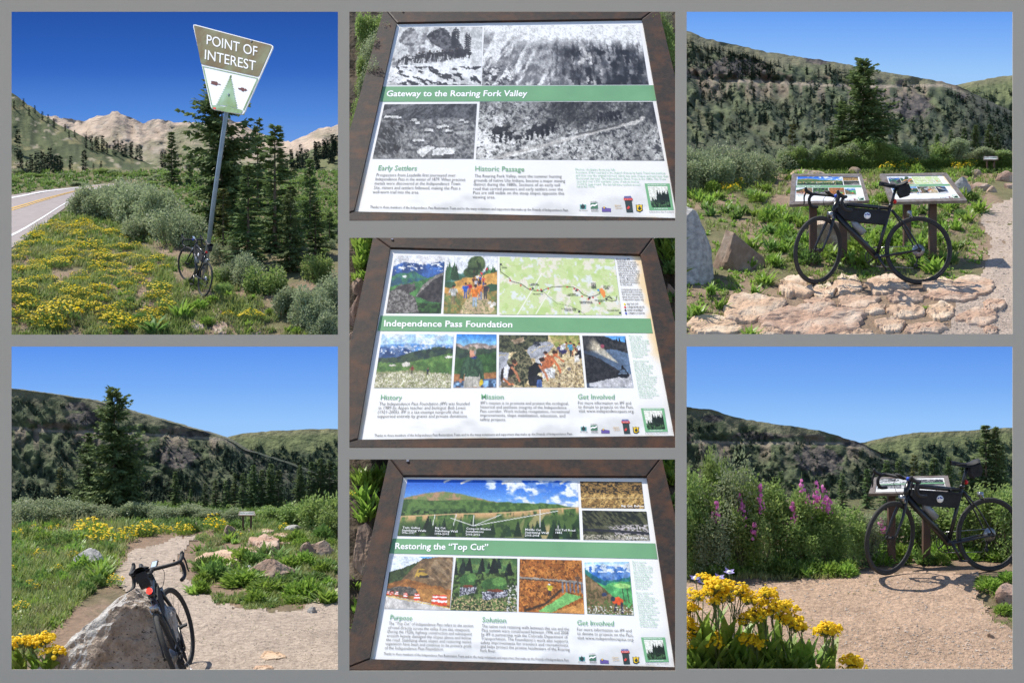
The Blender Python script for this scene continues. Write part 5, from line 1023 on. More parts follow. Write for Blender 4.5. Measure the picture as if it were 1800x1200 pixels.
ART['cut'] = dict(sheet=[(708.6, 838), (1137, 839.5), (1186.5, 1176), (649.5, 1162)], band=T3([(264, 457), (1615, 482), (1627, 562), (247, 533)]),
    pics=[(pic_top_a, T3([(340, 153), (1215, 160), (1228, 462), (288, 443)]), ''), (lambda: pic_top_b(0), T3([(1228, 163), (1545, 166), (1560, 303), (1235, 300)]), ''), (lambda: pic_top_b(1), T3([(1238, 312), (1570, 318), (1588, 468), (1245, 463)]), ''), (pic_top_d, T3([(258, 548), (577, 553), (558, 825), (220, 817)]), ''), (pic_top_e, T3([(590, 555), (905, 560), (903, 833), (560, 825)]), ''), (pic_top_f, T3([(918, 562), (1236, 569), (1250, 845), (912, 833)]), ''), (pic_top_g, T3([(1250, 580), (1480, 577), (1505, 852), (1265, 843)]), '')])
THANKS = 'Thanks to these members of the Independence Pass Restoration Team and to the many volunteers and supporters that make up the Friends of Independence Pass.'
def art(kind, pl, parent, big=True, step=1, dz=1.0):
    A = ART[kind]; o1 = .002 * dz; o2 = .004 * dz; o3 = .006 * dz
    sp = Pic(80, 54, (246, 245, 243), 31); cl = smooth(.42, .66, sp.n(4, 6, 5, 3)) * smooth(.74, .92, sp.v); sp.put(cl * .8, (214, 214, 213)); sp.put(smooth(.985, 1.0, sp.v + (sp.n(9, 9, 3, 5) - .5) * .03) * .7, (205, 180, 140))
    if kind == 'ipf': sp.put(smooth(.965, .995, sp.u + (sp.n(6, 10, 4, 6) - .5) * .05) * smooth(.62, .5, sp.v) * .7, (250, 212, 150))
    sp.put(smooth(.02, .0, sp.u + (sp.n(5, 9, 4, 8) - .5) * .02) * smooth(.6, .9, sp.v) * .8, (222, 198, 160))
    sp.warp = lambda: sp.a
    sh = print_pic(pl, A['sheet'], sp, parent, 0, 'sheet', 1)
    flat(pl, A['band'], 'title_band', M['band_green'], sh, o1)
    for f, q, _ in A['pics']: print_pic(pl, q, f(), sh, o1, 'map_print' if f is pic_map else 'photo_print', step)
    Q = lambda nm, lines, size, m, **k: queue_text(pl, sh, nm, lines, size, M[m], off=o2, **k)
    if kind == 'gate':
        Q('title_lettering', [('Gateway to the Roaring Fork Valley', *L1(230, 498, 958, 497))], 14.6, 'ink_white', shear=.12, bold=.02)
        Q('heading_lettering', [('Early Settlers', *L1(186, 877, 389, 879))], 12.5, 'ink_green', shear=.2, bold=.004)
        Q('heading_lettering', [('Historic Passage', *L1(686, 881, 941, 884))], 12.5, 'ink_green', bold=.004)
        if big:
            Q('body_lettering', [('Prospectors from Leadville first journeyed over', *L1(178, 909, 588, 911)), ('Independence Pass in the winter of 1879. When precious', *L1(173, 930, 638, 933)), ('metals were discovered at the Independence Town', *L1(169, 952, 611, 954)), ('Site, miners and settlers followed, making the Pass a', *L1(165, 974, 612, 977)), ('well-worn trail into the area.', *L1(160, 996, 398, 998))], 8.0, 'ink_black', shear=.2, bold=-.008)
            Q('body_lettering', [('The Roaring Fork Valley, once the summer hunting', *L1(685, 914, 1133, 917)), ('grounds of native Ute Indians, became a major mining', *L1(681, 936, 1151, 940)), ('district during the 1880s. Sections of an early toll', *L1(679, 957, 1124, 961)), ('road that carried pioneers and early settlers over the', *L1(677, 979, 1139, 983)), ('Pass are still visible on the steep slopes opposite this', *L1(676, 1000, 1146, 1004)), ('viewing area.', *L1(675, 1022, 791, 1023))], 8.0, 'ink_black', bold=-.008)
            Q('caption_lettering', [('Photos, clockwise from top left:', *L1(1203, 878, 1409, 880)), ('A portion of the road had to be cleared of snow by hand. Travel was perilous', *L1(1205, 893, 1666, 897)), ('and slow over the original toll road, which was even steeper and narrower than', *L1(1205, 908, 1680, 913)), ('the present day road. The Independence Ghost Town in the 1880s. The Town', *L1(1206, 923, 1668, 928)), ('once had over 1,500 residents. Some of whom lived at', *L1(1208, 938, 1531, 941)), ('11,000 ft. year-round. The last full-time resident moved', *L1(1210, 953, 1536, 957)), ('out in the 1900s.', *L1(1208, 966, 1306, 967))], 6.0, 'ink_pale', bold=.0, res=1)
            Q('thanks_lettering', [(THANKS, *L1(147, 1072, 1168, 1089))], 6.6, 'ink_black', bold=.0, shear=.1, res=1)
        lg = lambda pts: D2(pts, 8.571, 980, 280)
    elif kind == 'ipf':
        s3 = dict(s=3.0, ox=600, oy=400); l = lambda *a: L1(*a, **s3)
        Q('title_lettering', [('Independence Pass Foundation', *l(222, 521, 902, 527))], 15.2, 'ink_white', shear=.04, bold=.02)
        for t, x0, x1, y in (('History', 204, 320, 907), ('Mission', 735, 856, 904), ('Get Involved', 1245, 1440, 904)): Q('heading_lettering', [(t, *l(x0, y, x1, y + 1))], 12.5, 'ink_green', bold=.004, shear=.15 if x0 < 300 else 0)
        if big:
            Q('body_lettering', [('The Independence Pass Foundation (IPF) was founded', *l(198, 937, 677, 936)), ('in 1989 by Aspen teacher and biologist Bob Lewis', *l(194, 958, 655, 958)), ('(1921-2005). IPF is a tax-exempt nonprofit that is', *l(190, 980, 641, 980)), ('supported entirely by grants and private donations.', *l(188, 1002, 665, 1001))], 8.0, 'ink_black', shear=.2, bold=-.008)
            Q('body_lettering', [("IPF's mission is to promote and protect the ecological,", *l(733, 932, 1198, 935)), ('historical and aesthetic integrity of the Independence', *l(732, 953, 1187, 957)), ('Pass corridor. Work includes revegetation, recreational', *l(731, 975, 1202, 978)), ('improvements, slope stabilization, education, and', *l(731, 996, 1180, 1000)), ('safety projects.', *l(730, 1018, 868, 1020))], 8.0, 'ink_black', bold=-.008)
            Q('body_lettering', [('For more information on IPF and', *l(1246, 932, 1527, 933)), ('to donate to projects on the Pass,', *l(1249, 953, 1540, 954)), ('visit www.independencepass.org.', *l(1251, 974, 1544, 976))], 8.0, 'ink_black', bold=-.008)
            cap = ['Every year, IPF', 'undertakes a variety', 'of projects that restore', 'natural beauty, while', 'improving both the', 'recreational and tourist', 'experience on the Pass.', 'We are indebted to all', 'of the agencies and', 'groups that provide', 'invaluable assistance', 'to this work.']; e = [1520, 1553, 1566, 1557, 1553, 1572, 1572, 1572, 1567, 1567, 1574, 1535]
            Q('caption_lettering', [(t, *l(1450 + i * 1.9, 174 + i * 12, e[i], 175 + i * 12)) for i, t in enumerate(cap)], 5.4, 'ink_black', bold=.0, res=1)
            cap = ['Completed projects are', 'marked with a red star.', 'For more information', 'about the projects, visit', 'independencepass.org']; Q('caption_lettering', [(t, *l(1474 + i * 2.3, 332 + i * 13, 1585 + i * 2, 333 + i * 13)) for i, t in enumerate(cap)], 5.4, 'ink_black', bold=.0, res=1)
            Q('legend_lettering', [('THE "TOP CUT"', *l(1504, 409, 1566, 409)), ('OTHER IPF PROJECTS', *l(1506, 425, 1597, 425)), ('POINT OF INTEREST', *l(1508, 441, 1590, 441)), ('CURRENT LOCATION', *l(1511, 457, 1598, 457))], 4.6, 'ink_black', bold=.01, res=1)
            for (x, y), mm in (((1494, 405), 'petal_gold'), ((1496, 421), 'sticker_red'), ((1498, 437), 'ink_black'), ((1501, 453), 'blue_tape')): flat(pl, [(x / 3 + 600 + 1.8 * math.cos(a), y / 3 + 400 + 1.8 * math.sin(a)) for a in np.arange(8) * .785], 'legend_symbol', M[mm], sh, o2)
            Q('map_lettering', [('YOU', *l(1316, 303, 1340, 303)), ('ARE', *l(1318, 313, 1342, 313)), ('HERE', *l(1318, 323, 1344, 323))], 5.5, 'ink_black', bold=.02, res=1)
            Q('map_lettering', [('TO', *l(845, 207, 852, 207)), ('ASPEN', *l(845, 216, 872, 216)), ('WELLER', *l(1000, 301, 1036, 301)), ('CAMPGROUND', *l(990, 308, 1044, 308)), ('THE GROTTOS', *l(1008, 355, 1064, 355)), ('LOST MAN', *l(1196, 355, 1236, 355)), ('CAMPGROUND', *l(1186, 362, 1250, 362)), ('INDEPENDENCE', *l(1256, 396, 1322, 396)), ('GHOST TOWN', *l(1258, 403, 1324, 403)), ('"TOP CUT"', *l(1380, 313, 1416, 313)), ('PROJECT', *l(1380, 320, 1418, 320)), ('AREA', *l(1388, 327, 1412, 327)), ('INDEPENDENCE', *l(1336, 388, 1400, 388)), ('PASS', *l(1354, 395, 1378, 395)), ('TO LINCOLN CREEK', *l(1158, 433, 1238, 433)), ('CAMPGROUND', *l(1176, 441, 1238, 441)), ('TO LEADVILLE', *l(1402, 441, 1462, 441))], 3.4, 'ink_black', bold=.01, res=1)
            cap = ['Photos, top row,', 'left to right:', 'The view from the ridge', 'north of the Pass shows', 'Grizzly Peak. On the', 'Summit, 5th and 6th', 'graders from the Aspen', 'Country Day School', 'spread to help with', 'revegetation.', '', 'Photos, bottom row,', 'left to right:', 'Hikers enjoy the alpine', 'tundra on descent from', 'Blue Peak Pass. Bob', 'Lewis (1921-2005) was', 'an Aspen Biology', 'teacher, an environmental', 'activist and the founder', 'of the Independence Pass', 'Foundation. Volunteers', 'help revegetate the', 'Roller Cut. IPF is in', 'major project, in 1991.', 'Hydroseeding helps to', 'establish native grasses', 'on steep slopes.']
            Q('caption_lettering', [(t, *l(1515 + i * 2.05, 577 + i * 11.9, 1515 + i * 2.05 + len(t) * 4.4, 578 + i * 11.9)) for i, t in enumerate(cap) if t], 5.2, 'ink_pale', bold=.0, res=1)
            Q('thanks_lettering', [(THANKS, *l(174, 1102, 1219, 1093))], 6.4, 'ink_black', bold=.0, shear=.1, res=1)
        lg = lambda pts: D2([(1153 + .325 * a, 838 + .31 * b) for a, b in pts], 3.0, 600, 400)
    else:
        s3 = dict(s=2.927, ox=600, oy=790); l = lambda *a: L1(*a, **s3)
        Q('title_lettering', [('Restoring the \u201cTop Cut\u201d', *l(274, 511, 756, 517))], 15.4, 'ink_white', shear=.06, bold=.02)
        for t, x0, y0, x1, y1 in (('Purpose', 248, 873, 364, 878), ('Solution', 724, 886, 847, 890), ('Get Involved', 1211, 901, 1401, 906)): Q('heading_lettering', [(t, *l(x0, y0, x1, y1))], 12.5, 'ink_green', bold=.004, shear=.12 if x0 < 300 else 0)
        if big:
            Q('body_lettering', [('The \u201cTop Cut\u201d of Independence Pass refers to the section', *l(243, 900, 678, 913)), ('of road directly across the valley from this viewpoint.', *l(240, 921, 662, 935)), ('During the 1920s, highway construction and subsequent', *l(236, 942, 672, 955)), ('erosion heavily damaged the slopes above and below', *l(233, 963, 668, 976)), ('the road. Stabilizing these slopes and restoring native', *l(229, 984, 668, 996)), ('vegetation have been and continue to be primary goals', *l(226, 1004, 668, 1017)), ('of the Independence Pass Foundation.', *l(222, 1026, 526, 1033))], 8.0, 'ink_black', shear=.14, bold=-.008)
            Q('body_lettering', [('The native rock retaining walls between this site and the', *l(722, 914, 1171, 930)), ('Pass summit were constructed between 1996 and 2008', *l(721, 935, 1167, 950)), ('by IPF in partnership with the Colorado Department of', *l(719, 956, 1163, 971)), ("Transportation. The Foundation's work also supports", *l(718, 977, 1166, 992)), ('safety improvements for travelers and recreationists', *l(716, 998, 1166, 1013)), ('and helps protect the pristine headwaters of the Roaring', *l(715, 1018, 1174, 1035)), ('Fork River.', *l(714, 1040, 796, 1043))], 8.0, 'ink_black', bold=-.008)
            Q('body_lettering', [('For more information on IPF and', *l(1211, 931, 1492, 939)), ('to donate to projects on the Pass,', *l(1213, 952, 1502, 962)), ('visit www.independencepass.org.', *l(1214, 974, 1505, 984))], 8.0, 'ink_black', bold=-.008)
            Q('photo_lettering', [('Twin Gullies', *l(315, 406, 405, 408)), ('Stabilizing Walls', *l(311, 420, 436, 423)), ('1996-1997', *l(310, 433, 377, 435)), ('Big Cut', *l(482, 408, 536, 409)), ('Stabilizing Wall', *l(480, 423, 598, 426)), ('1996-2003', *l(478, 438, 554, 440)), ('Compost Blanket', *l(641, 411, 770, 415)), ('Installations', *l(640, 426, 732, 428)), ('2003-2012', *l(639, 441, 714, 443)), ('Middle Cut', *l(945, 416, 1028, 419)), ('Stabilizing Wall', *l(944, 431, 1066, 434)), ('2005-2008', *l(944, 446, 1018, 448)), ('Old Toll Road', *l(1099, 418, 1203, 421)), ('1882', *l(1099, 432, 1136, 433)), ('Big Cut, Before', *l(1440, 295, 1556, 296)), ('Top Cut, After', *l(1467, 458, 1576, 460))], 5.2, 'ink_white', bold=.008, res=1)
            cap = ['Photos, top row,', 'left to right:', 'The restoration of the', 'Top Cut began in 1994,', 'and continued in later', 'Work on the Big Cut', 'featured building the', 'stabilizing wall,', 'rebuilding the slope', 'above the wall, and', 'revegetation with', 'native plants.', '', 'Photos, bottom row,', 'left to right:', 'Slope reconstruction', 'underway at the Big Cut.', 'Seedling trees await', 'planting. Compost', 'from the Pitkin County', 'Recycling Center is', 'applied before the road', 'to make revegetation', 'possible. Many', 'groups and individuals', 'volunteer to help', 'plant tree seedlings', 'in disturbed areas.']
            Q('caption_lettering', [(t, *l(1495 + i * 1.55, 581 + i * 12.2, 1495 + i * 1.55 + len(t) * 4.6, 583 + i * 12.2)) for i, t in enumerate(cap) if t], 5.2, 'ink_pale', bold=.0, res=1)
            Q('thanks_lettering', [(THANKS, *l(217, 1054, 1172, 1088))], 6.4, 'ink_black', bold=.0, shear=.1, res=1)
        lg = lambda pts: D2([(1112 + .3275 * a, 849 + .315 * b) for a, b in pts], 2.927, 600, 790)
    # the row of sponsors' marks and the framed tree emblem
    G = lambda pts, nm, m, off=o1: flat(pl, lg(pts), nm, M[m] if isinstance(m, str) else m, sh, off)
    if 'teal' not in M: mat('teal', (.12, .36, .34), rough=.4); mat('logo_dark', (.03, .05, .05), rough=.4); mat('logo_green', (.08, .19, .12), rough=.4); mat('logo_purple', (.13, .09, .30), rough=.4); mat('logo_red', (.6, .06, .05), rough=.4); mat('logo_yellow', (.75, .50, .03), rough=.4); mat('logo_blue', (.12, .13, .32), rough=.4)
    G([(335, 685), (430, 685), (430, 752), (340, 752)], 'sponsor_mark', 'teal'); G([(380, 668), (392, 690), (415, 708), (410, 735), (382, 750), (352, 735), (347, 710), (370, 690)], 'sponsor_mark', 'logo_dark', o2)
    G([(495, 660), (602, 655), (610, 745), (500, 748)], 'sponsor_mark', 'logo_green'); G([(497, 700), (530, 682), (560, 690), (600, 668), (602, 690), (560, 715), (530, 705), (500, 725)], 'sponsor_mark', 'ink_white', o2)
    G([(668, 735), (700, 712), (740, 735), (803, 742), (806, 795), (670, 795)], 'sponsor_mark', 'logo_purple'); G([(690, 722), (704, 716), (716, 730), (712, 748), (696, 748)], 'sponsor_mark', 'logo_yellow', o2)
    G([(1012, 622), (1118, 622), (1140, 804), (1040, 804)], 'sponsor_mark', 'logo_dark'); G([(995, 592), (1128, 590), (1132, 624), (1000, 624)], 'sponsor_mark', 'logo_red', o2); G([(1005, 560), (1105, 558), (1118, 590), (1000, 592)], 'sponsor_mark', 'logo_blue', o2); G([(1042, 738), (1060, 718), (1072, 702), (1078, 718), (1095, 722), (1082, 745), (1070, 758), (1048, 752)], 'sponsor_mark', 'logo_red', o2)
    G([(1178, 684), (1205, 690), (1230, 680), (1258, 690), (1284, 684), (1278, 735), (1288, 770), (1240, 803), (1190, 785), (1184, 740)], 'sponsor_mark', 'logo_dark'); G([(1190, 694), (1274, 694), (1270, 740), (1276, 765), (1238, 790), (1200, 775), (1196, 740)], 'sponsor_mark', 'logo_yellow', o2); G([(1236, 706), (1250, 728), (1262, 752), (1238, 752), (1238, 772), (1230, 772), (1230, 752), (1210, 752), (1222, 728)], 'sponsor_mark', 'logo_dark', o3)
    q = [(1312, 368), (1688, 368), (1750, 768), (1384, 772)]; G(q, 'emblem_frame', 'ink_green'); qi = lg([(1356, 412), (1652, 412), (1706, 724), (1420, 728)]); print_pic(pl, qi, pic_logo(), sh, o2, 'emblem_print')
    if big:
        tl = lambda a, b, c, d: (*lg([(a, b)])[0], *lg([(c, d)])[0])
        Q('emblem_lettering', [('INDEPENDENCE PASS', *tl(1355, 402, 1640, 398))], 3.2, 'ink_white', bold=.0, res=1); Q('emblem_lettering', [('FOUNDATION', *tl(1460, 758, 1660, 758))], 3.2, 'ink_white', bold=.0, res=1)
        Q('emblem_lettering', [('Independence Pass Foundation', *tl(1380, 806, 1750, 806))], 3.2, 'ink_black', bold=.0, res=1)
        Q('sponsor_lettering', [('The Colorado', *tl(322, 782, 452, 782)), ('COLORADO', *tl(492, 650, 600, 650)), ('STATE SCENIC', *tl(505, 770, 612, 770)), ('BYWAYS', *tl(508, 792, 615, 792))], 2.6, 'ink_black', bold=.01, res=1)
        Q('sponsor_lettering', [('Gates', *tl(850, 716, 958, 710)), ('Caruso', *tl(862, 752, 975, 748))], 5.0, 'ink_gold', shear=.3, bold=.0, res=1)
        Q('sponsor_lettering', [('TOWN OF', *tl(1012, 582, 1100, 580)), ('ASPEN', *tl(1012, 618, 1120, 616))], 2.6, 'ink_white', bold=.01, res=1)
    return sh

def wall_panel(kind, Y, outer, label, tilt):
    A = ART[kind]; c = np.mean(A['sheet'], 0); pl = Plane(P(c[0], c[1], Y), tilt); e = empty('interpretive_sign', tuple(pl.raw([c])[0]), label=label, cat='information panel')
    bpy.context.view_layer.update(); sh = art(kind, pl, e); inner = np.asarray(A['sheet'])
    frame_bars(pl, outer, inner + (inner - inner.mean(0)) * np.array([[-.002, -.004]]), e, -.03, .030, M['rust_steel'], clip=(604, 1197))
    bk = pl.raw([(max(min(x, 1190), 611), y) for x, y in outer], -.035); b = MB(); b.add(np.concatenate([bk, bk - pl.n * .02]), [[0, 3, 2, 1], [4, 5, 6, 7], [0, 1, 5, 4], [1, 2, 6, 5], [2, 3, 7, 6], [3, 0, 4, 7]]); b.build('backing_plate', M['post_rust'], e)
    sc = pl.raw([(outer[0][0] + 33, outer[0][1] + 8.5)], .034)[0]; b = MB(); b.add(*cyl(sc, .012, .012, 12, axis=pl.n)); b.build('screw', M['steel'], e)
    # two posts carry it down to the ground
    for px in (outer[3][0] + 150, outer[2][0] - 150):
        t = pl.raw([((px), (outer[0][1] + outer[3][1]) / 2)], -.06)[0]; bb = MB(); bb.add(*box((t[0], t[1] + .05, (t[2] - 3.8) / 2), (.12, .09, t[2] + 3.8))); bb.build('post', M['post_rust'], e)
    fix_parent(e); return e
def fix_parent(e):
    """meshes above were built in world coordinates: express them relative to the thing's base"""
    base = Vector(e.location)
    for ch in e.children: ch.location = -base
def field_board(kind, fn, sheet, outer, foot_rows, post_px, label, name='information_board', tilt=38, lip=6.0, post_w=12.5, step=2, frame_m='frame_sky_sheen'):
    """a sloping board on two square posts, standing on the ground"""
    mid = np.mean(np.asarray(outer), 0); g = np.asarray(fn(float(np.mean(post_px)), float(np.mean(foot_rows))), float); Y = g[1]
    pl = Plane(P(mid[0], mid[1], Y), tilt, homography(ART[kind]['sheet'], sheet)); e = empty(name, tuple(g), label=label, cat='information board')
    art(kind, pl, e, big=False, step=step, dz=1.5); s = K * Y
    q = np.asarray(outer); i = np.asarray(sheet); frame_bars(pl, q, i, e, -lip * s * .75, lip * s * .18, M[frame_m])
    bk = pl.raw(q + (q.mean(0) - q) * .02, -lip * s * .5); b = MB(); b.add(np.concatenate([bk, bk - pl.n * lip * s * .2]), [[0, 3, 2, 1], [4, 5, 6, 7], [0, 1, 5, 4], [1, 2, 6, 5], [2, 3, 7, 6], [3, 0, 4, 7]]); b.build('backing_plate', M['post_rust'], e)
    for px, fr in zip(post_px, foot_rows):
        f = np.asarray(fn(float(px), float(fr)), float); w = post_w * s; x = f[0]; y = Y + .0
        tp = pl.raw([(px, mid[1])], -lip * s * .8)[0]; zt = tp[2] + (0); z0 = f[2] - .1; bb = MB(); bb.add(*box((x, tp[1], (zt + z0) / 2 - lip * s * .2), (w, w * .8, zt - z0 - lip * s * .4))); bb.build('post', M['post_rust'], e)
    fix_parent(e); return e
# ================================================================== TOP LEFT: sign, bicycle, flowery verge
def road_sign():
    base = gt(357.0, 484.0); Yp = base[1]; e = empty('road_sign', tuple(base), label='brown and white trapezoid POINT OF INTEREST road sign on a leaning grey post', cat='road sign')
    pl = Plane(P(410, 120, Yp - .12), 68, yaw=-34)
    def rounded(q, r):
        q = np.asarray(q, float); out = []
        for k in range(len(q)):
            a, b_, c = q[k - 1], q[k], q[(k + 1) % len(q)]; u = (a - b_) / np.linalg.norm(a - b_); w = (c - b_) / np.linalg.norm(c - b_)
            for t in (0, .5, 1): p0 = b_ + u * r; p1 = b_ + w * r; out.append((1 - t) ** 2 * p0 + 2 * t * (1 - t) * b_ + t * t * p1)
        return out
    outer = [(338.6, 42.3), (481.6, 80.3), (427.5, 202.2), (371.5, 192.2)]
    V2, F = tri2d(rounded(outer, 5)); n_ = len(V2); bm = MB(); f0 = pl.raw(V2, 0); f1 = pl.raw(V2, -.03); rim_n = len(rounded(outer, 5)); i = np.arange(rim_n); j = (i + 1) % rim_n
    bm.add(f0, F); bm.add(f1, F[:, ::-1]); bm.add(np.concatenate([f0, f1]), np.stack([i, j, j + n_, i + n_], -1)); panel = bm.build('sign_panel', M['sign_white'], e)
    z = lambda p: [(x / 6.317 + 320, y / 6.317 + 30) for x, y in p]
    flat(pl, rounded(z([(130, 92), (1003, 322), (852, 668), (212, 526)]), 3), 'brown_field', M['sign_brown'], panel, .008)
    for q in (z([(222, 545), (846, 682), (843, 690), (236, 556)]), z([(226, 548), (242, 556), (338, 984), (328, 990)]), z([(832, 690), (848, 690), (690, 1040), (676, 1036)])): flat(pl, q, 'border_line', M['sign_green'], panel, .008)
    queue_text(pl, panel, 'lettering', [('POINT OF', *[v for p in z([(268, 305), (838, 442)]) for v in p])], 24.5, M['sign_white'], bold=.004, off=.016, up=(.04, -1.0), res=8)
    queue_text(pl, panel, 'lettering', [('INTEREST', *[v for p in z([(246, 470), (822, 602)]) for v in p])], 24.5, M['sign_white'], bold=.004, off=.016, up=(.04, -1.0), res=8)
    g = np.random.default_rng(5); L_, R_ = [], []
    for k in range(15):
        t = k / 14; xl = 538 - 34 * t ** .8 - 120 * t ** 1.15; xr = 542 + 22 * t ** .8 + 50 * t ** 1.2; yl = 648 + 322 * t; yr = 648 + 356 * t
        L_ += [(xl - 6 - 4 * g.uniform(), yl), (xl + 14, yl + 8)]; R_ += [(xr + 6 + 5 * g.uniform(), yr), (xr - 10, yr + 8)]
    flat(pl, z(L_ + [(470, 984), (520, 992)] + R_[::-1]), 'tree_emblem', M['sign_green'], panel, .008)
    flat(pl, z([(335, 984), (400, 984), (470, 1000), (520, 992), (570, 1010), (640, 1028), (676, 1040), (664, 1076), (500, 1058), (332, 1018)]), 'ground_emblem', M['sign_green'], panel, .012)
    flat(pl, z([(322, 712), (350, 714), (392, 722), (400, 742), (432, 748), (428, 758), (398, 750), (384, 764), (350, 752), (318, 742), (328, 730)]), 'arrow_emblem', M['sign_maroon'], panel, .008)
    flat(pl, z([(622, 788), (650, 792), (662, 784), (690, 790), (700, 806), (706, 794), (726, 814), (700, 826), (694, 816), (680, 832), (652, 812), (626, 802)]), 'arrow_emblem', M['sign_maroon'], panel, .008)
    flat(pl, z([(350, 1006), (382, 1010), (378, 1030), (346, 1022)]), 'sticker', M['sticker_red'], panel, .016)
    for p in ((775, 272), (522, 866)): c = pl.raw(z([p]), .012); b = MB(); b.add(*cyl(c[0], .03, .03, 10, axis=pl.n)); b.build('bolt', M['steel'], panel)
    top = pl.raw([(404, 120)], -.12)[0]; mid = pl.raw([(392, 197)], -.12)[0]; b = MB(); b.add(*tube(np.array([base - [0, 0, .3], base * .5 + mid * .5, mid, top]), .060, 14)); b.build('post', M['galvanised'], e, smooth_shade=True)
    fix_parent(e)
road_sign()
b1 = gt(354.0, 521.0); build_bike('black road bicycle leaning on the grey post of the POINT OF INTEREST sign', tuple(b1), math.radians(-57), lean=-.10, steer=.22, scale=1.32, pitch=math.radians(20), tail='lens_red')

# spruces behind the sign and down the right-hand bank
for px, pb, pt, pr, w, lb, bk in [
    (365, 420, 114, BUSHY[0], .88, 'tall dense dark spruce right behind the sign post', 6), (268, 345, 218, SLIM[0], 1.15, 'slender spruce standing alone left of the tall dark spruce', 8), (297, 350, 255, SLIM[1], .9, 'thin small spruce between the slender spruce and the tall dark one', 9),
    (425, 395, 198, SLIM[2], 1.0, 'thin ragged spruce whose top shows right under the sign', 8), (472, 455, 216, SLIM[0], 1.3, 'tall narrow spruce with a long bare tip right of the sign', 3), 
    (432, 470, 285, SLIM[1], 1.5, 'sunlit broad spruce low on the bank right of the bicycle', 1), (507, 485, 325, BIG[1], .95, 'dark low spruce near the foot of the bank at the right', 1), (527, 430, 268, SLIM[1], 1.1, 'slim spruce at the right with its tip below the wooded slope', 6), (545, 470, 350, SLIM[2], 1.6, 'small spruce at the right edge above the grey bush', 3), (568, 440, 365, SLIM[0], 1.5, 'small bushy spruce far right beside the meadow', 4), (388, 445, 330, PALE[0], 1.3, 'yellowish young spruce beside the sign post', 1)]:
    put_tree(pr, gt, px, pb, pt, lb, widen=w, back=bk * .35)
# shrubs
k = 0
for px, pb, pt, w, pr in [(160, 385, 312, 110, FINE[0]), (215, 400, 306, 130, FINE[1]), (132, 380, 326, 66, WIL[1]), (185, 370, 306, 90, WIL[0]), (240, 380, 308, 90, FINE[1]), (270, 415, 312, 120, FINE[0]), (305, 440, 352, 110, FINE[1]), (245, 425, 365, 100, WIL[2]), (330, 415, 375, 70, WIL[1]), (395, 470, 410, 70, WIL[0]), (425, 505, 432, 90, FINE[1]), (400, 500, 450, 60, WIL[2]), (460, 520, 460, 90, WILG[1]), (545, 590, 490, 120, FINE[0]), (500, 560, 500, 80, WIL[1]), (580, 560, 470, 80, FINE[1]), (575, 610, 540, 90, FINE[0]), (555, 500, 440, 70, WILG[0]), (270, 360, 335, 60, WILG[1]), (210, 352, 330, 60, WILG[2])]:
    if pr is WIL[1] and k == 0: k = 1
    put_shrub(pr, gt, px, pb, pt, w, 'grey-green willow bush on the verge between the road and the spruces' if px < 340 else 'grey-green willow bush on the bank right of the sign post', 'willow bushes of the verge')
for i in range(46):                     # bushes of the middle distance
    px = rng.uniform(470, 640); py = rng.uniform(330, 450)
    put_shrub([WIL, WILG][i % 2][i % 3], gt, px, py, py - rng.uniform(10, 26), rng.uniform(24, 50), 'low green bush in the meadow beyond the bank at the right', 'low bushes of the far meadow')
for i in range(26):
    px = rng.uniform(-20, 330); py = rng.uniform(305, 330)
    put_shrub([WIL, WILG][i % 2][i % 3], gt, px, py, py - rng.uniform(7, 15), rng.uniform(20, 46), 'low bush beyond the road at the foot of the hillside', 'low bushes at the foot of the hillside')
for px, pb, pt, w in [(338, 505, 480, 34), (392, 520, 492, 36), (330, 470, 440, 40), (385, 500, 462, 44)]:
    put_shrub(WILG[int(px) % 3], gt, px, pb, pt, w, 'small green bush close around the leaning bicycle', 'bushes around the leaning bicycle')
# far conifers: hillside left and wooded slope right, each a tree
n_far = 0
def far_tree(at, px, py, h, label, group, w=1.0):
    global n_far
    c = np.asarray(at(px, py), float).reshape(-1)[:3]; hh = h * K * c[1]; plant_copy(FAR[n_far % 4], c - np.array([0, .05, hh * .06]), hh * 1.06, random.uniform(0, 6.28), label, group, w); n_far += 1
for px, py, h in [(25, 190, 14), (40, 184, 14), (60, 196, 12), (50, 200, 13), (75, 210, 15), (82, 212, 14), (95, 222, 14), (112, 228, 12), (130, 240, 12), (30, 272, 46), (36, 300, 26), (55, 300, 30), (72, 298, 34), (80, 300, 30), (92, 312, 42), (104, 312, 40), (64, 300, 36), (48, 303, 22), (70, 314, 30), (125, 300, 26), (145, 302, 40), (163, 300, 14), (176, 300, 18), (108, 304, 28), (150, 258, 20), (160, 262, 24), (170, 264, 26), (180, 266, 28), (188, 270, 20), (200, 272, 26), (213, 272, 26), (220, 274, 22), (230, 274, 28), (238, 278, 24), (246, 276, 24), (165, 254, 16), (120, 240, 12), (228, 262, 16), (205, 262, 20), (290, 282, 26), (282, 286, 26), (296, 288, 22), (305, 290, 20), (88, 300, 40), (98, 306, 34), (34, 296, 34)]:
    far_tree(lh_at, px, py, h, 'small dark conifer on the bushy hillside left of the sign', 'conifers on the left hillside')
for i in range(70):
    px = rng.uniform(490, 660); py = np.interp(px, [490, 530, 594, 660], [292, 276, 252, 236]) + rng.uniform(0, 34) * (1 if i % 3 else .4)
    far_tree(rh_at, px, py + 4, rng.uniform(18, 32), 'small dark conifer on the wooded slope right of the sign', 'conifers on the right slope')
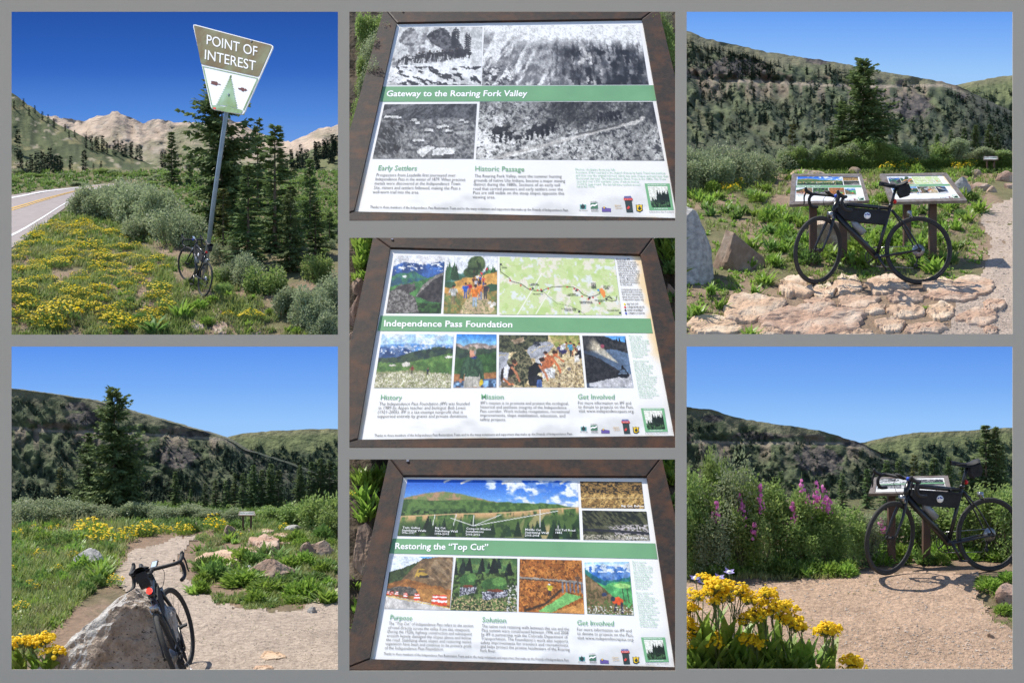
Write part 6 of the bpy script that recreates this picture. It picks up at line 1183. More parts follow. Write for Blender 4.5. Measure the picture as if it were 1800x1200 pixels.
# flowers and ground cover of the verge
for i in range(280):
    v = rng.uniform(0, 1) ** 1.15; py = 392 + 190 * v; x0 = np.interp(py, [392, 440, 600], [96, 24, 10]); x1 = np.interp(py, [392, 430, 470, 520, 600], [150, 250, 300, 290, 300]); px = rng.uniform(x0, x1)
    if vnoise(px / 40, py / 22, 3) < .34 and py > 480: continue
    put_plant(CLUMP[:3], gt, px, py, rng.uniform(20, 40) * (.7 + .5 * v), 'low clump of small yellow flowers on the verge below the road', 'yellow flower clumps of the verge', tall=rng.uniform(.55, .85))
for px, py, s, lb in [(102, 566, 74, 'largest round mound of yellow flowers, at the lower left of the verge'), (442, 562, 40, 'yellow flower mound at the lower right of the verge near the stones'), (402, 556, 22, 'small bright yellow flower clump in the middle right of the verge'), (40, 515, 48, 'yellow flower mound at the left edge below the road'), (105, 470, 36, 'yellow flower mound in the upper verge below the road edge')]:
    put_plant([CLUMP[3]], gt, px, py, s, lb, tall=.95)
put_plant([HERBD[0]], gt, 275, 585, 60, 'broad-leaved rosette plant at the bottom of the verge left of the bicycle', tall=.75); put_plant([HERB[1]], gt, 318, 560, 46, 'tuft of long green blades in front of the bicycle wheel'); put_plant([HERBB[0]], gt, 352, 545, 26, 'small leafy plant right beneath the bicycle')
for i in range(30):
    px, py = rng.uniform(200, 560), rng.uniform(500, 600)
    if 300 < px < 385 and py < 530: continue
    put_plant(HERBB if i % 2 else HERB, gt, px, py, rng.uniform(12, 26), 'small leafy plant on the stony verge near the bicycle', 'small leafy plants of the verge', tall=.8)
V_TL = [(10, 445), (60, 405), (115, 382), (200, 392), (300, 440), (340, 500), (400, 470), (470, 500), (620, 540), (620, 620), (0, 620)]
grass(gt, 9000, (0, 380, 620, 615), 15, 'grass', 11, dens=lambda x, y: smooth(.34, .56, fbm(x / 36, y / 20, 3, 21)) * .9 + .06, polys=[V_TL])
grass(gt, 5200, (0, 380, 620, 615), 9, 'ground_cover', 12, m='herb_dark', dens=lambda x, y: smooth(.34, .56, fbm(x / 36, y / 20, 3, 21)), polys=[V_TL], wpx=1.6, lean=1.2)
grass(gt, 5000, (-60, 302, 660, 430), 8, 'ground_cover', 13, m='herb_dark', wpx=1.6, lean=1.1, avoid=[[(-300, 620), (-300, 345), (20, 343), (120, 329), (240, 318), (240, 330), (112, 372), (20, 440)]])
for px, p0, p1, w, lb in [(352, 528, 548, 34, 'pale pinkish stone half buried below the rear bicycle wheel'), (378, 545, 565, 26, 'flat pinkish stone in the verge right of the bicycle'), (345, 565, 584, 30, 'flat tan stone at the bottom of the verge'), (388, 568, 590, 30, 'squarish tan stone at the lower right of the verge'), (450, 580, 592, 22, 'small tan stone at the bottom right of the verge'), (120, 522, 534, 18, 'small pale stone among the yellow flowers')]:
    slab(gt, px, (p0 + p1) / 2, w, p1 - p0, int(px), M['rock_pink'], lb, thick=5, name='stone')

# ================================================================== TOP RIGHT: bicycle before two boards
b2 = gt(1615.0, 501.0); build_bike('black road bicycle standing sideways in front of the two information boards', tuple(b2), math.radians(1.5), lean=-.04, steer=.62, scale=2.66, tail='lens_red')
z7 = lambda p: [(x / 5.218 + 1370, y / 5.218 + 290) for x, y in p]
field_board('cut', gt, z7([(155, 106), (730, 106), (790, 330), (138, 338)]), z7([(115, 86), (752, 84), (824, 332), (92, 368)]), (468, 462), (1432, 1480), 'brown sloping information board behind the front wheel of the bicycle')
field_board('ipf', gt, z7([(978, 104), (1506, 98), (1662, 308), (1060, 322)]), z7([(920, 86), (1532, 74), (1722, 330), (1020, 346)]), (452, 450), (1596, 1639), 'brown sloping information board behind the saddle of the bicycle')
far_outer = [(1729.5, 275), (1753.5, 275), (1755, 281), (1728.5, 281)]
field_board('gate', gt, [(1731, 275.6), (1752, 275.6), (1753.5, 280), (1730, 280)], far_outer, (303, 303), (1735.5, 1748), 'small distant information board on two dark posts beyond the gravel path', tilt=42, lip=2.2, step=5, post_w=2.6)
put_rock(gt, 1196, 350, 500, 150, 5, M['rock_grey'], 'big light grey boulder cut by the left edge beside the brown rock', name='boulder', cat='boulder', depth=.8, rough=.08, planes=[(.25, -.1, 1, .86), (.75, -.1, .55, .80), (1, 0, .12, .82), (.2, -1, .2, .72), (.75, -.75, .1, .80), (-.8, 0, .5, .7), (0, 1, .2, .7), (-.3, -.5, .8, .8)])
put_rock(gt, 1298, 398, 474, 92, 8, M['rock_brown'], 'brown angular rock right of the big grey boulder', depth=.8, rotz=.2, facets=9, rough=.05)
put_rock(gt, 1412, 293, 312, 78, 14, M['rock_pink'], 'long flat pink rock behind the left information board', depth=.6, facets=8, sub=3); put_rock(gt, 1502, 294, 306, 32, 15, M['rock_brown'], 'small rounded brown rock between the two information boards', depth=.7, sub=3)
put_rock(gt, 1688, 314, 352, 40, 16, M['rock_grey'], 'dark speckled slab leaning behind the right information board', depth=.5, sub=3, tilt=(0, 18)); put_rock(gt, 1464, 388, 434, 92, 17, M['rock_pink'], 'pale pink rock seen through the bicycle front wheel and frame', depth=.7, facets=9)
for px, p0, p1, w in [(1724, 317, 334, 50), (1772, 300, 318, 36), (1717, 295, 308, 20), (1678, 292, 302, 26), (1776, 321, 332, 26), (1640, 296, 303, 30), (1745, 330, 340, 24)]:
    put_rock(gt, px, p0, p1, w, int(px), M['rock_pink'], 'flat pinkish rock beside the gravel path beyond the right information board', group='rocks along the far gravel path', depth=.7, sub=3)
STONES = [(1397, 505, 74, 42, 'pink stone under the front wheel'), (1450, 513, 46, 28, 'small pink stone right of the front wheel contact'), (1489, 503, 56, 34, 'grey-pink stone in the shade of the frame'), (1562, 502, 86, 34, 'wide flat stone below the pedals'), (1650, 505, 70, 30, 'flat stone below the rear wheel'), (1712, 504, 92, 34, 'long flat stone right of the rear wheel'), (1325, 546, 118, 52, 'large pink stone at the left of the paving'), (1428, 565, 180, 58, 'largest pink stone in the foreground paving'), (1256, 575, 104, 38, 'broad pale stone in the lower left corner'), (1591, 549, 66, 26, 'small pale stone in the middle of the paving'), (1652, 552, 52, 36, 'squarish pale stone right of the middle'), (1748, 538, 42, 28, 'small pink stone at the right edge of the paving'), (1720, 562, 78, 30, 'flat pale stone at the lower right'), (1535, 547, 50, 18, 'little stone in the handlebar shadow'), (1566, 572, 56, 30, 'tan stone at the bottom middle'), (1626, 580, 76, 20, 'low flat stone at the bottom right of middle'), (1742, 583, 28, 16, 'tiny stone at the bottom right corner'), (1508, 531, 76, 26, 'shaded stone below the bottom bracket'), (1672, 522, 96, 24, 'shaded long stone below the rear wheel'), (1590, 525, 70, 22, 'shaded flat stone below the crank'), (1440, 535, 60, 24, 'shaded stone below the front wheel'), (1350, 588, 60, 16, 'thin stone at the bottom edge left of middle'), (1500, 588, 70, 14, 'thin stone at the bottom edge in the middle')]
for i, (px, py, w, h, lb) in enumerate(STONES):
    slab(gt, px, py, w * .99, h * .96, 400 + i, M['slab_pink'], lb + ' before the bicycle', thick=6 if h < 40 else 9)
# trees and bushes
for px, pb, pt, pr, w, lb, bk in [(1531, 272, 97, BUSHY[0], 1.05, 'tall dark spruce standing behind the gap between the two boards', 3), (1497, 270, 168, BIG[0], 1.0, 'narrower spruce touching the tall dark one on its left', 4), (1558, 276, 228, BIG[1], 1.3, 'low spruce at the right foot of the tall dark one', 2), (1400, 300, 215, PALE[0], 1.0, 'pale young spruce above the left information board', 2), (1474, 280, 222, SLIM[0], 1.2, 'small thin spruce left of the tall dark pair', 3), (1424, 290, 240, SLIM[1], 1.3, 'tiny spruce right of the pale young one', 3), (1594, 276, 216, SLIM[2], 1.3, 'lone spruce right of the tall dark one', 4), (1700, 280, 218, SLIM[0], 1.2, 'dark spruce just left of the distant board', 5), (1745, 276, 210, BIG[0], 1.0, 'dark spruce right behind the distant board', 5), (1770, 280, 208, BIG[1], 1.0, 'dark spruce at the right edge beside the distant board', 5), (1724, 278, 214, SLIM[1], 1.3, 'slim spruce between the two dark ones by the distant board', 5), (1655, 276, 232, SLIM[2], 1.5, 'short spruce behind the yellow flowers on the right', 5), (1680, 276, 222, SLIM[0], 1.4, 'mid spruce in the row right of the yellow flowers', 6), (1625, 276, 240, BIG[1], 1.2, 'short broad spruce right of the lone one', 6), (1640, 274, 236, SLIM[1], 1.5, 'thin short spruce in the dark row', 6), (1785, 282, 225, SLIM[2], 1.5, 'spruce cut by the right edge', 5)]:
    put_tree(pr, gt, px, pb, pt, lb, widen=w, back=bk * .4)
for px, pb, pt, w, pr in [(1225, 335, 244, 110, FINE[0]), (1290, 330, 240, 120, FINE[1]), (1340, 320, 258, 90, FINE[0]), (1205, 345, 268, 80, WIL[1]), (1262, 338, 268, 90, WIL[2]), (1375, 305, 262, 70, WIL[0])]:
    put_shrub(pr, gt, px, pb, pt, w, 'large grey-green willow bush behind the boulders at the left', 'willow bushes behind the left boulders')
for i in range(44):
    px = rng.uniform(1385, 1800); py = rng.uniform(276, 297)
    put_shrub([WIL, WILG][i % 2][(i // 2) % 3], gt, px, py, py - rng.uniform(14, 34) * (1.15 if px < 1700 else .7), rng.uniform(36, 72), 'grey-green bush in the row behind the two information boards', 'bushes behind the information boards')
for i in range(230):
    px = rng.uniform(1205, 1720); v = rng.uniform(0, 1); py = 300 + 165 * v ** .9
    if px > 1690 and py > 360: continue
    if px < 1345 and py > 400: continue
    s = rng.uniform(17, 33) * (.72 + .6 * v)
    put_plant([HERB, HERB, HERBB, HERBD][i % 4], gt, px, py, s, 'bright green leafy plant around the two information boards', 'leafy plants around the boards', tall=rng.uniform(.8, 1.1))
for px, py, s in [(1345, 500, 40), (1365, 470, 34), (1330, 520, 34), (1225, 555, 40), (1250, 520, 34), (1265, 540, 30), (1322, 440, 46), (1318, 470, 30), (1520, 470, 50), (1490, 465, 44), (1550, 462, 40), (1640, 478, 44), (1610, 470, 36), (1660, 462, 34), (1620, 440, 40), (1320, 595, 36), (1626, 545, 14), (1700, 390, 34), (1720, 375, 40), (1680, 400, 30)]:
    put_plant(HERB, gt, px, py, s, 'vigorous bright green plant between the stones near the bicycle', 'green plants between the stones', tall=.9)
for i in range(16):
    px = [rng.uniform(1555, 1615), rng.uniform(1680, 1712), rng.uniform(1210, 1300)][i % 3]; py = [rng.uniform(293, 304), rng.uniform(290, 306), rng.uniform(330, 345)][i % 3]
    put_plant(GOLD, gt, px, py, rng.uniform(14, 24), 'clump of golden flowers among the plants behind the information boards', 'golden flowers behind the boards')
V_TR = [(1190, 300), (1760, 296), (1728, 345), (1720, 400), (1740, 440), (1690, 500), (1560, 490), (1360, 520), (1300, 560), (1250, 570), (1190, 620)]
grass(gt, 8200, (1190, 296, 1780, 620), 10, 'grass', 31, dens=lambda x, y: smooth(.40, .60, fbm(x / 30, y / 16, 3, 33)) * .9 + .05, polys=[V_TR])
grass(gt, 6000, (1190, 296, 1780, 620), 8, 'ground_cover', 32, m='herb', dens=lambda x, y: smooth(.42, .60, fbm(x / 30, y / 16, 3, 34)), polys=[V_TR], wpx=1.7, lean=1.2)
grass(gt, 2400, (1190, 286, 1800, 306), 9, 'ground_cover', 35, m='herb_dark', wpx=1.6, lean=1.1)
for i in range(60):
    px = rng.uniform(1205, 1640); py = np.interp(px, [1207, 1300, 1400, 1500, 1640], [245, 250, 235, 230, 215]) + rng.uniform(-110, 12) * (1 if i % 2 else .5)
    if py < np.interp(px, [1207, 1685], [80, 165]): continue
    far_tree(vt_at, px, py, rng.uniform(12, 24), 'small dark conifer on the mountain side behind the boards', 'conifers on the mountain side')
def scat(n, x0, x1, f0, f1, h0, h1, dens, seed):
    g = np.random.default_rng(seed); out = []
    px = g.uniform(x0, x1, n); t = g.uniform(0, 1, n); py = np.array([f0(x) * (1 - q) + f1(x) * q for x, q in zip(px, t)]); k = g.uniform(0, 1, n) < dens(px, py)
    return sorted([(a, b_, g.uniform(h0, h1)) for a, b_ in zip(px[k], py[k])], key=lambda q: q[1])
R_T = lambda x: np.interp(x, [1207, 1350, 1500, 1685, 1800], [62, 98, 120, 158, 205])
forest(vt_at, scat(2400, 1195, 1790, lambda x: R_T(x) + 8, lambda x: 290, 7, 15, lambda x, y: smooth(.50, .62, fbm((x + y * .8) / 26, (y - x * .5) / 60, 4, 91)) * .9 + .12, 3), 'forest', 3)
forest(vt_at, scat(420, 1205, 1360, lambda x: R_T(x) + 10, lambda x: 138, 7, 13, lambda x, y: smooth(.42, .55, fbm(x / 30, y / 18, 3, 93)), 4), 'forest', 4)
forest(vb_at, scat(260, 1690, 1790, lambda x: 160, lambda x: 240, 8, 15, lambda x, y: smooth(.35, .5, fbm(x / 20, y / 14, 3, 95)) + x * 0, 5), 'forest', 5)

# ================================================================== BOTTOM LEFT: bicycle against the boulder, path to the far board
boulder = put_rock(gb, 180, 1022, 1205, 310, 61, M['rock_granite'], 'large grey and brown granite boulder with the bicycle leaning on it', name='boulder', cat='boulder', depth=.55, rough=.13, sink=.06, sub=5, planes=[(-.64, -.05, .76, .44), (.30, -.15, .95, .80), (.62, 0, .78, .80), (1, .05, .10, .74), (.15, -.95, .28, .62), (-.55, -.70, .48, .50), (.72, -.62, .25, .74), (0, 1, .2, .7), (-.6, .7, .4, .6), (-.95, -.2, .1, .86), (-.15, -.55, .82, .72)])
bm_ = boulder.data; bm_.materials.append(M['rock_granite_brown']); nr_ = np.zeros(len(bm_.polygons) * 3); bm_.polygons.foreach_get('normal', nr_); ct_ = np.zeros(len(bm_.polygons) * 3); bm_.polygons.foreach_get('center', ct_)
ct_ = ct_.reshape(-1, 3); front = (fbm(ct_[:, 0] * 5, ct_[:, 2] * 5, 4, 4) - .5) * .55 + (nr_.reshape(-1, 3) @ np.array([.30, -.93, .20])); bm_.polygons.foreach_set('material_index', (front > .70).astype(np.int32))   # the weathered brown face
b3 = gb(333.0, 1226.0); build_bike('black road bicycle seen from behind with its red tail light on', tuple(b3), math.radians(-77.5), lean=.37, steer=-.34, scale=1.14, tail='lamp_red')
field_board('gate', gb, [(422.5, 899.2), (446, 899.2), (447.5, 904), (420.5, 904)], [(421, 898.2), (447.5, 898.2), (449.5, 905.5), (418.5, 905.5)], (933, 933), (427, 441), 'small distant information board on two posts at the end of the gravel path', tilt=42, lip=2.4, step=5, post_w=3.2)
for px, p0, p1, w, m_, lb in [(146, 964, 1004, 62, 'rock_grey', 'whitish rock half hidden by grass left of the path'), (386, 972, 1006, 90, 'rock_pink', 'broad flat tan rock right of the path'), (434, 962, 976, 42, 'rock_pink', 'low tan rock behind the broad flat one'), (466, 944, 976, 50, 'rock_pink', 'pinkish slab beside the end of the path'), (472, 984, 1022, 82, 'rock_pink', 'tan rock with a pale side above the dark leaves'), (440, 994, 1008, 36, 'rock_grey', 'whitish rock left of the tan one above the dark leaves'), (500, 978, 996, 62, 'rock_brown', 'low brown rock behind the tan one'), (556, 950, 980, 48, 'rock_pink', 'tan angular rock at the far right'), (542, 958, 982, 36, 'rock_brown', 'brown rock left of the angular tan one at the far right'), (575, 962, 976, 24, 'rock_pink', 'small tan rock at the right edge'), (467, 929, 940, 30, 'rock_pink', 'small tan rock right below the distant board'), (496, 937, 949, 28, 'rock_pink', 'small tan rock right of the path end'), (514, 924, 934, 34, 'rock_grey', 'grey rock at the foot of the bushes right of the distant board'), (401, 926, 950, 28, 'rock_brown', 'upright brown rock left of the distant board'), (510, 950, 962, 36, 'rock_pink', 'flat tan rock in the green patch right of the path'), (548, 1068, 1080, 20, 'rock_grey', 'fist-sized grey stone on the gravel at the right'), (481, 1146, 1162, 42, 'rock_pink', 'flat pink slab sunk in the gravel at the bottom'), (463, 1167, 1178, 34, 'rock_pink', 'smaller flat pink slab at the bottom edge'), (437, 1047, 1052, 12, 'rock_brown', 'tiny brown stone on the gravel'), (340, 920, 932, 22, 'rock_brown', 'small brown rock beyond the bend of the path')]:
    if px in (386, 434, 466, 510, 481, 463, 467, 496):
        slab(gb, px, (p0 + p1) / 2 + 2, w * 1.08, max((p1 - p0) * .75, 9), int(px) + 700, M['slab_pink'], lb, thick=13 if p1 - p0 > 28 else 6, name='rock', cat='rock'); continue
    put_rock(gb, px, p0, p1, w, int(px) + 700, M[m_], lb, depth=.8, sub=3 if w < 60 else 4, facets=9, rough=.07, sink=.3 if p1 - p0 > 14 else .6)
for px, pb, pt, pr, w, lb, bk in [(201, 900, 682, BUSHY[0], .9, 'tall dark spruce rising above the skyline left of the path', 0), (146, 895, 765, BIG[0], 1.0, 'spruce half as tall, left of the tall dark one', .3), (224, 900, 790, BIG[1], 1.0, 'spruce low on the right side of the tall dark one', .2), (175, 896, 800, SLIM[1], 1.2, 'thin spruce between the two spruces left of the path', .1), (97, 888, 825, PALE[0], 1.1, 'yellowish small spruce at the left', .3), (296, 898, 834, SLIM[0], 1.3, 'lone small spruce right of the tall dark one', .5), (245, 895, 868, SLIM[2], 1.6, 'tiny spruce at the right foot of the tall one', .2), (415, 905, 840, SLIM[2], 1.3, 'dark spruce left behind the distant board', .6), (432, 905, 828, BIG[0], 1.0, 'tall dark spruce right behind the distant board', .7), (448, 905, 836, SLIM[0], 1.4, 'dark spruce touching the one behind the board', .7), (462, 905, 826, BIG[1], .9, 'pointed dark spruce right of the distant board', .8), (478, 905, 836, SLIM[1], 1.5, 'dark spruce at the right of the pointed one', .7), (397, 905, 842, SLIM[0], 1.2, 'thin dark spruce far left of the distant board', .8), (515, 900, 828, BIG[0], .9, 'dark spruce right of the gap above the bushes', .8), (535, 900, 822, SLIM[1], 1.4, 'narrow spruce in the dark group at the right', .9), (551, 900, 815, BIG[1], .9, 'tallest spruce of the dark group at the right', .9), (568, 900, 818, SLIM[2], 1.4, 'spruce right of the tallest one in the dark group', .9), (586, 900, 810, BIG[0], .9, 'dark spruce cut by the right edge', .9), (345, 905, 858, SLIM[1], 1.4, 'small spruce in the valley left of centre', .7), (362, 905, 852, SLIM[2], 1.4, 'small spruce in the valley near the centre', .8), (380, 905, 856, SLIM[0], 1.4, 'small spruce in the valley just right of the centre', .8), (322, 902, 866, SLIM[0], 1.4, 'very small spruce right of the lone one', .6)]:
    put_tree(pr, gb, px, pb, pt, lb, widen=w, back=bk)
for px, pb, pt, w, pr in [(50, 925, 866, 120, FINE[0]), (110, 920, 872, 110, FINE[1]), (165, 918, 880, 100, FINE[0]), (225, 915, 880, 90, WIL[1]), (270, 918, 884, 90, FINE[1]), (310, 915, 886, 80, WIL[2]), (350, 915, 888, 80, FINE[0]), (390, 920, 890, 80, WIL[0]), (20, 935, 880, 80, WIL[0]), (490, 918, 888, 80, WILG[0]), (525, 925, 878, 90, WILG[1]), (565, 935, 858, 110, WILG[2]), (595, 950, 890, 90, WILG[0]), (470, 912, 890, 60, WILG[2]), (115, 960, 925, 70, WILG[1]), (250, 945, 918, 50, WILG[1])]:
    put_shrub(pr, gb, px, pb, pt, w, 'grey-green bush in the belt behind the left side of the path' if px < 400 else 'green bush in the belt right of the distant board', 'bushes beyond the path')
for i in range(190):
    left = i % 5 < 3
    px, py = (rng.uniform(15, 215), 925 + 120 * rng.uniform(0, 1)) if left else (rng.uniform(330, 596), 930 + 135 * rng.uniform(0, 1) ** 1.1)
    if not left and (py > 1050 and px < 420 or py > 1075): continue
    if left and px > np.interp(py, [925, 985, 1005, 1060], [215, 205, 190, 160]): continue
    put_plant([HERBB, HERB, HERBD, HERBB][(i // 2) % 4], gb, px, py, rng.uniform(18, 40) * np.interp(py, [920, 1060], [.75, 1.25]), 'leafy green plant in the rank growth left of the path' if left else 'leafy green plant among the rocks right of the path', 'leafy plants left of the path' if left else 'leafy plants among the rocks', tall=rng.uniform(.7, 1.1))
for px, py, s in [(430, 1030, 70), (470, 1042, 60), (500, 1035, 60), (405, 1020, 44), (520, 1060, 36), (450, 985, 40), (395, 1010, 40), (555, 1020, 44), (575, 1000, 40)]:
    put_plant([HERBB[2], HERBB[0]], gb, px, py, s, 'low dark green leafy patch in front of the rocks right of the path', 'dark leafy patches', tall=.5)
for px, py, s in [(160, 950, 46), (178, 958, 44), (200, 962, 40), (148, 945, 36), (225, 952, 30), (258, 945, 34), (320, 942, 28), (328, 940, 24), (378, 935, 36), (392, 938, 24), (203, 1032, 26), (185, 1025, 18), (38, 1075, 24), (62, 940, 20), (420, 945, 16), (500, 932, 18), (585, 940, 24), (30, 950, 24), (100, 1010, 22), (70, 985, 24), (55, 1040, 26), (130, 985, 20), (245, 940, 26), (290, 938, 22), (95, 940, 24), (20, 1010, 22)]:
    put_plant(GOLD, gb, px, py, s, 'clump of golden flowers in the growth beside the bend of the path', 'golden flowers beside the path', tall=1.1)
G_BL = [(0, 905), (230, 925), (212, 985), (190, 1010), (120, 1080), (60, 1150), (0, 1190)]
grass(gb, 4200, (0, 905, 240, 1190), 24, 'grass', 41, polys=[G_BL], dens=lambda x, y: .35 + .6 * smooth(.4, .6, fbm(x / 30, y / 20, 3, 5)), lean=.55, wpx=1.0)
grass(gb, 2500, (0, 905, 240, 1190), 16, 'ground_cover', 42, m='herb', polys=[G_BL], wpx=2.2, lean=1.1)
G_BR2 = [(325, 975), (350, 940), (420, 915), (600, 905), (620, 1010), (560, 1060), (430, 1075), (380, 1062), (330, 1015)]
grass(gb, 5200, (300, 905, 620, 1080), 13, 'grass', 43, polys=[G_BR2], dens=lambda x, y: smooth(.42, .6, fbm(x / 34, y / 16, 3, 7)), wpx=.9)
grass(gb, 3600, (300, 905, 620, 1080), 9, 'ground_cover', 44, m='herb_dark', polys=[G_BR2], dens=lambda x, y: smooth(.40, .58, fbm(x / 34, y / 16, 3, 7)), wpx=2.0, lean=1.2)
grass(gb, 900, (330, 1060, 560, 1160), 6, 'grass', 45, dens=lambda x, y: smooth(.60, .7, fbm(x / 30, y / 14, 3, 9)), wpx=.9, lean=1.0)
grass(gb, 3200, (-40, 888, 640, 935), 12, 'ground_cover', 46, m='herb_dark', wpx=1.6, lean=1.0, avoid=PATH_B)
def gold_stem(seed, hpx, Y, heads, leaf_n=9):
    """tall ragwort: leafy stem branching into flat heads of many small golden flowers (unit: metres)"""
    g = np.random.default_rng(seed); s = K * Y; h = hpx * s; lv = MB(); st = MB(); fl = MB()
    top = np.array([g.normal() * .10 * h, g.normal() * .05 * h, h * .8]); st.add(*tube(spline([[0, 0, -.03], top * .5 + g.normal(size=3) * .02, top], 8), np.linspace(.011, .006, 8) * Y / 14, 6))
    for k in range(heads):
        a = g.uniform(0, 6.28); r = g.uniform(.02, .16) * h * (0.4 + heads / 8); c = top + np.array([math.cos(a) * r, math.sin(a) * r * .8, g.uniform(.06, .24) * h]); st.add(*tube(spline([top * .8, (top + c) / 2 + [0, 0, -.02], c - [0, 0, .01]], 6), .0045 * Y / 14, 5, caps=False))
        n = int(g.integers(34, 60)); R = g.uniform(10, 24) * s; rr = R * np.sqrt(g.uniform(0, 1, n)); th = g.uniform(0, 6.28, n); p = c + np.stack([rr * np.cos(th), rr * np.sin(th) * .9, R * .38 * (1 - (rr / R) ** 2) + g.normal(size=n) * R * .14], -1)
        nr = np.stack([rr * np.cos(th) / R, rr * np.sin(th) / R - .3, 1.1 + 0 * rr], -1) + g.normal(size=(n, 3)) * .3
        fl.add(*discs(p, nr, R * .165 * g.uniform(.75, 1.25, n), 7, .6))
        sd = np.array([1, 0, 0]) * .0022; q0 = np.tile(c - [0, 0, R * .55], (n, 1)); SV = np.stack([q0 - sd, q0 + sd, p + sd * .7, p - sd * .7], 1).reshape(-1, 3); st.add(SV, np.arange(n * 4).reshape(-1, 4))
    lv.add(*blades(np.stack([g.normal(size=leaf_n) * .012, g.normal(size=leaf_n) * .012, g.uniform(0, .42, leaf_n) * h], -1), g.uniform(0, 6.28, leaf_n), g.uniform(.12, .6, leaf_n), h * g.uniform(.3, .62, leaf_n), 9 * s * g.uniform(.6, 1.15, leaf_n), .5, 5))
    return lv, st, fl
def put_gold(px, py, hpx, seed, heads, label, group):
    c = gb(float(px), float(py)); lv, st, fl = gold_stem(seed, hpx, c[1], heads); e = empty('golden_ragwort', tuple(c), label=label, cat='flowers', group=group)
    lv.build('leaves', M['herb'], e); st.build('stem', M['stem'], e); fl.build('flower_head', M['petal_gold'], e, smooth_shade=False, kind='stuff')
for i, (px, py, h, hd) in enumerate([(36, 1195, 72, 3), (62, 1192, 66, 2), (85, 1196, 78, 3), (98, 1198, 56, 2), (118, 1195, 52, 2), (24, 1190, 60, 2), (130, 1192, 44, 1), (212, 1190, 20, 1)]):
    put_gold(px, py, h, 800 + i, hd, 'golden flowered stem at the bottom left before the boulder', 'golden stems before the boulder')
R_L = lambda x: np.interp(x, [20, 110, 230, 350, 395, 480, 600], [690, 700, 728, 762, 775, 812, 850])
forest(vl_at, scat(2100, 0, 560, lambda x: R_L(x) + 10, lambda x: 900, 6, 14, lambda x, y: smooth(.50, .62, fbm((x + y * .8) / 26, (y - x * .5) / 60, 4, 101)) * .85 + .12, 6), 'forest', 6)
forest(vl_at, scat(500, 390, 600, lambda x: np.interp(x, [390, 480, 600], [778, 808, 852]), lambda x: 895, 8, 15, lambda x, y: .8 + 0 * x, 17), 'forest', 17)
forest(vr_at, scat(400, 1500, 1640, lambda x: np.interp(x, [1500, 1560, 1640], [785, 806, 845]), lambda x: 885, 8, 14, lambda x, y: .8 + 0 * x, 18), 'forest', 18)
forest(vt_at, scat(300, 1670, 1800, lambda x: np.interp(x, [1670, 1740, 1800], [156, 184, 210]), lambda x: 285, 8, 15, lambda x, y: .8 + 0 * x, 19), 'forest', 19)
forest(vl_at, scat(340, 20, 330, lambda x: 850, lambda x: 900, 10, 20, lambda x, y: smooth(.3, .45, fbm(x / 22, y / 12, 3, 103)), 7), 'forest', 7)
forest(lb_at, scat(700, 400, 620, lambda x: np.interp(x, [400, 480, 600], [800, 778, 772]), lambda x: 895, 8, 15, lambda x, y: smooth(.34, .46, fbm(x / 26, y / 14, 3, 105)) * smooth(770, 800, y + 6), 8), 'forest', 8)

# ================================================================== BOTTOM RIGHT: bicycle before a board, fireweed, golden flowers in front
b4 = gb(1741.0, 1006.0); build_bike('black road bicycle in front of a single information board beside the fireweed bushes', tuple(b4), math.radians(13), lean=-.04, steer=.42, scale=1.46, tail='lens_red')
z9 = lambda p: [(x / 5.217 + 1490, y / 5.217 + 810) for x, y in p]
field_board('gate', gb, z9([(280, 165), (880, 150), (905, 272), (248, 288)]), z9([(244, 152), (918, 135), (955, 292), (190, 302)]), (994, 988), (1572, 1624), 'dark sloping information board behind the handlebar of the bicycle by the fireweed', tilt=30, lip=6)
put_rock(gb, 1776, 1022, 1060, 52, 77, M['rock_pink'], 'pale pink rock at the right edge below the rear wheel', depth=.8)
put_rock(gb, 1742, 1110, 1120, 14, 78, M['rock_brown'], 'small stone on the gravel at the lower right', depth=.8, sub=3)
for px, pb, pt, w, pr, fam in [(1235, 1010, 806, 130, WILG[2], 0), (1290, 1008, 788, 120, WIL[0], 0), (1266, 1000, 780, 70, WILG[1], 0), (1215, 1015, 870, 100, WILG[1], 0), (1340, 1005, 818, 120, WILG[0], 0), (1390, 1003, 838, 110, WILG[1], 0), (1440, 1003, 862, 110, WILG[2], 0), (1490, 1000, 872, 110, WILG[0], 0), (1530, 992, 885, 90, WIL[1], 0), (1262, 1015, 880, 100, WIL[2], 0), (1320, 1012, 885, 90, WILG[1], 0), (1415, 1008, 905, 90, WILG[0], 0), (1470, 1006, 915, 80, WILG[2], 0), (1252, 990, 792, 70, WIL[1], 0), (1720, 985, 868, 110, WILG[2], 1), (1765, 990, 838, 120, WILG[0], 1), (1800, 995, 850, 110, WILG[1], 1), (1680, 975, 885, 90, WILG[0], 1), (1640, 970, 880, 90, WIL[0], 1), (1590, 968, 885, 90, WILG[2], 1), (1555, 970, 890, 80, WIL[2], 1)]:
    put_shrub(pr, gb, px, pb, pt, w, ['tall green willow bush left of the bicycle by the fireweed', 'green willow bush behind the bicycle and its single board'][fam], ['willow bushes left of the bicycle', 'willow bushes behind the single board'][fam], deep=.6)
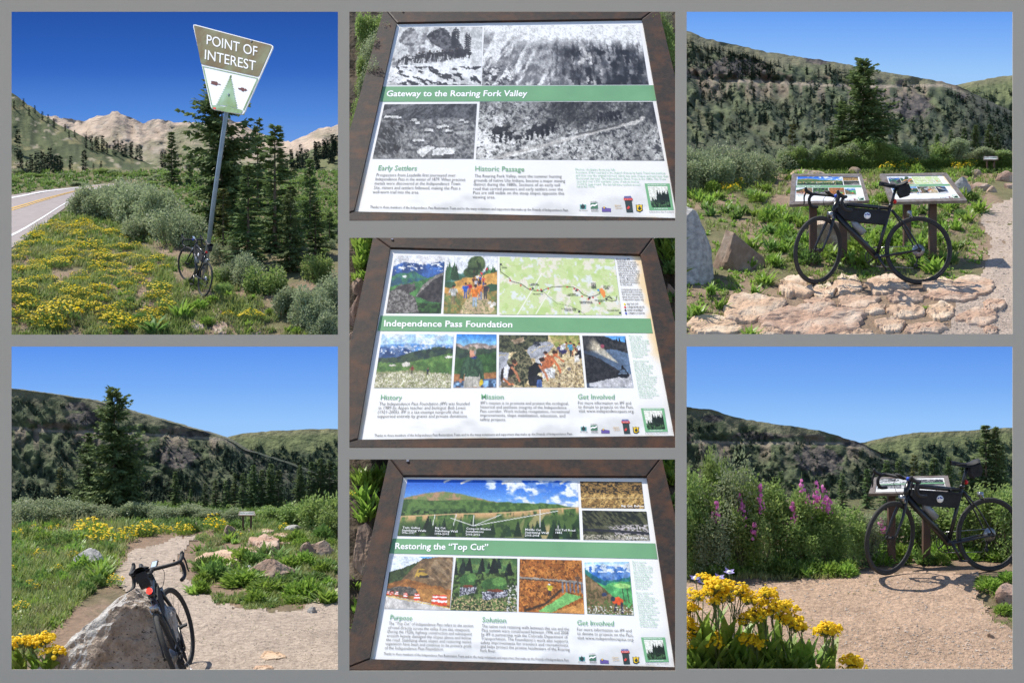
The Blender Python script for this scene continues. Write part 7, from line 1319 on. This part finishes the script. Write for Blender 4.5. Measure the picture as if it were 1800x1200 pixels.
def fireweed(px, pb, pt, seed, label):
    c = gb(float(px), float(pb)); c[1] += .02; s = K * c[1]; h = (pb - pt) * s; g = np.random.default_rng(seed); e = empty('fireweed', tuple(c), label=label, cat='flowers', group=None)
    b = MB(); tip = np.array([g.normal() * .03, 0, h]); b.add(*tube(spline([[0, 0, -.05], [g.normal() * .03, 0, h * .5], tip], 8), np.linspace(.010, .004, 8), 5)); b.build('stem', M['stem'], e)
    n = 70; t = g.uniform(.15, .72, n); b = MB(); a = g.uniform(0, 6.28, n); d = np.stack([np.cos(a), np.sin(a), .35 + 0 * a], -1); b.add(*kites(np.stack([0 * t, 0 * t, t * h], -1), d, 15 * s * g.uniform(.6, 1.1, n), 2.2 * s * np.ones(n), rdir(n, g) + [0, 0, 1], bend=.2)); b.build('leaves', M['herb'], e)
    n = 30; t = .64 + .31 * g.uniform(0, 1, n); a = g.uniform(0, 6.28, n); w = np.interp(t, [.66, .85, .97], [8.5, 7, 2]) * s * g.uniform(.5, 1.25, n); p = np.stack([np.cos(a) * w * g.uniform(.4, 1, n), np.sin(a) * w * g.uniform(.4, 1, n), t * h], -1); b = MB(); b.add(*discs(p, np.stack([np.cos(a), np.sin(a) - .4, .2 + 0 * a], -1), 3.0 * s * g.uniform(.6, 1.4, n), 5, .2)); b.build('flower_spike', M['petal_pink'], e)
for i, (px, pb, pt, lb) in enumerate([(1410, 1000, 832, 'tallest pink fireweed spike, left of the close pair'), (1436, 1000, 840, 'pink fireweed spike right of the tallest one'), (1448, 1001, 846, 'pink fireweed spike at the right of the close group'), (1420, 1001, 862, 'pink fireweed spike low inside the close group'), (1337, 1003, 845, 'pink fireweed spike above the middle of the bush'), (1300, 1006, 862, 'pink fireweed spike left of the middle of the bush'), (1306, 1007, 878, 'short pink fireweed spike beside the left one'), (1260, 1010, 872, 'faint pink fireweed spike at the left of the bush'), (1326, 1010, 914, 'low pink fireweed spike on the face of the bush'), (1394, 1002, 880, 'small pink fireweed spike left of the tallest group'), (1551, 985, 906, 'tiny pink fireweed seen through the front wheel'), (1457, 1001, 858, 'pink fireweed spike furthest right in the close group')]):
    fireweed(px, pb, pt, 900 + i, lb)
for i in range(110):
    px = rng.uniform(1215, 1800); py = rng.uniform(968, 992) if px > 1490 else rng.uniform(1000, 1014)
    put_plant([HERB, HERBB, HERBB, HERBD][i % 4], gb, px, py, rng.uniform(20, 40), 'green leafy plant along the foot of the bushes behind the bicycle', 'plants along the foot of the bushes', tall=rng.uniform(.8, 1.2))
for px, py, s in [(1740, 1036, 40), (1755, 1048, 34), (1765, 1075, 30), (1730, 1025, 26), (1770, 1020, 30)]:
    put_plant([HERBB[0], HERB[0]], gb, px, py, s, 'green plant at the right edge around the pale pink rock', 'plants around the pale rock', tall=.8)
grass(gb, 900, (1200, 985, 1500, 1016), 14, 'grass', 51, wpx=.9); grass(gb, 500, (1700, 1015, 1800, 1100), 8, 'grass', 52, dens=lambda x, y: smooth(1705, 1780, x - (y - 1015) * .25), wpx=.9, lean=1)
grass(gb, 220, (1380, 1015, 1640, 1100), 6, 'grass', 53, dens=lambda x, y: smooth(.58, .68, fbm(x / 30, y / 14, 3, 19)), wpx=.9, lean=1)
for i, (px, py, h, hd) in enumerate([(1222, 1215, 170, 4), (1240, 1205, 180, 5), (1258, 1220, 190, 4), (1275, 1205, 186, 4), (1290, 1215, 190, 5), (1310, 1205, 170, 4), (1330, 1215, 150, 5), (1345, 1205, 165, 4), (1362, 1215, 172, 4), (1380, 1205, 150, 3), (1395, 1218, 145, 3), (1230, 1225, 120, 3), (1262, 1225, 110, 3), (1318, 1225, 104, 5), (1335, 1228, 96, 3), (1405, 1215, 120, 3), (1422, 1210, 120, 3), (1440, 1215, 112, 4), (1458, 1212, 106, 3), (1215, 1222, 150, 3), (1300, 1225, 140, 3), (1490, 1215, 52, 3), (1505, 1218, 40, 2), (1445, 1222, 40, 2), (1212, 1226, 90, 2)]):
    put_gold(px, py, h, 1000 + i, hd, ['golden flowered stem at the back left of the thick bunch before the gravel' if px < 1300 else 'golden flowered stem in the middle of the thick bunch before the gravel' if px < 1400 else 'golden flowered stem at the right end of the bunch on the gravel', 'short golden flowered stem at the front of the bunch before the gravel'][int(h < 125 and px < 1400)], 'golden stems in the foreground bunch')
for i, px in enumerate(np.linspace(1210, 1400, 26)):
    put_plant([HERB[i % 3], HERBD[i % 2]], gb, px, rng.uniform(1190, 1225), rng.uniform(60, 100), 'long leaved green plant at the foot of the golden bunch', 'leafy plants at the foot of the golden bunch', tall=1.1)
def columbine(px, pb, pt, seed, label):
    c = gb(float(px), float(pb)); s = K * c[1]; h = (pb - pt) * s; g = np.random.default_rng(seed); e = empty('columbine', tuple(c), label=label, cat='flower'); b = MB(); tip = np.array([g.normal() * .02, 0, h]); b.add(*tube(spline([[0, 0, -.05], [.02, 0, h * .5], tip], 6), .006, 5)); b.build('stem', M['stem'], e)
    a = np.arange(5) * 1.2566 + g.uniform(0, 1); d = np.stack([np.cos(a), np.sin(a) * .6 - .4, .35 + .3 * np.sin(a)], -1); b = MB(); b.add(*kites(np.tile(tip, (5, 1)), d, 11.5 * s, 3.4 * s, np.tile([0, -.6, .8], (5, 1)), bend=.1)); b.build('petals', M['petal_lilac'], e)
    b = MB(); b.add(*discs(tip + [0, -.02, .01], [[0, -.7, .7]], 4.6 * s, 9, .4)); b.build('flower_centre', M['petal_white'], e)
for i, (px, pb, pt, lb) in enumerate([(1225, 1100, 1018, 'lilac columbine at the left edge above the golden flowers'), (1283, 1100, 1006, 'lilac and white columbine standing highest above the golden flowers'), (1267, 1100, 1016, 'small lilac columbine left of the highest one'), (1233, 1100, 1024, 'lilac columbine low beside the one at the left edge')]):
    columbine(px, pb, pt, 60 + i, lb)
for px, pb, pt, pr, w, lb, bk in [(1754, 905, 755, SLIM[0], 1.5, 'tall pointed dark spruce at the upper right', .6), (1772, 905, 757, BIG[0], .75, 'tall dark spruce at the right edge beside the pointed one', .6), (1735, 905, 812, BIG[1], .9, 'dark spruce left of the pair of tall ones', .7), (1716, 905, 818, SLIM[1], 1.4, 'slim dark spruce above the saddle', .7), (1625, 905, 806, PALE[0], .9, 'pale lit spruce above the middle of the single board', .6), (1600, 905, 814, SLIM[2], 1.3, 'thin spruce left of the pale lit one', .7), (1580, 905, 818, SLIM[0], 1.3, 'thin spruce above the handlebar', .8), (1664, 905, 812, SLIM[1], 1.5, 'dark spruce right of the pale lit one', .7), (1690, 905, 812, BIG[0], .8, 'broad dark spruce above the rear end of the board', .7), (1786, 905, 790, SLIM[2], 1.5, 'spruce cut by the right edge behind the tall pair', .8), (1645, 905, 822, SLIM[0], 1.4, 'short spruce between the pale one and the dark one', .8), (1388, 905, 836, SLIM[1], 1.4, 'small spruce peeping over the bush left of the fireweed', .8), (1500, 905, 842, SLIM[2], 1.4, 'small spruce peeping over the bush right of the fireweed', .8), (1545, 905, 832, SLIM[1], 1.4, 'small spruce left of the single board', .8)]:
    put_tree(pr, gb, px, pb, pt, lb, widen=w, back=bk)
forest(vr_at, scat(1500, 1195, 1640, lambda x: np.interp(x, [1207, 1350, 1515, 1640], [740, 762, 800, 850]), lambda x: 890, 6, 13, lambda x, y: smooth(.52, .64, fbm((x + y * .8) / 26, (y - x * .5) / 60, 4, 111)) * .85 + .12, 9), 'forest', 9)
forest(rb_at, scat(900, 1530, 1800, lambda x: np.interp(x, [1530, 1600, 1700, 1800], [800, 786, 776, 770]), lambda x: 880, 8, 16, lambda x, y: smooth(.36, .5, fbm(x / 26, y / 14, 3, 115)), 10), 'forest', 10)

# ================================================================== MIDDLE: three big panels seen close
wall_panel('cut', 11.0, [(684, 806), (1163, 806.5), (1249, 1184), (602, 1180)], 'rusty framed information panel headed Restoring the Top Cut', 45)
wall_panel('ipf', 12.8, [(656.7, 417), (1148, 421), (1243, 792), (577, 790)], 'rusty framed information panel headed Independence Pass Foundation', 45)
wall_panel('gate', 15.15, [(675.5, 17), (1157, 15), (1248, 396), (571, 391)], 'rusty framed information panel headed Gateway to the Roaring Fork Valley', 45)
# planted bank behind the lower two panels
def bank(cpx, cpy, Y, off, x0, x1, y0, y1, seed):
    pl = Plane(P(cpx, cpy, Y), 45); pl.p0 = pl.p0 + pl.n * off; xs = np.linspace(x0, x1, 60); ys = np.linspace(y0, y1, 30); X, Yp = np.meshgrid(xs, ys); n = fbm(X / 30, Yp / 25, 4, seed); V = pl.raw(np.stack([X.ravel(), Yp.ravel()], 1)) + pl.n * ((n.ravel() - .5) * .22)[:, None]
    c = lerp3((.15, .115, .08), (.06, .05, .036), smooth(.35, .65, fbm(X / 10, Yp / 8, 3, seed + 2))); b = MB(); b.add(V, grid_faces(60, 30), col=c.reshape(-1, 3)); b.build('earth_bank', M['soil'], kind='structure')  # earth tones darkened to paint in the deep shade behind the panels
    return lambda px, py, dz=0.0: pl.raw([(float(px), float(py))])[0] + np.array([0, 0, dz])
k2 = bank(907, 605, 12.8, -.34, 603, 1198, 420, 815, 3); k3 = bank(917, 1000, 11.0, -.34, 603, 1198, 790, 1195, 4); k1 = bank(904, 210, 15.15, -.3, 603, 1198, 12, 400, 9)
for px, pb, pt, w, lb in [(650, 150, 50, 56, 'a'), (655, 100, 8, 56, 'a'), (680, 70, 2, 56, 'a'), (645, 100, 12, 48, 'a'), (634, 225, 160, 34, 'a'), (628, 240, 190, 30, 'a'), (645, 165, 90, 44, 'a'), (640, 190, 120, 40, 'a'), (1158, 80, 14, 44, 'b'), (1176, 110, 40, 34, 'b'), (650, 200, 90, 50, 'a'), (668, 120, 30, 60, 'a'), (1166, 70, 4, 46, 'b'), (1164, 100, 20, 46, 'b'), (1170, 130, 50, 40, 'b'), (1150, 60, 0, 50, 'b')]:
    put_shrub([WILG[0], WILG[1], WIL[0]][px % 3], k1, px, pb, pt, w, {'a': 'dark leafy bush left behind the Gateway to the Roaring Fork Valley panel', 'b': 'green leafy bush right behind the Gateway to the Roaring Fork Valley panel'}[lb], 'bushes behind the top panel')
def kplant(protos, fn, px, py, s, lb, grp=None, tall=1.0):
    put_plant(protos, fn, px, py, s, lb, grp, tall)
for px, py, s in [(632, 470, 44), (645, 455, 44), (632, 440, 44), (642, 495, 36), (655, 435, 40), (628, 500, 34)]: kplant(HERB, k2, px, py, s, 'grassy green plant left behind the Independence Pass Foundation panel', 'plants left of the middle panel')
for px, py, s in [(1158, 440, 50), (1175, 455, 54), (1182, 480, 50), (1168, 430, 40), (1185, 530, 40), (1180, 440, 50), (1188, 570, 36)]: kplant(HERBD + HERB[:1], k2, px, py, s, 'dark green plant right behind the Independence Pass Foundation panel', 'plants right of the middle panel')
for px, p0, p1, w, sd, mm, lb in [(632, 515, 570, 46, 21, 'rock_pink', 'pale rock at the left edge of the Independence Pass Foundation panel'), (628, 490, 522, 36, 22, 'rock_brown', 'brown rock above the pale one beside the middle panel'), (628, 566, 610, 40, 23, 'rock_pink', 'lower pale rock beside the middle panel'), (1178, 500, 520, 30, 24, 'rock_brown', 'brown stone right of the middle panel')]: put_rock(k2, px, p0, p1, w, sd, M[mm], lb, depth=.8)
put_rock(k3, 640, 922, 1010, 62, 25, M['rock_brown'], 'brown weathered rock at the left edge of the Restoring the Top Cut panel', depth=.8, facets=9)
for px, py, s in [(638, 880, 52), (650, 900, 52), (662, 860, 50), (634, 850, 46), (646, 850, 48), (640, 915, 44), (668, 840, 40), (628, 1035, 34), (630, 1075, 34), (626, 1110, 32)]: kplant(HERB, k3, px, py, s, 'bright green leafy plant left behind the Restoring the Top Cut panel', 'plants left of the lowest panel')
for px, py, s in [(1170, 830, 40), (1182, 850, 46), (1184, 890, 40), (1178, 820, 40), (1186, 930, 30)]: kplant(HERB + HERBD, k3, px, py, s, 'green plant right behind the Restoring the Top Cut panel', 'plants right of the lowest panel')
for px, py, s in [(648, 858, 26), (622, 872, 22), (637, 884, 20)]: kplant([CLUMP[2]], k3, px, py, s, 'few small yellow flowers left of the Restoring the Top Cut panel', 'yellow flowers beside the lowest panel')
flush_text()
# alike neighbours are told apart by their place in the row
ORD = 'first second third fourth fifth sixth seventh eighth ninth tenth eleventh twelfth thirteenth fourteenth fifteenth sixteenth seventeenth eighteenth nineteenth twentieth twenty-first twenty-second twenty-third twenty-fourth twenty-fifth twenty-sixth twenty-seventh twenty-eighth'.split()
def ordinal(group, text):
    os_ = sorted([o for o in bpy.data.objects if o.parent is None and o.get('group') == group and o.location.z > -400], key=lambda o: o.location.x / o.location.y)
    if len(os_) > len(ORD): return
    for k, o in enumerate(os_): o['label'] = text.replace('#', ORD[k] + ' from the left' if k < len(os_) - 1 else 'rightmost')
for grp, txt in [('willow bushes of the verge', 'grey-green willow bush of the verge by the sign, #'), ('bushes around the leaning bicycle', 'small green bush close around the leaning bicycle, #'), ('willow bushes left of the bicycle', 'tall green willow bush by the fireweed, #'), ('willow bushes behind the single board', 'green willow bush behind the single board, #'),
                 ('willow bushes behind the left boulders', 'large willow bush behind the boulders at the left, #'), ('bushes beyond the path', 'bush beyond the bend of the gravel path, #'), ('golden stems in the foreground bunch', 'golden flowered stem of the bunch before the gravel, #'), ('golden stems before the boulder', 'golden flowered stem before the big boulder, #'),
                 ('rocks along the far gravel path', 'flat pinkish rock beyond the right information board, #'), ('dark leafy patches', 'low dark leafy patch before the tan rocks, #'), ('green plants between the stones', 'vigorous green plant between the paving stones, #'), ('plants around the pale rock', 'green plant around the pale pink rock, #'),
                 ('golden flowers behind the boards', 'golden flower clump behind the two boards, #'), ('golden flowers beside the path', 'golden flower clump beside the path bend, #'), ('bushes behind the top panel', 'leafy bush behind the Gateway panel, #'),
                 ('plants left of the middle panel', 'grassy plant left of the Independence Pass Foundation panel, #'), ('plants right of the middle panel', 'dark plant right of the Independence Pass Foundation panel, #'), ('plants left of the lowest panel', 'bright leafy plant left of the Top Cut panel, #'), ('plants right of the lowest panel', 'green plant right of the Top Cut panel, #'), ('yellow flowers beside the lowest panel', 'small yellow flowers left of the Top Cut panel, #'),
                 ('leafy plants at the foot of the golden bunch', 'long leaved plant under the golden bunch, #'), ('small leafy plants of the verge', 'small leafy plant on the verge near the bicycle, #')]: ordinal(grp, txt)
# prototypes that were never placed leave no trace
for o in [o for o in bpy.data.objects if o.parent is None and o.location.z < -400]:
    for ch in list(o.children): bpy.data.objects.remove(ch)
    bpy.data.objects.remove(o)
